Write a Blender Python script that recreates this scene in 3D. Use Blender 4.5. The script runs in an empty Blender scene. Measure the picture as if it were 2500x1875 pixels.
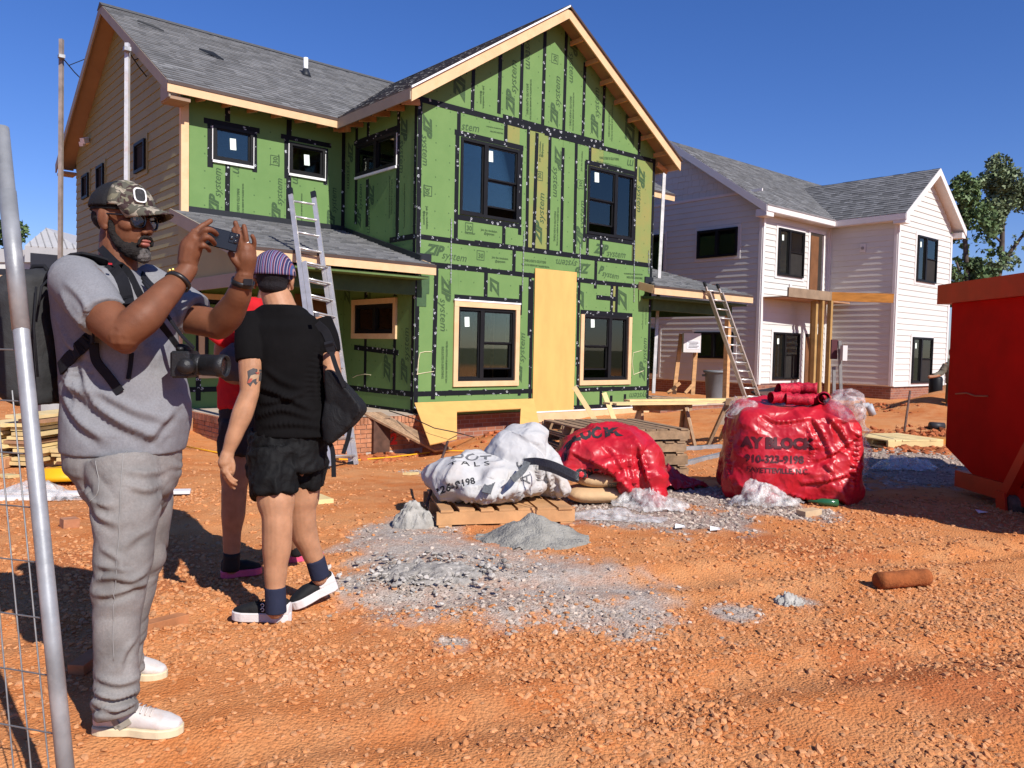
import bpy, bmesh, math, random
import numpy as np
from mathutils import Vector, Matrix
random.seed(7); rng = np.random.default_rng(7)
SC = bpy.context.scene
COL = SC.collection
# ---------------------------------------------------------------- camera
YAW, PITCH, ROLL, CAM_H = 0.861359, -0.0451307, 0.0209726, 1.35
F_ = Vector((math.cos(YAW), math.sin(YAW), 0)); R_ = Vector((math.sin(YAW), -math.cos(YAW), 0)); U_ = Vector((0, 0, 1))
F2 = F_*math.cos(PITCH)+U_*math.sin(PITCH); U2 = F_*-math.sin(PITCH)+U_*math.cos(PITCH)
R3 = R_*math.cos(ROLL)+U2*math.sin(ROLL); U3 = R_*-math.sin(ROLL)+U2*math.cos(ROLL)
cam_d = bpy.data.cameras.new('camera'); cam = bpy.data.objects.new('camera', cam_d); COL.objects.link(cam)
cam_d.sensor_width = 36; cam_d.sensor_fit = 'HORIZONTAL'; cam_d.lens = 36*1941.52/2500
cam_d.clip_start = 0.05; cam_d.clip_end = 3000
cam.matrix_world = Matrix(((R3.x, U3.x, -F2.x, 0), (R3.y, U3.y, -F2.y, 0), (R3.z, U3.z, -F2.z, CAM_H), (0, 0, 0, 1)))
SC.camera = cam
# ---------------------------------------------------------------- sky, sun, exposure
SUN_TRAVEL = Vector((0.05, 1.0, -0.81)).normalized()
wd = bpy.data.worlds.new('World'); SC.world = wd; wd.use_nodes = True
nt = wd.node_tree; nt.nodes.clear()
sky = nt.nodes.new('ShaderNodeTexSky'); sky.sky_type = 'NISHITA'; sky.sun_disc = False
sky.sun_elevation = math.asin(-SUN_TRAVEL.z); sky.sun_rotation = math.atan2(-SUN_TRAVEL.x, -SUN_TRAVEL.y)
sky.altitude = 0; sky.air_density = 1.0; sky.dust_density = 0.15; sky.ozone_density = 3.0
bg = nt.nodes.new('ShaderNodeBackground'); bg.inputs['Strength'].default_value = 0.062
wo = nt.nodes.new('ShaderNodeOutputWorld')
hs = nt.nodes.new('ShaderNodeHueSaturation'); hs.inputs['Saturation'].default_value = 1.22; nt.links.new(sky.outputs[0], hs.inputs['Color']); tint = nt.nodes.new('ShaderNodeMix'); tint.data_type = 'RGBA'; tint.blend_type = 'MULTIPLY'; tint.inputs[0].default_value = 1; tint.inputs[7].default_value = (1.02, 1.04, 1.52, 1); nt.links.new(hs.outputs[0], tint.inputs[6]); nt.links.new(tint.outputs[2], bg.inputs[0]); nt.links.new(bg.outputs[0], wo.inputs[0])
sl = bpy.data.lights.new('sun', 'SUN'); sl.energy = 4.6; sl.angle = math.radians(0.53); sl.color = (1, .955, .89)
so = bpy.data.objects.new('sun', sl); COL.objects.link(so); so.location = (-2, -20, 18)
so.rotation_euler = SUN_TRAVEL.to_track_quat('-Z', 'Y').to_euler()
SC.view_settings.view_transform = 'Standard'; SC.view_settings.look = 'None'
SC.view_settings.exposure = 0.45; SC.view_settings.gamma = 1; SC.view_settings.use_curve_mapping = False
SC.render.engine = 'CYCLES'
try:
    SC.cycles.max_bounces = 6; SC.cycles.diffuse_bounces = 3; SC.cycles.glossy_bounces = 3; SC.cycles.transparent_max_bounces = 12
    SC.cycles.transmission_bounces = 4; SC.cycles.caustics_reflective = False; SC.cycles.caustics_refractive = False
except Exception: pass

# ---------------------------------------------------------------- helpers: materials
class N:
    def __init__(s, name):
        s.m = bpy.data.materials.new(name); s.m.use_nodes = True; s.t = s.m.node_tree
        s.b = s.t.nodes['Principled BSDF']; s.o = s.t.nodes['Material Output']
    def n(s, typ, **kw):
        x = s.t.nodes.new('ShaderNode'+typ)
        for k, v in kw.items():
            if k.startswith('i_'):
                key = k[2:]; x.inputs[int(key) if key.isdigit() else key].default_value = v
            else: setattr(x, k, v)
        return x
    def l(s, a, b): s.t.links.new(a, b)
    def noise(s, vec, scale, detail=4, rough=.55, dist=0.0):
        x = s.n('TexNoise', i_Scale=scale, i_Detail=detail, i_Roughness=rough, i_Distortion=dist); s.l(vec, x.inputs['Vector']); return x.outputs['Fac']
    def ramp(s, fac, stops):
        x = s.n('ValToRGB'); e = x.color_ramp.elements
        while len(e) < len(stops): e.new(.5)
        for q, (p, c) in zip(e, stops): q.position = p; q.color = (*c, 1) if len(c) == 3 else c
        s.l(fac, x.inputs[0]); return x.outputs[0]
    def mix(s, fac, a, b, mode='MIX'):
        x = s.n('Mix', data_type='RGBA', blend_type=mode)
        for inp, v in ((x.inputs[0], fac), (x.inputs[6], a), (x.inputs[7], b)):
            if hasattr(v, 'links'): s.l(v, inp)
            elif isinstance(v, (int, float)): inp.default_value = v
            else: inp.default_value = (*v, 1)
        return x.outputs[2]
    def math(s, op, a, b=0.0, c=0.0):
        x = s.n('Math', operation=op)
        for i, v in enumerate((a, b, c)):
            if hasattr(v, 'links'): s.l(v, x.inputs[i])
            else: x.inputs[i].default_value = v
        return x.outputs[0]
    def pos(s, stretch=None, local=False):
        v = s.n('TexCoord').outputs['Object'] if local else s.n('NewGeometry').outputs['Position']
        if stretch:
            mp = s.n('Mapping'); mp.inputs['Scale'].default_value = stretch; s.l(v, mp.inputs[0]); v = mp.outputs[0]
        return v
    def bump(s, fac, strength=.3, dist=.01):
        x = s.n('Bump'); x.inputs['Strength'].default_value = strength; x.inputs['Distance'].default_value = dist
        s.l(fac, x.inputs['Height']); s.l(x.outputs[0], s.b.inputs['Normal'])
    def set(s, col=None, rough=None, metal=None, spec=None):
        for k, v in (('Base Color', col), ('Roughness', rough), ('Metallic', metal), ('Specular IOR Level', spec)):
            if v is None: continue
            if hasattr(v, 'links'): s.l(v, s.b.inputs[k])
            elif isinstance(v, (int, float)): s.b.inputs[k].default_value = v
            else: s.b.inputs[k].default_value = (*v, 1)
        return s.m
MATS = {}
def mat(name, col, rough=.65, var=.18, vscale=5, bump=0, bscale=40, metal=0, spec=.3, rnd=0, col2=None, stretch=None, local=False, dirt=None, dscale=1.3, bdist=.01, crumple=0, cdist=.05):
    if name in MATS: return MATS[name]
    s = N(name); p = s.pos(stretch, local)
    f = s.noise(p, vscale, 5, .6)
    a = tuple(max(0, c*(1-var)) for c in col); b = col2 or tuple(min(1, c*(1+var)) for c in col)
    c = s.ramp(f, [(.32, a), (.68, b)])
    if rnd:
        r = s.n('ObjectInfo').outputs['Random']
        k = s.math('MULTIPLY_ADD', r, 2*rnd, 1-rnd)
        x = s.n('VectorMath', operation='SCALE'); s.l(c, x.inputs[0]); s.l(k, x.inputs['Scale']); c = x.outputs[0]
    if dirt:
        d = s.ramp(s.noise(p, dscale, 6, .65), [(.5, (0, 0, 0)), (.72, (1, 1, 1))])
        c = s.mix(s.math('MULTIPLY', d, dirt[1]), c, dirt[0])
    s.set(c, rough, metal, spec)
    if crumple:
        q = s.n('VectorMath', operation='ADD'); s.l(p, q.inputs[0]); nz = s.n('TexNoise', i_Scale=4.0, i_Detail=3.0); s.l(p, nz.inputs['Vector']); sc_ = s.n('VectorMath', operation='SCALE'); s.l(nz.outputs['Color'], sc_.inputs[0]); sc_.inputs['Scale'].default_value = .35; s.l(sc_.outputs[0], q.inputs[1])
        hh = None
        for k_, (vs_, wt) in enumerate(((crumple, 1.0), (crumple*2.6, .28))):
            vo = s.n('TexVoronoi', i_Scale=vs_); s.l(q.outputs[0], vo.inputs['Vector']); w_ = s.math('MULTIPLY', vo.outputs['Distance'], wt); hh = w_ if hh is None else s.math('ADD', hh, w_)
        s.bump(hh, .85, cdist)
    elif bump: s.bump(s.noise(p, bscale, 4, .6), bump, bdist)
    MATS[name] = s.m; return s.m

# ---------------------------------------------------------------- helpers: objects
WM = {}
def link(o, parent=None, M=None):
    COL.objects.link(o)
    M = M if M is not None else Matrix.Identity(4)
    if parent is not None:
        o.parent = parent; o.matrix_parent_inverse = WM[parent.name].inverted()
    o.matrix_basis = M; WM[o.name] = M.copy(); return o
def tag(o, label, cat, group=None):
    o['label'] = label; o['category'] = cat
    if group: o['group'] = group
    return o
def thing(name, loc, label, cat, group=None):
    o = bpy.data.objects.new(name, None); o.empty_display_size = .1
    link(o, None, Matrix.Translation(Vector(loc))); return tag(o, label, cat, group)
class MB:
    def __init__(s): s.v = []; s.f = []; s.mi = []; s.cur = 0
    def add(s, vs, fs):
        k = len(s.v); s.v += [tuple(v) for v in vs]; s.f += [tuple(i+k for i in f) for f in fs]; s.mi += [s.cur]*len(fs)
    def box(s, c, size, R=None):
        c = Vector(c); hx, hy, hz_ = (q/2 for q in size)
        pts = [Vector((x, y, z)) for z in (-hz_, hz_) for y in (-hy, hy) for x in (-hx, hx)]
        if R is not None: pts = [R @ p for p in pts]
        s.add([c+p for p in pts], [(0, 2, 3, 1), (4, 5, 7, 6), (0, 1, 5, 4), (1, 3, 7, 5), (3, 2, 6, 7), (2, 0, 4, 6)])
    def bb(s, a, b): s.box([(p+q)/2 for p, q in zip(a, b)], [abs(q-p) for p, q in zip(a, b)])
    def bar(s, a, b, w, h, up=(0, 0, 1)):
        a = Vector(a); b = Vector(b); d = (b-a); L = d.length; d.normalize(); up = Vector(up)
        x = d.cross(up)
        if x.length < 1e-4: x = d.cross(Vector((1, 0, 0)))
        x.normalize(); z = x.cross(d)
        R = Matrix((x, d, z)).transposed(); s.box((a+b)/2, (w, L, h), R)
    def tube(s, pts, rad, seg=10, cap=True):
        pts = [Vector(p) for p in pts]; n = len(pts)
        if not hasattr(rad, '__len__'): rad = [rad]*n
        ref = None; rings = []
        for i, p in enumerate(pts):
            d = (pts[min(i+1, n-1)]-pts[max(i-1, 0)]).normalized()
            if ref is None:
                ref = d.orthogonal().normalized()
            ref = (ref-d*ref.dot(d)); ref.normalize(); b = d.cross(ref)
            rings.append([p+(ref*math.cos(2*math.pi*k/seg)+b*math.sin(2*math.pi*k/seg))*rad[i] for k in range(seg)])
        vs = [q for r in rings for q in r]; fs = []
        for i in range(n-1):
            for k in range(seg):
                fs.append((i*seg+k, i*seg+(k+1) % seg, (i+1)*seg+(k+1) % seg, (i+1)*seg+k))
        if cap: fs += [tuple(range(seg))[::-1], tuple((n-1)*seg+k for k in range(seg))]
        s.add(vs, fs)
    def prism(s, poly, w):   # poly: list of 3-D points, extruded by vector w
        k = len(poly); w = Vector(w); a = [Vector(p) for p in poly]
        s.add(a+[p+w for p in a], [tuple(range(k))[::-1], tuple(range(k, 2*k))]+[(i, (i+1) % k, (i+1) % k+k, i+k) for i in range(k)])
    def lathe(s, c, prof, seg=20, ax=(0, 0, 1), cap=True):
        c = Vector(c); ax = Vector(ax).normalized(); x = ax.orthogonal().normalized(); y = ax.cross(x); vs = []; fs = []; n = len(prof)
        for (r, h) in prof:
            vs += [c+ax*h+(x*math.cos(2*math.pi*k/seg)+y*math.sin(2*math.pi*k/seg))*r for k in range(seg)]
        for i in range(n-1):
            for k in range(seg): fs.append((i*seg+k, i*seg+(k+1) % seg, (i+1)*seg+(k+1) % seg, (i+1)*seg+k))
        if cap: fs += [tuple(range(seg))[::-1], tuple((n-1)*seg+k for k in range(seg))]
        s.add(vs, fs)
    def build(s, name, m, parent=None, smooth=False, bevel=0, origin=None):
        me = bpy.data.meshes.new(name)
        o0 = Vector(origin) if origin is not None else (sum((Vector(v) for v in s.v), Vector())/max(1, len(s.v)) if s.v else Vector())
        me.from_pydata([tuple(Vector(v)-o0) for v in s.v], [], s.f)
        ms = m if isinstance(m, (list, tuple)) else [m]
        for q in ms: me.materials.append(q)
        if len(ms) > 1: me.polygons.foreach_set('material_index', s.mi)
        bm = bmesh.new(); bm.from_mesh(me); bmesh.ops.recalc_face_normals(bm, faces=bm.faces)
        if bevel: bmesh.ops.bevel(bm, geom=bm.edges[:], offset=bevel, segments=1, affect='EDGES', clamp_overlap=True)
        bm.to_mesh(me); bm.free()
        if smooth: me.polygons.foreach_set('use_smooth', [True]*len(me.polygons))
        return link(bpy.data.objects.new(name, me), parent, Matrix.Translation(o0))
UB = {}
def unit(kind, m):
    k = (kind, m.name)
    if k not in UB:
        me = bpy.data.meshes.new(kind)
        if kind == 'block':
            v = [(x, y, z) for z in (-.5, .5) for y in (-.5, .5) for x in (-.5, .5)]
            f = [(0, 2, 3, 1), (4, 5, 7, 6), (0, 1, 5, 4), (1, 3, 7, 5), (3, 2, 6, 7), (2, 0, 4, 6)]
        else:   # lap board: u along x (0..1), thickness along y, z up 0..1
            v = [(0, 0, 0), (1, 0, 0), (0, 1, 0), (1, 1, 0), (0, 0, 1), (1, 0, 1), (0, .3, 1), (1, .3, 1)]
            f = [(0, 2, 3, 1), (4, 5, 7, 6), (0, 1, 5, 4), (1, 3, 7, 5), (3, 2, 6, 7), (2, 0, 4, 6)]
        me.from_pydata(v, [], f); me.materials.append(m)
        if kind == 'block':
            pass
        UB[k] = me
    return UB[k]
def blk(name, c, size, m, parent=None, R=None):
    o = bpy.data.objects.new(name, unit('block', m))
    M = Matrix.Translation(Vector(c)) @ (R.to_4x4() if R is not None else Matrix.Identity(4)) @ Matrix.Diagonal((*size, 1))
    return link(o, parent, M)
class Wall:   # axis aligned wall face: axis 'y' (faces -Y, u = X) or 'x' (faces -X, u = Y)
    def __init__(s, ax, val): s.ax = ax; s.val = val
    def p(s, u, z, n=0): return Vector((u, s.val-n, z)) if s.ax == 'y' else Vector((s.val-n, u, z))
    def U(s): return Vector((1, 0, 0)) if s.ax == 'y' else Vector((0, 1, 0))
    def Nn(s): return Vector((0, -1, 0)) if s.ax == 'y' else Vector((-1, 0, 0))
    def box(s, name, u0, u1, z0, z1, n0, n1, m, parent=None):
        a = s.p(u0, z0, n0); b = s.p(u1, z1, n1)
        return blk(name, (a+b)/2, [abs(q-p) for p, q in zip(a, b)], m, parent)
    def add(s, mb, u0, u1, z0, z1, n0, n1): mb.bb(s.p(u0, z0, n0), s.p(u1, z1, n1))
    def poly(s, name, pts, n0, n1, m, parent=None):
        mb = MB(); mb.prism([s.p(u, z, n0) for u, z in pts], s.Nn()*(n1-n0)); return mb.build(name, m, parent)
    def strip(s, name, a, b, w, n0, n1, m, parent=None):   # bar from (u,z) to (u,z)
        A = s.p(*a, (n0+n1)/2); B = s.p(*b, (n0+n1)/2); d = B-A; L = d.length
        x = d.normalized(); n = s.Nn(); y = n.cross(x)
        return blk(name, (A+B)/2, (L, w, abs(n1-n0)), m, parent, Matrix((x, y, n)).transposed())
    def lap(s, u0, u1, z0, dz, t, m, parent, name='siding_board', n0=0):
        o = bpy.data.objects.new(name, unit('lap', m)); U = s.U()*(u1-u0); n = s.Nn()*t; p = s.p(u0, z0, n0)
        return link(o, parent, Matrix(((U.x, n.x, 0, p.x), (U.y, n.y, 0, p.y), (0, 0, dz, p.z), (0, 0, 0, 1))))
def cut(iv, holes):
    out = [iv]
    for a, b in holes:
        nx = []
        for p, q in out:
            if b <= p or a >= q: nx.append((p, q)); continue
            if a > p: nx.append((p, a))
            if b < q: nx.append((b, q))
        out = nx
    return [(p, q) for p, q in out if q-p > .03]
def subrect(r, h):
    u0, u1, z0, z1 = r; a0, a1, b0, b1 = h
    if a1 <= u0 or a0 >= u1 or b1 <= z0 or b0 >= z1: return [r]
    o = []
    if a0 > u0: o.append((u0, a0, z0, z1))
    if a1 < u1: o.append((a1, u1, z0, z1))
    m0, m1 = max(u0, a0), min(u1, a1)
    if b0 > z0: o.append((m0, m1, z0, b0))
    if b1 < z1: o.append((m0, m1, b1, z1))
    return [q for q in o if q[1]-q[0] > .02 and q[3]-q[2] > .02]
def clip(poly, a, b, c):   # keep a*u+b*z<=c
    out = []
    for i in range(len(poly)):
        p, q = poly[i], poly[(i+1) % len(poly)]
        fp, fq = a*p[0]+b*p[1]-c, a*q[0]+b*q[1]-c
        if fp <= 0: out.append(p)
        if fp*fq < 0:
            t = fp/(fp-fq); out.append((p[0]+(q[0]-p[0])*t, p[1]+(q[1]-p[1])*t))
    return out
BUMPS=[(6.7,10.9,-.44,2.6),(10.6,10.3,-.12,2.0),(9.3,10.9,.2,.45),(10.9,11.0,.1,.5),(20.6,7.9,.42,.75),(21.8,7.6,.25,.8),(16.2,6.6,.1,.9),(4.6,8.6,.1,.6),(-1.0,12.5,.5,1.2)]
def hz(x,y):
    import numpy as np
    h=0.0
    for bx,by,bh,br in BUMPS:
        h=h+bh*np.exp(-((x-bx)**2+(y-by)**2)/(2*br*br))
    h=h+.03*np.sin(x*.9+.5)*np.sin(y*.8+1.1)*np.clip((x+y-6)/6,0,1)
    return h

def vnoise(x, y, s, seed=0):
    x = np.asarray(x, float)*s; y = np.asarray(y, float)*s
    xi = np.floor(x).astype(np.int64); yi = np.floor(y).astype(np.int64); fx = x-xi; fy = y-yi
    def h(a, b):
        n = (a*374761393+b*668265263+seed*974711) & 0x7fffffff
        n = ((n ^ (n >> 13))*1274126177) & 0x7fffffff
        return ((n ^ (n >> 16)) & 0xffff)/65535.
    fx = fx*fx*(3-2*fx); fy = fy*fy*(3-2*fy)
    return (h(xi, yi)*(1-fx)+h(xi+1, yi)*fx)*(1-fy)+(h(xi, yi+1)*(1-fx)+h(xi+1, yi+1)*fx)*fy

# ---------------------------------------------------------------- ground
RUTS = [((4.519,1.117), (1.743,2.218)), ((6.829,1.719), (1.552,3.803))]
def hfull(x, y):
    x = np.asarray(x, float); y = np.asarray(y, float)
    h = hz(x, y)
    near = np.clip(1.3-np.hypot(x-6, y-7)/22, 0, 1)
    h = h+near*(.035*(vnoise(x, y, .9, 1)-.5)+.03*(vnoise(x, y, 2.6, 2)-.5)+.016*(vnoise(x, y, 7, 3)-.5)+.008*(vnoise(x, y, 17, 4)-.5))
    for (ax, ay), (bx, by) in RUTS:
        L = math.hypot(bx-ax, by-ay); d = np.abs((x-ax)*(by-ay)-(y-ay)*(bx-ax))/L+.12*(vnoise(x, y, .7, 9)-.5); h = h+(-.026*np.exp(-(d/.11)**2)+.014*np.exp(-((d-.24)/.09)**2))*near
    return h
def blob(x, y, c, r, sh=.5, seed=5, fs=1.6):
    d = np.hypot((x-c[0])/r[0], (y-c[1])/r[1]) if hasattr(r, '__len__') else np.hypot(x-c[0], y-c[1])/r
    d = d+.8*(vnoise(x, y, fs, seed)-.5)+.55*(vnoise(x, y, fs*3.3, seed+1)-.5)+.35*(vnoise(x, y, fs*9, seed+2)-.5)
    sh = sh*.6; return np.clip((1+sh*.5-d)/sh, 0, 1)
GREY = [((2.832,3.75,-0.0), .85, .8), ((3.026,3.205,0.0), .7, .8), ((2.914,4.406,0.0), .5, .6), ((3.598,2.338,-0.0), .16, .8), ((4.007,2.27,0.0), .1, .6), ((2.192,2.894,0.0), .1, .8), ((3.268,4.89,0.0), .35, .7)]
GRAV = [((6.596,7.574,0.0), 1.1, .6), ((6.171,4.492,0.0), .95, .45), ((5.229,4.043,0.0), .7, .5), ((10.533,4.233,0.0), 1.5, .4), ((10.901,3.198,0.0), 1.6, .5), ((10.375,5.236,0.0), 1.2, .5)]
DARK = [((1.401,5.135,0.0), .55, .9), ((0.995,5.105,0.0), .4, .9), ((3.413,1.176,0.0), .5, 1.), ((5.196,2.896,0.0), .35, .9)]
def masks(x, y):
    g = np.zeros_like(x); v = g.copy(); d = g.copy()
    for c, r, sh in GREY: g = np.maximum(g, blob(x, y, c, r, sh, 11))
    for c, r, sh in GRAV: v = np.maximum(v, blob(x, y, c, r, sh, 21))
    for c, r, sh in DARK: d = np.maximum(d, blob(x, y, c, r, sh, 31))
    return g, v, d
def axis(lo, hi, st, far):
    a = list(np.arange(lo, hi, st)); d = st
    while a[-1] < far: d *= 1.09; a.append(a[-1]+d)
    d = st; b = []; q = lo
    while q > -far: d *= 1.09; q -= d; b.append(q)
    return np.array(b[::-1]+a)
gx = axis(-2.2, 13.5, .055, 900); gy = axis(-.6, 13.5, .055, 900)
X, Y = np.meshgrid(gx, gy, indexing='ij'); Zg = hfull(X, Y)
nx, ny = X.shape
idx = np.arange(nx*ny).reshape(nx, ny)
quads = np.stack([idx[:-1, :-1], idx[1:, :-1], idx[1:, 1:], idx[:-1, 1:]], -1).reshape(-1, 4)
def np_mesh(name, V, Fq, mats, smooth=True):
    me = bpy.data.meshes.new(name); k = Fq.shape[1]
    me.vertices.add(len(V)); me.vertices.foreach_set('co', np.asarray(V, np.float32).ravel())
    me.loops.add(Fq.size); me.loops.foreach_set('vertex_index', Fq.ravel().astype(np.int32))
    me.polygons.add(len(Fq)); me.polygons.foreach_set('loop_start', np.arange(0, Fq.size, k, dtype=np.int32))
    me.polygons.foreach_set('loop_total', np.full(len(Fq), k, np.int32))
    me.polygons.foreach_set('use_smooth', np.full(len(Fq), smooth))
    me.update(calc_edges=True); me.validate()
    for m in mats: me.materials.append(m)
    return me
def vcol(me, name, rgb):
    a = me.color_attributes.new(name, 'FLOAT_COLOR', 'POINT'); rgb = np.asarray(rgb, np.float32)
    a.data.foreach_set('color', np.concatenate([rgb, np.ones((len(rgb), 1), np.float32)], 1).ravel())
s = N('orange_clay'); p = s.pos()
at = s.n('VertexColor', layer_name='mask'); sp = s.n('SeparateColor'); s.l(at.outputs[0], sp.inputs[0])
n1 = s.noise(p, .55, 6, .62); n2 = s.noise(p, 3.1, 6, .65); n3 = s.noise(p, 22, 5, .7); n4 = s.noise(p, 90, 3, .6)
c = s.ramp(n1, [(.3, (.46, .135, .038)), (.52, (.58, .212, .068)), (.72, (.63, .29, .118))])
c = s.mix(s.ramp(n2, [(.4, (0, 0, 0)), (.75, (.8, .8, .8))]), c, (.63, .32, .14))
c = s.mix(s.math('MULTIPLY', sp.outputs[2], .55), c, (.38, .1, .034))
grey = s.ramp(n3, [(.3, (.29, .24, .2)), (.55, (.45, .4, .345)), (.75, (.62, .55, .48))])
c = s.mix(s.math('MULTIPLY', sp.outputs[0], s.ramp(n2, [(.2, (.35, .35, .35)), (.55, (.95, .95, .95))])), c, grey)
gr2 = s.ramp(n3, [(.3, (.2, .16, .135)), (.65, (.42, .36, .32))])
c = s.mix(s.math('MULTIPLY', sp.outputs[1], .85), c, gr2)
c = s.mix(s.ramp(n4, [(.3, (.25, .25, .25)), (.6, (0, 0, 0))]), c, s.mix(1.0, c, (.42, .36, .34), 'MULTIPLY'))
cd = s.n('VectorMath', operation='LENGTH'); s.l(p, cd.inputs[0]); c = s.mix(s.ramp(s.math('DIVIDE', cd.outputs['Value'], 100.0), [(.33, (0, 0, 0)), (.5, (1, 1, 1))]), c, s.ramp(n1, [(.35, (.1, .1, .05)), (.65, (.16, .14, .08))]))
s.set(c, .92, 0, .12); vo = s.n('TexVoronoi', i_Scale=75.0); s.l(p, vo.inputs['Vector']); s.bump(s.math('ADD', s.math('ADD', s.math('MULTIPLY', n3, .6), s.math('MULTIPLY', n4, .35)), s.math('MULTIPLY', vo.outputs['Distance'], -.35)), .85, .02)
GROUND_M = s.m
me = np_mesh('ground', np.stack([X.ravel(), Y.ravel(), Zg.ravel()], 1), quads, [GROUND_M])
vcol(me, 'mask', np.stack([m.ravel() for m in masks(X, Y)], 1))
go = bpy.data.objects.new('ground', me); link(go); go['kind'] = 'structure'
# ---------------------------------------------------------------- loose stones
ico = np.array([(0, .526, .851), (0, -.526, .851), (0, .526, -.851), (0, -.526, -.851), (.526, .851, 0), (-.526, .851, 0), (.526, -.851, 0), (-.526, -.851, 0), (.851, 0, .526), (-.851, 0, .526), (.851, 0, -.526), (-.851, 0, -.526)])
icf = np.array([(0, 1, 8), (0, 9, 1), (0, 4, 5), (0, 8, 4), (0, 5, 9), (1, 7, 6), (1, 6, 8), (1, 9, 7), (2, 3, 11), (2, 10, 3), (2, 5, 4), (2, 4, 10), (2, 11, 5), (3, 6, 7), (3, 10, 6), (3, 7, 11), (4, 8, 10), (5, 11, 9), (6, 10, 8), (7, 9, 11)])
def scatter(n, s0, s1, half, seed):
    r = np.random.default_rng(seed)
    s_ = s0*(s1/s0)**r.random(n); t_ = (r.random(n)*2-1)*s_*half
    x = s_*F_.x+t_*R_.x; y = s_*F_.y+t_*R_.y; return x, y, s_, r
octv = np.array([(1, 0, 0), (-1, 0, 0), (0, 1, 0), (0, -1, 0), (0, 0, 1), (0, 0, -1.)]); octf = np.array([(4, 0, 2), (4, 2, 1), (4, 1, 3), (4, 3, 0), (5, 2, 0), (5, 1, 2), (5, 3, 1), (5, 0, 3)])
def stones(name, label, x, y, size, colr, m, sink=.12, small=False):
    n = len(x); r = np.random.default_rng(len(x)); tv, tf = (octv, octf) if small else (ico, icf); nv = len(tv)
    V = np.repeat(tv[None], n, 0)*(1+(.8 if small else .55)*(r.random((n, nv, 1))-.5))
    V *= (np.array([1, .8, .5])*(1+.5*(r.random((n, 1, 3))-.5)))
    a = r.random(n)*6.283; b = (r.random(n)-.5)*1.1
    ca, sa, cb, sb = np.cos(a), np.sin(a), np.cos(b), np.sin(b)
    vx = V[..., 0]*cb[:, None]-V[..., 2]*sb[:, None]; vz = V[..., 0]*sb[:, None]+V[..., 2]*cb[:, None]; vy = V[..., 1]
    q = np.stack([vx*ca[:, None]-vy*sa[:, None], vx*sa[:, None]+vy*ca[:, None], vz], -1)*size[:, None, None]
    q[..., 0] += x[:, None]; q[..., 1] += y[:, None]; q[..., 2] += (hfull(x, y)+size*sink)[:, None]
    Fq = (tf[None]+np.arange(n)[:, None, None]*nv).reshape(-1, 3)
    me = np_mesh(name, q.reshape(-1, 3), Fq, [m], False); vcol(me, 'tint', np.repeat(colr, nv, 0))
    o = link(bpy.data.objects.new(name, me)); o['kind'] = 'stuff'; tag(o, label, 'gravel'); return o
s = N('stone'); at = s.n('VertexColor', layer_name='tint'); p = s.pos()
f = s.noise(p, 60, 4, .6); c = s.mix(s.ramp(f, [(.35, (.3, .3, .3)), (.7, (0, 0, 0))]), at.outputs[0], s.mix(1.0, at.outputs[0], (.5, .4, .36), 'MULTIPLY'))
s.set(c, .9, 0, .15); s.bump(f, .3, .005); STONE_M = s.m
x, y, s_, r = scatter(270000, 1.3, 15, .86, 3)
gm, vm, dm = masks(x, y)
dens = .15+.95*np.clip((vnoise(x, y, .8, 41)*.6+vnoise(x, y, 2.1, 42)*.4-.36)*3.4, 0, 1)
far = s_ > 7.5
dens = np.where(far & (vm < .3), dens*.22, dens)*np.where(s_ < 3.2, .8, 1)
dens = np.maximum(dens*(1-.35*gm), vm*.95)
keep = (r.random(len(x)) < dens) & ~((y > 11.2) & (x > 4.4)) 
x, y, s_, gm, vm = x[keep], y[keep], s_[keep], gm[keep], vm[keep]
size = (.0046+.0165*r.random(len(x))**4.2)*np.clip(.75+.06*s_, .9, 1.5)*np.where(vm > .4, 1.15, 1)
base = np.array([.59, .255, .1]); gcol = np.array([.44, .365, .3])
k = r.random((len(x), 1)); g = (np.maximum(gm*.9, vm) > r.random(len(x)))[:, None]
colr = np.where(g, gcol*(.6+.75*k), base*(.72+.42*k)+np.array([0, .03, .03])*(r.random((len(x), 1)) > .5))
big = size > .0105
stones('gravel', 'larger loose orange and grey stones strewn over the clay ground', x[big], y[big], size[big], colr[big], STONE_M)
stones('fine_gravel', 'fine orange and grey grit covering the clay between larger stones', x[~big], y[~big], size[~big], colr[~big], STONE_M, .1, True)

# ---------------------------------------------------------------- green house
def zipmat(name, col, col2):
    s = N(name); p = s.pos()
    c = s.ramp(s.noise(p, 1.7, 5, .6), [(.35, col), (.7, col2)])
    sp = s.n('SeparateXYZ'); s.l(p, sp.inputs[0])
    u = s.math('ADD', sp.outputs[0], s.math('MULTIPLY', sp.outputs[1], 1.0))
    a = s.math('SUBTRACT', s.math('FRACT', s.math('MULTIPLY', u, 1/.3)), .5); b = s.math('SUBTRACT', s.math('FRACT', s.math('MULTIPLY', sp.outputs[2], 1/.3)), .5)
    d = s.math('SQRT', s.math('ADD', s.math('MULTIPLY', a, a), s.math('MULTIPLY', b, b)))
    c = s.mix(s.math('MULTIPLY', s.math('LESS_THAN', d, .05), .6), c, (.035, .08, .03))
    s.set(c, .72, 0, .2); s.bump(s.noise(p, 60, 3, .6), .08, .003); return s.m
GREEN = zipmat('green_sheathing', (.125, .225, .072), (.15, .255, .085))
OLIVE = zipmat('olive_sheathing', (.18, .245, .075), (.26, .235, .075))
s = N('black_seam_tape'); p = s.pos()
v = s.n('TexVoronoi', i_Scale=9.0); s.l(p, v.inputs['Vector']); f1 = s.ramp(v.outputs['Distance'], [(.22, (1, 1, 1)), (.28, (0, 0, 0))])
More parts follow.
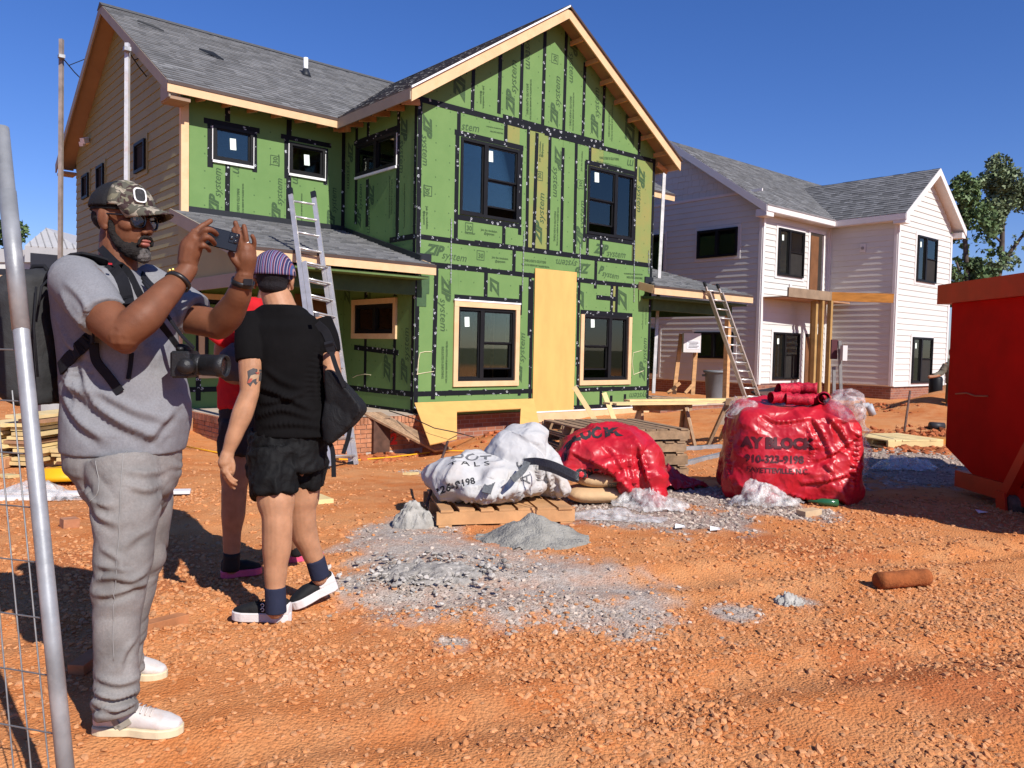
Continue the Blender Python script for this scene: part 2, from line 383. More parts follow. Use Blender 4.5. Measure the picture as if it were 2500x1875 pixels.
f2 = s.ramp(s.noise(p, 55, 2, .5), [(.49, (0, 0, 0)), (.54, (1, 1, 1))])
s.set(s.mix(s.math('MULTIPLY', f1, f2), (.008, .009, .012), (.5, .52, .54)), .6, 0, .15); s.bump(s.noise(p, 14, 3), .3, .01); TAPE = s.m
INK = mat('dark_print', (.045, .09, .035), .75, .2, 30); INK2 = mat('olive_print', (.14, .19, .05), .75, .25, 30)
CREAM = mat('primed_pine_trim', (.66, .45, .25), .6, .08, 3, 0, rnd=.05, dirt=((.62, .3, .12), .35), dscale=5)
PLY = mat('yellow_plywood', (.64, .37, .115), .6, .07, 2.2, .04, 30, rnd=.04, stretch=(2, 2, .6))
RAWWOOD = mat('raw_lumber', (.5, .27, .12), .75, .25, 4, .1, 40, rnd=.12, stretch=(1, 1, 3))
TANS = mat('tan_lap_siding', (.28, .255, .11), .6, .05, 2, rnd=.04)
SOFF = mat('soffit_board', (.3, .2, .13), .7, .08, 2)
DRIP = mat('brown_drip_edge', (.07, .045, .035), .5, .1, 4)
BLACKF = mat('black_window_frame', (.009, .009, .01), .5, .2, 6, spec=.2)
WHITEV = mat('white_vinyl_flange', (.78, .78, .76), .45, .05, 6)
FLASH = mat('black_flashing', (.014, .016, .02), .5, .3, 1.4)
STICK = mat('paper_sticker', (.72, .82, .74), .7, .06, 20)
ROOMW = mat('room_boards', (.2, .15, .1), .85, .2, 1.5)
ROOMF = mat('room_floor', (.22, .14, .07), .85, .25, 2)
s = N('window_glass'); fr = s.n('Fresnel', i_IOR=1.5); tr = s.n('BsdfTransparent'); tr.inputs[0].default_value = (.72, .78, .76, 1)
gl = s.n('BsdfGlossy'); gl.inputs['Roughness'].default_value = .015; gl.inputs['Color'].default_value = (.75, .78, .66, 1); mx = s.n('MixShader')
s.l(s.math('MULTIPLY_ADD', fr.outputs[0], 1.5, .05), mx.inputs[0]); s.l(tr.outputs[0], mx.inputs[1]); s.l(gl.outputs[0], mx.inputs[2]); s.l(mx.outputs[0], s.o.inputs['Surface']); GLASS = s.m
def shinglemat(name, attr):
    s = N(name); p = s.pos()
    if attr: k = s.n('VertexColor', layer_name='tint').outputs[0]
    else: k = s.ramp(s.n('ObjectInfo').outputs['Random'], [(0, (.14, .14, .14)), (.5, (.185, .185, .185)), (1, (.24, .24, .24))])
    c = s.mix(s.ramp(s.noise(p, 120, 2, .5), [(.4, (.45, .45, .45)), (.65, (0, 0, 0))]), k, s.mix(1.0, k, (.4, .4, .42), 'MULTIPLY'))
    s.set(c, .95, 0, .1); s.bump(s.noise(p, 150, 2), .4, .004); return s.m
SH_A = shinglemat('shingle_field', True); SH_O = shinglemat('shingle_tab', False)
ico_quads = np.array([(0, 1, 3, 2), (4, 6, 7, 5), (0, 4, 5, 1), (1, 5, 7, 3), (3, 7, 6, 2), (2, 6, 4, 0)])
def shingles(parent, slopes, nind, expo=.142, seed=1):
    """slopes: list of (origin, u dir, v dir, normal, polygon in (u,v)); tabs clipped to the polygon by scanline"""
    r = random.Random(seed); tabs = []
    for O, U, Vv, Nn, poly in slopes:
        O = Vector(O); U = Vector(U); Vv = Vector(Vv); Nn = Vector(Nn)
        vmin = min(p[1] for p in poly); vmax = max(p[1] for p in poly); v = vmin
        while v < vmax-.02:
            vm = min(v+expo*.5, vmax-.01); xs = []
            for i in range(len(poly)):
                (u1, v1), (u2, v2) = poly[i], poly[(i+1) % len(poly)]
                if (v1 <= vm) != (v2 <= vm): xs.append(u1+(u2-u1)*(vm-v1)/(v2-v1))
            xs.sort()
            for a, b in zip(xs[::2], xs[1::2]):
                u = a
                while u < b-.01:
                    w = r.choice((.1, .14, .18, .22, .28, .33)); e = min(b, u+w)
                    if b-e < .05: e = b
                    th = r.choice((.006, .012, .015)); top = min(v+expo*1.12, vmax)
                    cs = [O+U*uu+Vv*vv+Nn*nn for nn, in ((0,), (1,)) for vv in (v, top) for uu in (u, e)]
                    lo = [O+U*uu+Vv*v+Nn*.0 for uu in (u, e)]
                    P = [O+U*u+Vv*v, O+U*e+Vv*v, O+U*u+Vv*top, O+U*e+Vv*top]
                    Q = [P[0]+Nn*(th+.009), P[1]+Nn*(th+.009), P[2]+Nn*.004, P[3]+Nn*.004]
                    tabs.append((P+Q, r.random() ** 1.0, th, (P[0]-Vector((0, 0, CAM_H))).length))
                    u = e
            v += expo
    tabs.sort(key=lambda t: t[3])
    for P, k, th, d in tabs[:nind]:
        me = bpy.data.meshes.new('shingle'); c = sum(P, Vector())/8
        me.from_pydata([tuple(q-c) for q in P], [], [tuple(f) for f in ico_quads]); me.materials.append(SH_O)
        link(bpy.data.objects.new('shingle', me), parent, Matrix.Translation(c))
    rest = tabs[nind:]; V = np.array([[tuple(q) for q in t[0]] for t in rest]).reshape(-1, 3)
    Fq = (ico_quads[None]+np.arange(len(rest))[:, None, None]*8).reshape(-1, 4)
    me = np_mesh('shingle_courses', V, Fq, [SH_A], False)
    kk = np.array([(.15+.09*t[1])*(.78 if t[2] < .01 else 1.05) for t in rest]); vcol(me, 'tint', np.repeat(kk[:, None]*np.array([[1, 1.0, 1.0]]), 8, 0))
    o = link(bpy.data.objects.new('shingle_courses', me), parent); o['kind'] = 'stuff'; return o
def window(parent, w, u0, u1, z0, z1, style, depth=0.0, trim=None, flange=None, stick=None, name='window', back=None):
    """black framed window set in wall w; style: fixed, twin (fixed left, sash right), twin_r, slider"""
    mb = MB(); t = .055; n0, n1 = depth-.09, depth+.022
    def fr(a, b, c, d, tt, p0, p1):
        w.add(mb, a, b, c, c+tt, p0, p1); w.add(mb, a, b, d-tt, d, p0, p1); w.add(mb, a, a+tt, c+tt, d-tt, p0, p1); w.add(mb, b-tt, b, c+tt, d-tt, p0, p1)
    fr(u0, u1, z0, z1, t, n0, n1)
    root = mb.build(name, BLACKF, parent)
    if back is not None: w.box('room_shade_panel', u0+.01, u1-.01, z0+.01, z1-.01, back-.01, back, mat('room_shade_panel', (.02, .018, .016), .9), root)  # dark slab over the wall; the unlit room's shade is its colour
    panes = []
    if style == 'fixed': panes = [(u0+t, u1-t, z0+t, z1-t, 0)]
    else:
        frac = {'twin': .42, 'twin_r': .6, 'slider': .5}[style]; um = u0+(u1-u0)*frac
        w.box('mullion', um-.045, um+.045, z0+t, z1-t, n0+.01, n1-.002, BLACKF, root)
        L = (u0+t, um-.045); R = (um+.045, u1-t)
        if style == 'slider': panes = [(*L, z0+t, z1-t, 0), (*R, z0+t, z1-t, .012)]
        else:
            big, hung = (L, R) if style == 'twin' else (R, L)
            zm = z0+(z1-z0)*.52
            panes = [(*big, z0+t, z1-t, 0), (*hung, zm, z1-t, .012), (*hung, z0+t+(z1-z0)*(.12), zm+.0, -.02)]
    for i, (a, b, c, d, off) in enumerate(panes):
        mb = MB(); fr(a, b, c, d, .028, depth-.05+off, depth-.015+off); mb.build('sash', BLACKF, root)
        pn = w.box('pane', a+.026, b-.026, c+.026, d-.026, depth-.036+off, depth-.03+off, GLASS, root)
        if stick and i == stick[0]:
            fu, fz, sw, sh = stick[1:]
            uu = a+(b-a)*fu; zz = d-(d-c)*fz
            w.strip('sticker', (uu, zz), (uu+.01, zz-sh), sw, depth-.0295+off, depth-.0285+off, STICK, root)
    if flange: 
        w.box('sill_flange', u0-.01, u1+.01, z0-.045, z0-.002, depth-.02, depth+.03, WHITEV, root)
        w.box('side_flange', u0-.016, u0-.003, z0, z1-.03, depth-.02, depth+.012, WHITEV, root)
        w.box('side_flange', u1+.003, u1+.016, z0, z1-.1, depth-.02, depth+.012, WHITEV, root)
    if trim:
        m, tw, top = trim
        w.box('trim_board', u0-tw, u1+tw, z0-tw, z0-.001, -.001, .04, m, root)
        w.box('trim_board', u0-tw, u0-.001, z0, z1+(0 if not top else 0), -.001, .038, m, root)
        w.box('trim_board', u1+.001, u1+tw, z0, z1, -.001, .038, m, root)
        if top: w.box('trim_board', u0-tw, u1+tw, z1+.001, z1+tw, -.001, .041, m, root)
    return root
# text pieces
TXT = {}
def text_mesh(body, size, shear=0, bold=0, align='LEFT'):
    k = (body, size, shear, bold)
    if k in TXT: return TXT[k]
    cu = bpy.data.curves.new('t', 'FONT'); cu.body = body; cu.size = size; cu.shear = shear; cu.offset = bold; cu.resolution_u = 2
    o = bpy.data.objects.new('t', cu); COL.objects.link(o)
    dg = bpy.context.evaluated_depsgraph_get(); me = bpy.data.meshes.new_from_object(o.evaluated_get(dg))
    bpy.data.objects.remove(o); bpy.data.curves.remove(cu)
    co = np.empty(len(me.vertices)*3, np.float32); me.vertices.foreach_get('co', co); co = co.reshape(-1, 3)
    TXT[k] = (me, co[:, 0].min() if len(co) else 0, co[:, 0].max() if len(co) else 1); return TXT[k]
def logo_mesh(z, sysm):
    k = ('logo', z, sysm)
    if k in TXT: return TXT[k]
    V = []; Fs = []; x = 0
    for body, sc, sh, bo, dy in ((z, 1.0, .4, .05, 0.0), (sysm, .8, .28, .004, -.17)):
        if not body: continue
        me, a, b = text_mesh(body, sc, sh, bo)
        k0 = len(V)
        for v in me.vertices: V.append((v.co.x-a+x, v.co.y+dy, 0))
        for f in me.polygons: Fs.append(tuple(i+k0 for i in f.vertices))
        x += b-a-.2*(1 if body == z else 0)
    m2 = bpy.data.meshes.new('print'); m2.from_pydata(V, [], Fs); m2.materials.append(INK)
    TXT[k] = (m2, x); return TXT[k]
def put_text(parent, w, me, width, a, b, n=.0035, m=None, hs=1.0):
    """lay the flat print on wall w from (u,z) a to b along its baseline"""
    A = w.p(*a, n); B = w.p(*b, n); d = B-A; L = d.length; x = d.normalized(); nn = w.Nn(); y = nn.cross(x)
    sc = L/width
    o = bpy.data.objects.new('print', me)
    if len(me.materials) == 0: me.materials.append(INK)
    return link(o, parent, Matrix(((x.x*sc, y.x*sc*hs, nn.x, A.x), (x.y*sc, y.y*sc*hs, nn.y, A.y), (x.z*sc, y.z*sc*hs, nn.z, A.z), (0, 0, 0, 1))))
def logo(parent, w, a, b, z='ZIP', sysm='system', hs=1.0):
    me, wd_ = logo_mesh(z, sysm); return put_text(parent, w, me, wd_, a, b, hs=hs)
def words(parent, w, body, a, b, bold=.01, hs=1.0):
    me, x0, x1 = text_mesh(body, .5, 0, bold); return put_text(parent, w, me, x1, a, b, hs=hs)

GH = thing('green_house', (11, 15, -.3), 'two-storey house under construction, wrapped in green sheathing with black seam tape', 'house')
FW = Wall('y', 11.75); RW = Wall('y', 14.3); EW = Wall('x', 7.8); TW = Wall('x', 4.67)
ZB, Z1, Z2, Z3 = .1, 2.8, 3.27, 5.64      # sheathing bottom, floor band, ceiling seam
# windows on the front wall (u0,u1,z0,z1)
W_UL = (8.74, 10.15, 3.77, 5.16); W_UR = (12.05, 13.51, 3.78, 5.19); W_LL = (8.745, 10.13, .72, 2.09); W_LR = (12.03, 13.44, .7, 2.09); DOOR = (10.66, 11.74, .12, 2.75)
holes = [W_UL, W_UR, W_LL, W_LR, DOOR]
zones = [(.1, .5, [7.8, 10.53, 12.6, 14.22]), (.5, 2.8, [7.8, 8.24, 9.39, 10.53, 11.88, 12.9, 13.03, 14.22]),
         (2.8, 3.27, [7.8, 10.07, 12.36, 14.22]), (3.27, 5.64, [7.8, 8.69, 9.8, 10.37, 10.57, 10.95, 11.32, 11.7, 12.09, 12.51, 13.5, 14.22]),
         (5.64, 8.0, [7.8, 8.99, 9.62, 10.16, 10.74, 11.32, 11.87, 12.47, 13.64, 14.22])]
SB = .6556
def rakeclip(poly): return clip(clip(poly, -SB, 1, 5.62-SB*7.4), SB, 1, 5.62+SB*14.6)
random.seed(3)
for z0, z1, us in zones:
    for a, b in zip(us[:-1], us[1:]):
        rs = [(a+.002, b-.002, z0+.002, z1-.002)]
        for h in holes: rs = [q for r_ in rs for q in subrect(r_, h)]
        for r_ in rs:
            m = GREEN
            if z0 == 3.27 and (a in (10.37, 10.57, 13.5) or (a == 12.09 and r_[2] > 5.1) or (a == 9.8 and r_[2] > 5.1)): m = OLIVE
            if z0 == .5 and a == 12.9 and r_[2] > 2: m = OLIVE
            pl = [(r_[0], r_[2]), (r_[1], r_[2]), (r_[1], r_[3]), (r_[0], r_[3])]
            if z1 > 6: pl = rakeclip(pl)
            if len(pl) > 2: FW.poly('sheathing_panel', pl, -.05, random.uniform(-.001, .001), m, GH)
def tape(w, a, b, wd_=.095, n=.004):
    return w.strip('seam_tape', a, b, wd_*random.uniform(.92, 1.06), 0.0012, n+random.uniform(0, .0015), TAPE, GH)
for a, b in [((7.85, .1), (7.85, 5.62)), ((14.17, .12), (14.17, 5.6)), ((7.8, 5.64), (10.3, 5.64)), ((9.5, 5.635), (11.2, 5.655)), ((9.72, 5.72), (12.5, 5.715)), ((10.8, 5.62), (14.22, 5.625)),
             ((7.8, 3.27), (9.6, 3.27)), ((9.1, 3.285), (14.2, 3.285)), ((8.02, 2.8), (9.4, 2.805)), ((9.1, 2.8), (10.66, 2.79)), ((11.76, 2.8), (12.4, 2.79)), ((12.2, 2.785), (13.75, 2.79)), ((7.8, .505), (10.62, .505)), ((11.78, .505), (14.2, .505)),
             ((8.25, 2.76), (8.22, .4)), ((9.385, 2.76), (9.385, 2.2)), ((10.26, 2.58), (10.26, 2.0)), ((10.5, 2.84), (10.5, 1.6)), ((10.56, 2.7), (10.56, .3)), ((11.87, 2.8), (11.87, 1.0)), ((11.9, 1.4), (11.9, .5)), ((12.88, 2.76), (12.88, 2.1)), ((13.04, 2.76), (13.04, 2.1)), ((12.4, 2.47), (13.03, 2.465)),
             ((10.07, 3.25), (10.07, 2.8)), ((12.36, 3.25), (12.36, 2.65)),
             ((8.66, 2.26), (10.26, 2.26)), ((11.93, 2.135), (13.57, 2.13)), ((8.6, .56), (8.6, .5)), ((9.4, .56), (9.4, .5)), ((10.28, .55), (10.28, .42)), ((12.62, .56), (12.62, .1)), ((13.0, .56), (13.0, .5)), ((13.4, .38), (13.4, .12)), ((12.95, .36), (12.95, .1)), ((11.93, .4), (11.93, .14)), ((11.8, .13), (14.2, .13)),
             ((8.69, 5.6), (8.69, 5.2)), ((8.665, 5.2), (8.665, 3.28)), ((8.6, 5.22), (10.25, 5.22)), ((10.2, 5.2), (10.2, 3.55)), ((8.66, 3.71), (10.2, 3.71)), ((9.8, 5.6), (9.8, 5.25)), ((9.8, 3.68), (9.8, 3.3)),
             ((10.37, 5.6), (10.39, 3.3)), ((10.6, 5.58), (10.57, 3.3)), ((10.95, 5.58), (10.96, 3.3)), ((11.32, 5.42), (11.33, 3.3)), ((11.69, 5.6), (11.71, 3.3)), ((12.1, 5.6), (12.1, 5.28)),
             ((11.97, 5.25), (13.6, 5.25)), ((11.99, 5.26), (11.99, 3.6)), ((13.56, 5.6), (13.56, 3.28)), ((11.98, 3.73), (13.56, 3.73)), ((12.09, 3.7), (12.09, 3.3)), ((12.51, 3.7), (12.51, 3.28))]:
    vertical = abs(a[0]-b[0]) < abs(a[1]-b[1])
    tape(FW, a, b, .095 if not vertical else .085, .004 if vertical else .0052)
for u, z0 in ((8.99, 5.66), (9.62, 5.75), (10.16, 5.74), (10.74, 5.74), (11.32, 5.74), (11.87, 5.7), (12.47, 5.66), (13.64, 5.64)):
    top = 5.6+SB*(min(u, 22-u)-7.4)-.02
    if abs(u-11.87) < .01: top = 7.25
    tape(FW, (u, z0), (u+.015, top), .085)
# printing on the front wall
for c in [((7.921,5.414), (7.963,4.514), 'ZIP', 'system'), ((8.802,5.772), (8.805,6.407), 'ZIP', 's'), ((9.994,5.773), (9.985,6.826), 'ZIP', 'system'),
          ((11.144,5.774), (11.143,6.798), 'ZIP', 'system'), ((12.323,5.777), (12.268,6.828), 'ZIP', 'system'), ((11.452,7.764), (11.5,6.763), 'ZIP', 'system'), ((10.287,7.393), (10.319,6.746), '', 'system'),
          ((13.455,5.793), (13.462,6.415), 'ZIP', ''), ((11.099,5.427), (11.119,4.405), 'ZIP', 'system'), ((10.777,3.414), (10.784,4.432), 'ZIP', 'system'), ((11.934,3.432), (11.926,4.439), 'ZIP', 'system'),
          ((13.669,5.437), (13.681,4.428), 'ZIP', 'system'), ((12.274,3.406), (13.284,3.419), 'ZIP', 'system'), ((12.212,3.135), (11.2,3.126), 'ZIP', 'system'), ((12.433,2.984), (13.089,2.933), 'P', 'system'),
          ((7.975,2.99), (8.921,2.956), 'ZIP', 'system'), ((8.375,2.632), (8.405,1.626), 'ZIP', 'system'), ((9.698,2.492), (9.684,2.641), '', ''), ((8.749,5.337), (9.158,5.359), '', 'stem'),
          ((10.323,0.666), (10.357,1.645), 'ZIP', 'system'), ((14.058,0.653), (14.046,1.64), 'ZIP', 'system'), ((14.148,0.354), (13.549,0.355), '', 'system'), ((13.363,2.222), (13.346,2.627), 'ZI', ''), ((12.013,2.182), (11.998,2.59), 'ZI', ''), ((13.479,5.467), (13.262,5.451), '', 'm'),
          ((9.518,2.301), (9.654,2.309), '', ''), ((9.702,2.312), (9.694,2.627), 'ZI', ''), ((9.948,5.415), (10.105,5.32), '', '')]:
    if c[2] or c[3]: logo(GH, FW, c[0], c[1], c[2], c[3])
IN, WR, JO = 'INSULATED R-SHEATHING', 'WATER-RESISTIVE & AIR BARRIER PROTECTION', 'Join the revolution.'
for body, a, b in [(IN, (10.298,6.467), (10.31,5.882)), (WR, (10.387,6.571), (10.399,5.794)), (IN, (11.476,6.482), (11.479,5.889)), (WR, (11.557,6.579), (11.567,5.806)), (IN, (12.634,6.414), (12.639,5.887)), (WR, (12.727,6.579), (12.735,5.811)),
                   (IN, (11.115,4.123), (11.109,3.522)), (WR, (11.196,4.218), (11.197,3.446)), (IN, (12.986,5.496), (12.385,5.427)), (WR, (13.084,5.331), (12.302,5.331)), (IN, (10.915,3.101), (10.338,3.097)), (WR, (11.008,3.006), (10.255,3.008)),
                   (JO, (9.222,6.178), (9.232,5.763)), ('@zipsystem', (9.169,6.08), (9.171,5.843)), (JO, (9.519,3.038), (9.93,3.036)), ('@zipsystem', (9.598,2.97), (9.852,2.977)), (JO, (9.242,3.525), (9.643,3.525)), ('@zipsystem', (9.319,3.469), (9.567,3.466)),
                   ('YEAR SYSTEM', (8.868,3.426), (9.088,3.429)), (JO, (8.005,3.814), (8.019,3.41)), ('@zipsystem', (7.95,3.729), (7.955,3.489)), ('YEAR SYSTEM', (7.947,4.193), (7.948,3.97)), (IN, (8.392,1.352), (8.4,0.771)), (WR, (8.489,1.452), (8.49,0.689)),
                   (WR, (13.259,3.021), (13.879,3.044)), (IN, (13.351,2.942), (13.883,2.952)), (WR, (13.95,1.833), (13.947,2.347)), (IN, (14.059,1.947), (14.054,2.315)), (JO, (11.877,5.039), (11.884,5.453)), ('@zipsystem', (10.763,5.128), (10.779,5.406)), (JO, (10.702,5.035), (10.708,5.439)), (IN, (9.421,5.373), (9.738,5.389)), (WR, (9.324,5.449), (9.736,5.47))]:
    words(GH, FW, body, a, b, hs=1.5 if body in (WR, IN) else 1.2)
def box30(w, u, z, rot):
    c, s_ = math.cos(rot), math.sin(rot); f = lambda x, y: (u+x*c-y*s_, z+x*s_+y*c)
    for a, b in (((-.09, -.085), (.09, -.085)), ((-.09, .085), (.09, .085)), ((-.085, -.08), (-.085, .08)), ((.085, -.08), (.085, .08))): w.strip('print', f(*a), f(*b), .014, .0012, .003, INK, GH)
    words(GH, w, '30', f(-.06, -.05), f(.065, -.05))
for u, z, r_ in [(*(11.032,7.114), 1.57), (*(8.037,4.086), -1.57), (*(9.248,3.065), 0), (*(8.967,3.546), 0), (*(11.837,4.764), 1.57), (*(10.686,4.758), 1.57)]: box30(FW, u, z, r_)
window(GH, FW, *W_UL, 'twin', stick=(1, .1, .12, .12, .2)); window(GH, FW, *W_UR, 'twin_r', stick=(1, .3, .08, .13, .2))
window(GH, FW, *W_LL, 'twin', -.02, trim=(CREAM, .1, True), stick=(0, .4, .1, .11, .18)); window(GH, FW, *W_LR, 'twin_r', -.02, trim=(CREAM, .1, False), stick=(1, .35, .05, .11, .18))
FW.box('head_flashing', 8.63, 10.24, 2.195, 2.225, .001, .05, WHITEV, GH)
CHALK = mat('chalk_line', (.62, .55, .36), .9)
for w_, pts in ((FW, [(7.879,0.846), (7.895,1.116), (7.924,1.23), (8.029,1.254), (8.167,1.256)]), (FW, [(7.858,0.854), (8.036,0.88), (8.228,0.902)]), (FW, [(13.67,0.804), (13.611,1.071), (13.638,1.302), (13.915,1.355)]), (FW, [(13.677,0.816), (14.01,0.9)]), (EW, [(13.879,0.705), (13.707,0.756), (13.443,0.789), (13.204,0.784)])):
    mb = MB(); mb.tube([w_.p(u, z, .006) for u, z in pts], .007, 5); mb.build('chalk_mark', CHALK, GH)
# chains hanging on the wall
CHAIN = mat('galvanised_chain', (.5, .5, .48), .4, .3, 60, metal=.7)
for a, b in [((7.882,3.518), (7.887,3.079)), ((8.552,3.664), (8.563,2.49)), ((10.307,3.644), (10.29,2.453)), ((11.861,3.541), (11.877,2.83)), ((13.556,3.794), (13.602,2.426)), ((14.06,3.624), (14.084,3.089))]:
    mb = MB(); L = a[1]-b[1]; n = max(4, int(L/.055))
    for i in range(n):
        z = a[1]-L*(i+.5)/n; mb.box(FW.p(a[0]+(b[0]-a[0])*(i+.5)/n, z, .014), (.022, .012, L/n*.8) if i % 2 else (.012, .02, L/n*.8))
    mb.build('wall_chain', CHAIN, GH)
# base trim under the sheathing and the tall plywood sheet
FW.box('base_trim', 10.63, 14.22, -.13, .06, -.03, .025, CREAM, GH); FW.box('base_flashing', 10.63, 14.22, .065, .09, -.03, .035, WHITEV, GH)
FW.poly('door_cover_sheet', [(10.62, .085), (11.772, .085), (11.77,2.946), (10.612,2.937)], .012, .026, PLY, GH)
# recessed upper wall
RZ0, RZ1 = 3.62, 5.62
RWH = [(5.19, 5.92, 4.57, 5.19), (6.62, 7.355, 4.56, 5.14)]
for a, b in ((4.67, 5.54), (5.54, 6.54), (6.54, 7.8)):
    rs = [(a, b-.002, RZ0-.1, RZ1)]
    for h in RWH: rs = [q for r_ in rs for q in subrect(r_, h)]
    for r_ in rs: RW.box('sheathing_panel', r_[0], r_[1], r_[2], r_[3], -.05, 0, GREEN, GH)
for h in RWH: window(GH, RW, *h, 'fixed', .01, flange=True, stick=(0, .5, .25, .11, .2))
for a, b in [((5.448,5.578), (5.45,5.283)), ((5.459,4.56), (5.452,3.682)), ((6.619,5.551), (6.613,5.183)), ((6.618,4.54), (6.62,3.69)), ((5.143,5.179), (5.146,4.43)), ((5.951,5.186), (5.956,4.472)), ((5.031,5.225), (6.044,5.231)), ((6.569,5.175), (6.576,4.451)), ((7.378,5.153), (7.379,4.45)), ((6.455,5.218), (7.493,5.222)), ((7.77, 3.7), (7.77, 5.6))]: tape(RW, a, b)
RW.box('wall_flashing', 4.7, 7.8, 3.56, 3.7, .002, .02, FLASH, GH)
logo(GH, RW, (5.29,3.565), (5.295,4.437)); logo(GH, RW, (6.449,3.577), (6.452,4.432)); logo(GH, RW, (7.577,3.593), (7.578,4.421))
logo(GH, RW, (5.606,4.575), (5.607,4.391), '', 'm'); logo(GH, RW, (6.747,4.551), (6.749,4.375), '', 'm')
words(GH, RW, IN, (5.627,4.129), (5.629,3.589), hs=1.5); words(GH, RW, WR, (5.722,4.231), (5.726,3.6), hs=1.5); words(GH, RW, WR, (6.871,4.216), (6.876,3.702), hs=1.5); box30(RW, *(6.343,4.748), 1.57)
words(GH, RW, 'YEAR SYSTEM', (6.431,4.639), (6.429,4.867))
# side wall of the front wing (faces left)
EH = [(12.4, 13.85, 4.59, 5.2), (12.41, 13.82, 1.57, 2.12)]
for a, b in ((11.752, 12.37), (12.37, 13.42), (13.42, 14.3)):
    for z0, z1 in ((.1, 3.27), (3.27, 5.62)):
        rs = [(a+.001, b-.001, z0+.002, z1)]
        for h in EH: rs = [q for r_ in rs for q in subrect(r_, h)]
        for r_ in rs: EW.box('sheathing_panel', r_[0], r_[1], r_[2], r_[3], -.05, 0, GREEN, GH)
window(GH, EW, *EH[0], 'slider', .01, flange=True); window(GH, EW, *EH[1], 'slider', -.01, trim=(CREAM, .1, True))
for a, b in [((11.79, .1), (11.79, 5.6)), ((12.35, 3.3), (12.35, 5.6)), ((13.42, 3.6), (13.42, 4.5)), ((13.42, 5.3), (13.42, 5.6)), ((13.85, 3.7), (13.85, 5.6)), ((12.3, 5.26), (13.95, 5.26)), ((12.36, 3.5), (12.36, 4.6)), ((11.8, 3.27), (12.6, 3.27)), ((12.38, 1.5), (12.38, .5)), ((12.38, 2.25), (12.38, 2.9)), ((13.42, 2.25), (13.42, 2.9)), ((13.42, 1.5), (13.42, .5)), ((11.8, .5), (14.28, .5)), ((12.25, 1.22), (13.85, 1.3)), ((11.8, .17), (14.28, .17))]: tape(EW, a, b)
logo(GH, EW, (12.262,5.438), (12.252,4.434)); logo(GH, EW, (13.368,4.437), (13.362,3.47)); logo(GH, EW, (13.662,3.593), (13.664,4.442)); logo(GH, EW, (14.165,5.339), (14.163,4.416))
logo(GH, EW, (11.956,0.653), (11.977,1.672)); logo(GH, EW, (12.533,0.661), (12.528,1.115), 'ZIP', ''); logo(GH, EW, (14.05,2.131), (14.06,2.578), 'ZIP', ''); logo(GH, EW, (13.255,2.11), (13.268,2.614), 'ZIP', '')
words(GH, EW, IN, (12.58,4.368), (12.58,3.735), hs=1.5); words(GH, EW, WR, (12.649,4.441), (12.646,3.671), hs=1.5); words(GH, EW, WR, (12.149,4.236), (12.135,3.458), hs=1.5)
# tan lap siding on the gable end (faces left)
MS = .597; RIDGE_Y = 18.18
tanw = [(16.27, 16.94, 4.62, 5.2), (19.3, 19.88, 4.65, 5.22), (20.66, 21.24, 4.66, 5.22)]
z = .12
while z < 7.95:
    e = .172; zc = z+e
    d = (zc-5.62)/MS+.0 if zc > 5.62 else 0
    a, b = max(14.36, 13.87+d+.05), min(22.0, 22.49-d-.05)
    if b-a > .15:
        for p, q in [(a, b)]:
            TW.lap(p, q, z, e+.02, .026, TANS, GH)
    z += e
mb = MB(); mb.prism([TW.p(14.3, .1, -.02), TW.p(22.05, .1, -.02), TW.p(22.05, 5.6, -.02), TW.p(18.18, 8.05, -.02), TW.p(14.3, 5.6, -.02)], (.1, 0, 0)); mb.build('gable_wall', GREEN, GH)
for h in tanw: window(GH, TW, *h, 'fixed', .06, trim=(TANS, .09, True), back=.034)
TW.box('corner_board', 14.27, 14.36, .12, 5.5, .0, .035, CREAM, GH); RW.box('corner_board', 4.64, 4.765, 3.55, 5.5, .003, .036, CREAM, GH)
mb = MB(); q = TW.p(21.0, 5.95, .03); mb.bar(q, q+Vector((-.12, -.1, -.05)), .1, .1); mb.bar(q+Vector((0, -.25, .04)), q+Vector((-.16, -.4, -.04)), .1, .12); mb.box(q+Vector((0, -.1, .02)), (.06, .4, .12)); mb.build('flood_light', WHITEV, GH)
# hidden walls: right side, back
MB_ = MB(); MB_.bb((14.17, 11.76, .1), (14.22, 14.3, 5.62)); MB_.bb((14.22, 14.25, .1), (17.2, 14.3, 5.6)); MB_.bb((17.15, 14.3, .1), (17.2, 22, 5.6)); MB_.bb((4.72, 22, .1), (17.2, 22.05, 5.6)); MB_.build('rear_wall', GREEN, GH)
RW.box('sheathing_panel', 4.67, 7.8, .1, 3.5, -.05, -.002, GREEN, GH)
# rooms behind the windows
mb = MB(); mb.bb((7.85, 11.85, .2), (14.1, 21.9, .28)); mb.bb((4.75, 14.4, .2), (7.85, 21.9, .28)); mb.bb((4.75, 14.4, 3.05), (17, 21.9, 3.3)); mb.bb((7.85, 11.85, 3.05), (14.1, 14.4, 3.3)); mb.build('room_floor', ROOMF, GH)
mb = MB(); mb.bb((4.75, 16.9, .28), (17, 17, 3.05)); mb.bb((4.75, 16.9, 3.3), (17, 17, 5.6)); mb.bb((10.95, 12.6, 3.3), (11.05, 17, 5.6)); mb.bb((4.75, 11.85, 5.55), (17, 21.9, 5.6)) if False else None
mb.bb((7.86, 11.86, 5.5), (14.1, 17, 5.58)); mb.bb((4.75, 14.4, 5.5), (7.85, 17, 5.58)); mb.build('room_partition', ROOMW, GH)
mb = MB()
for i in range(13):
    mb.bb((7.9+i*.5, 15.2, .28), (7.94+i*.5, 15.3, 3.05)); mb.bb((7.9+i*.5, 15.2, 3.3), (7.94+i*.5, 15.3, 5.5))
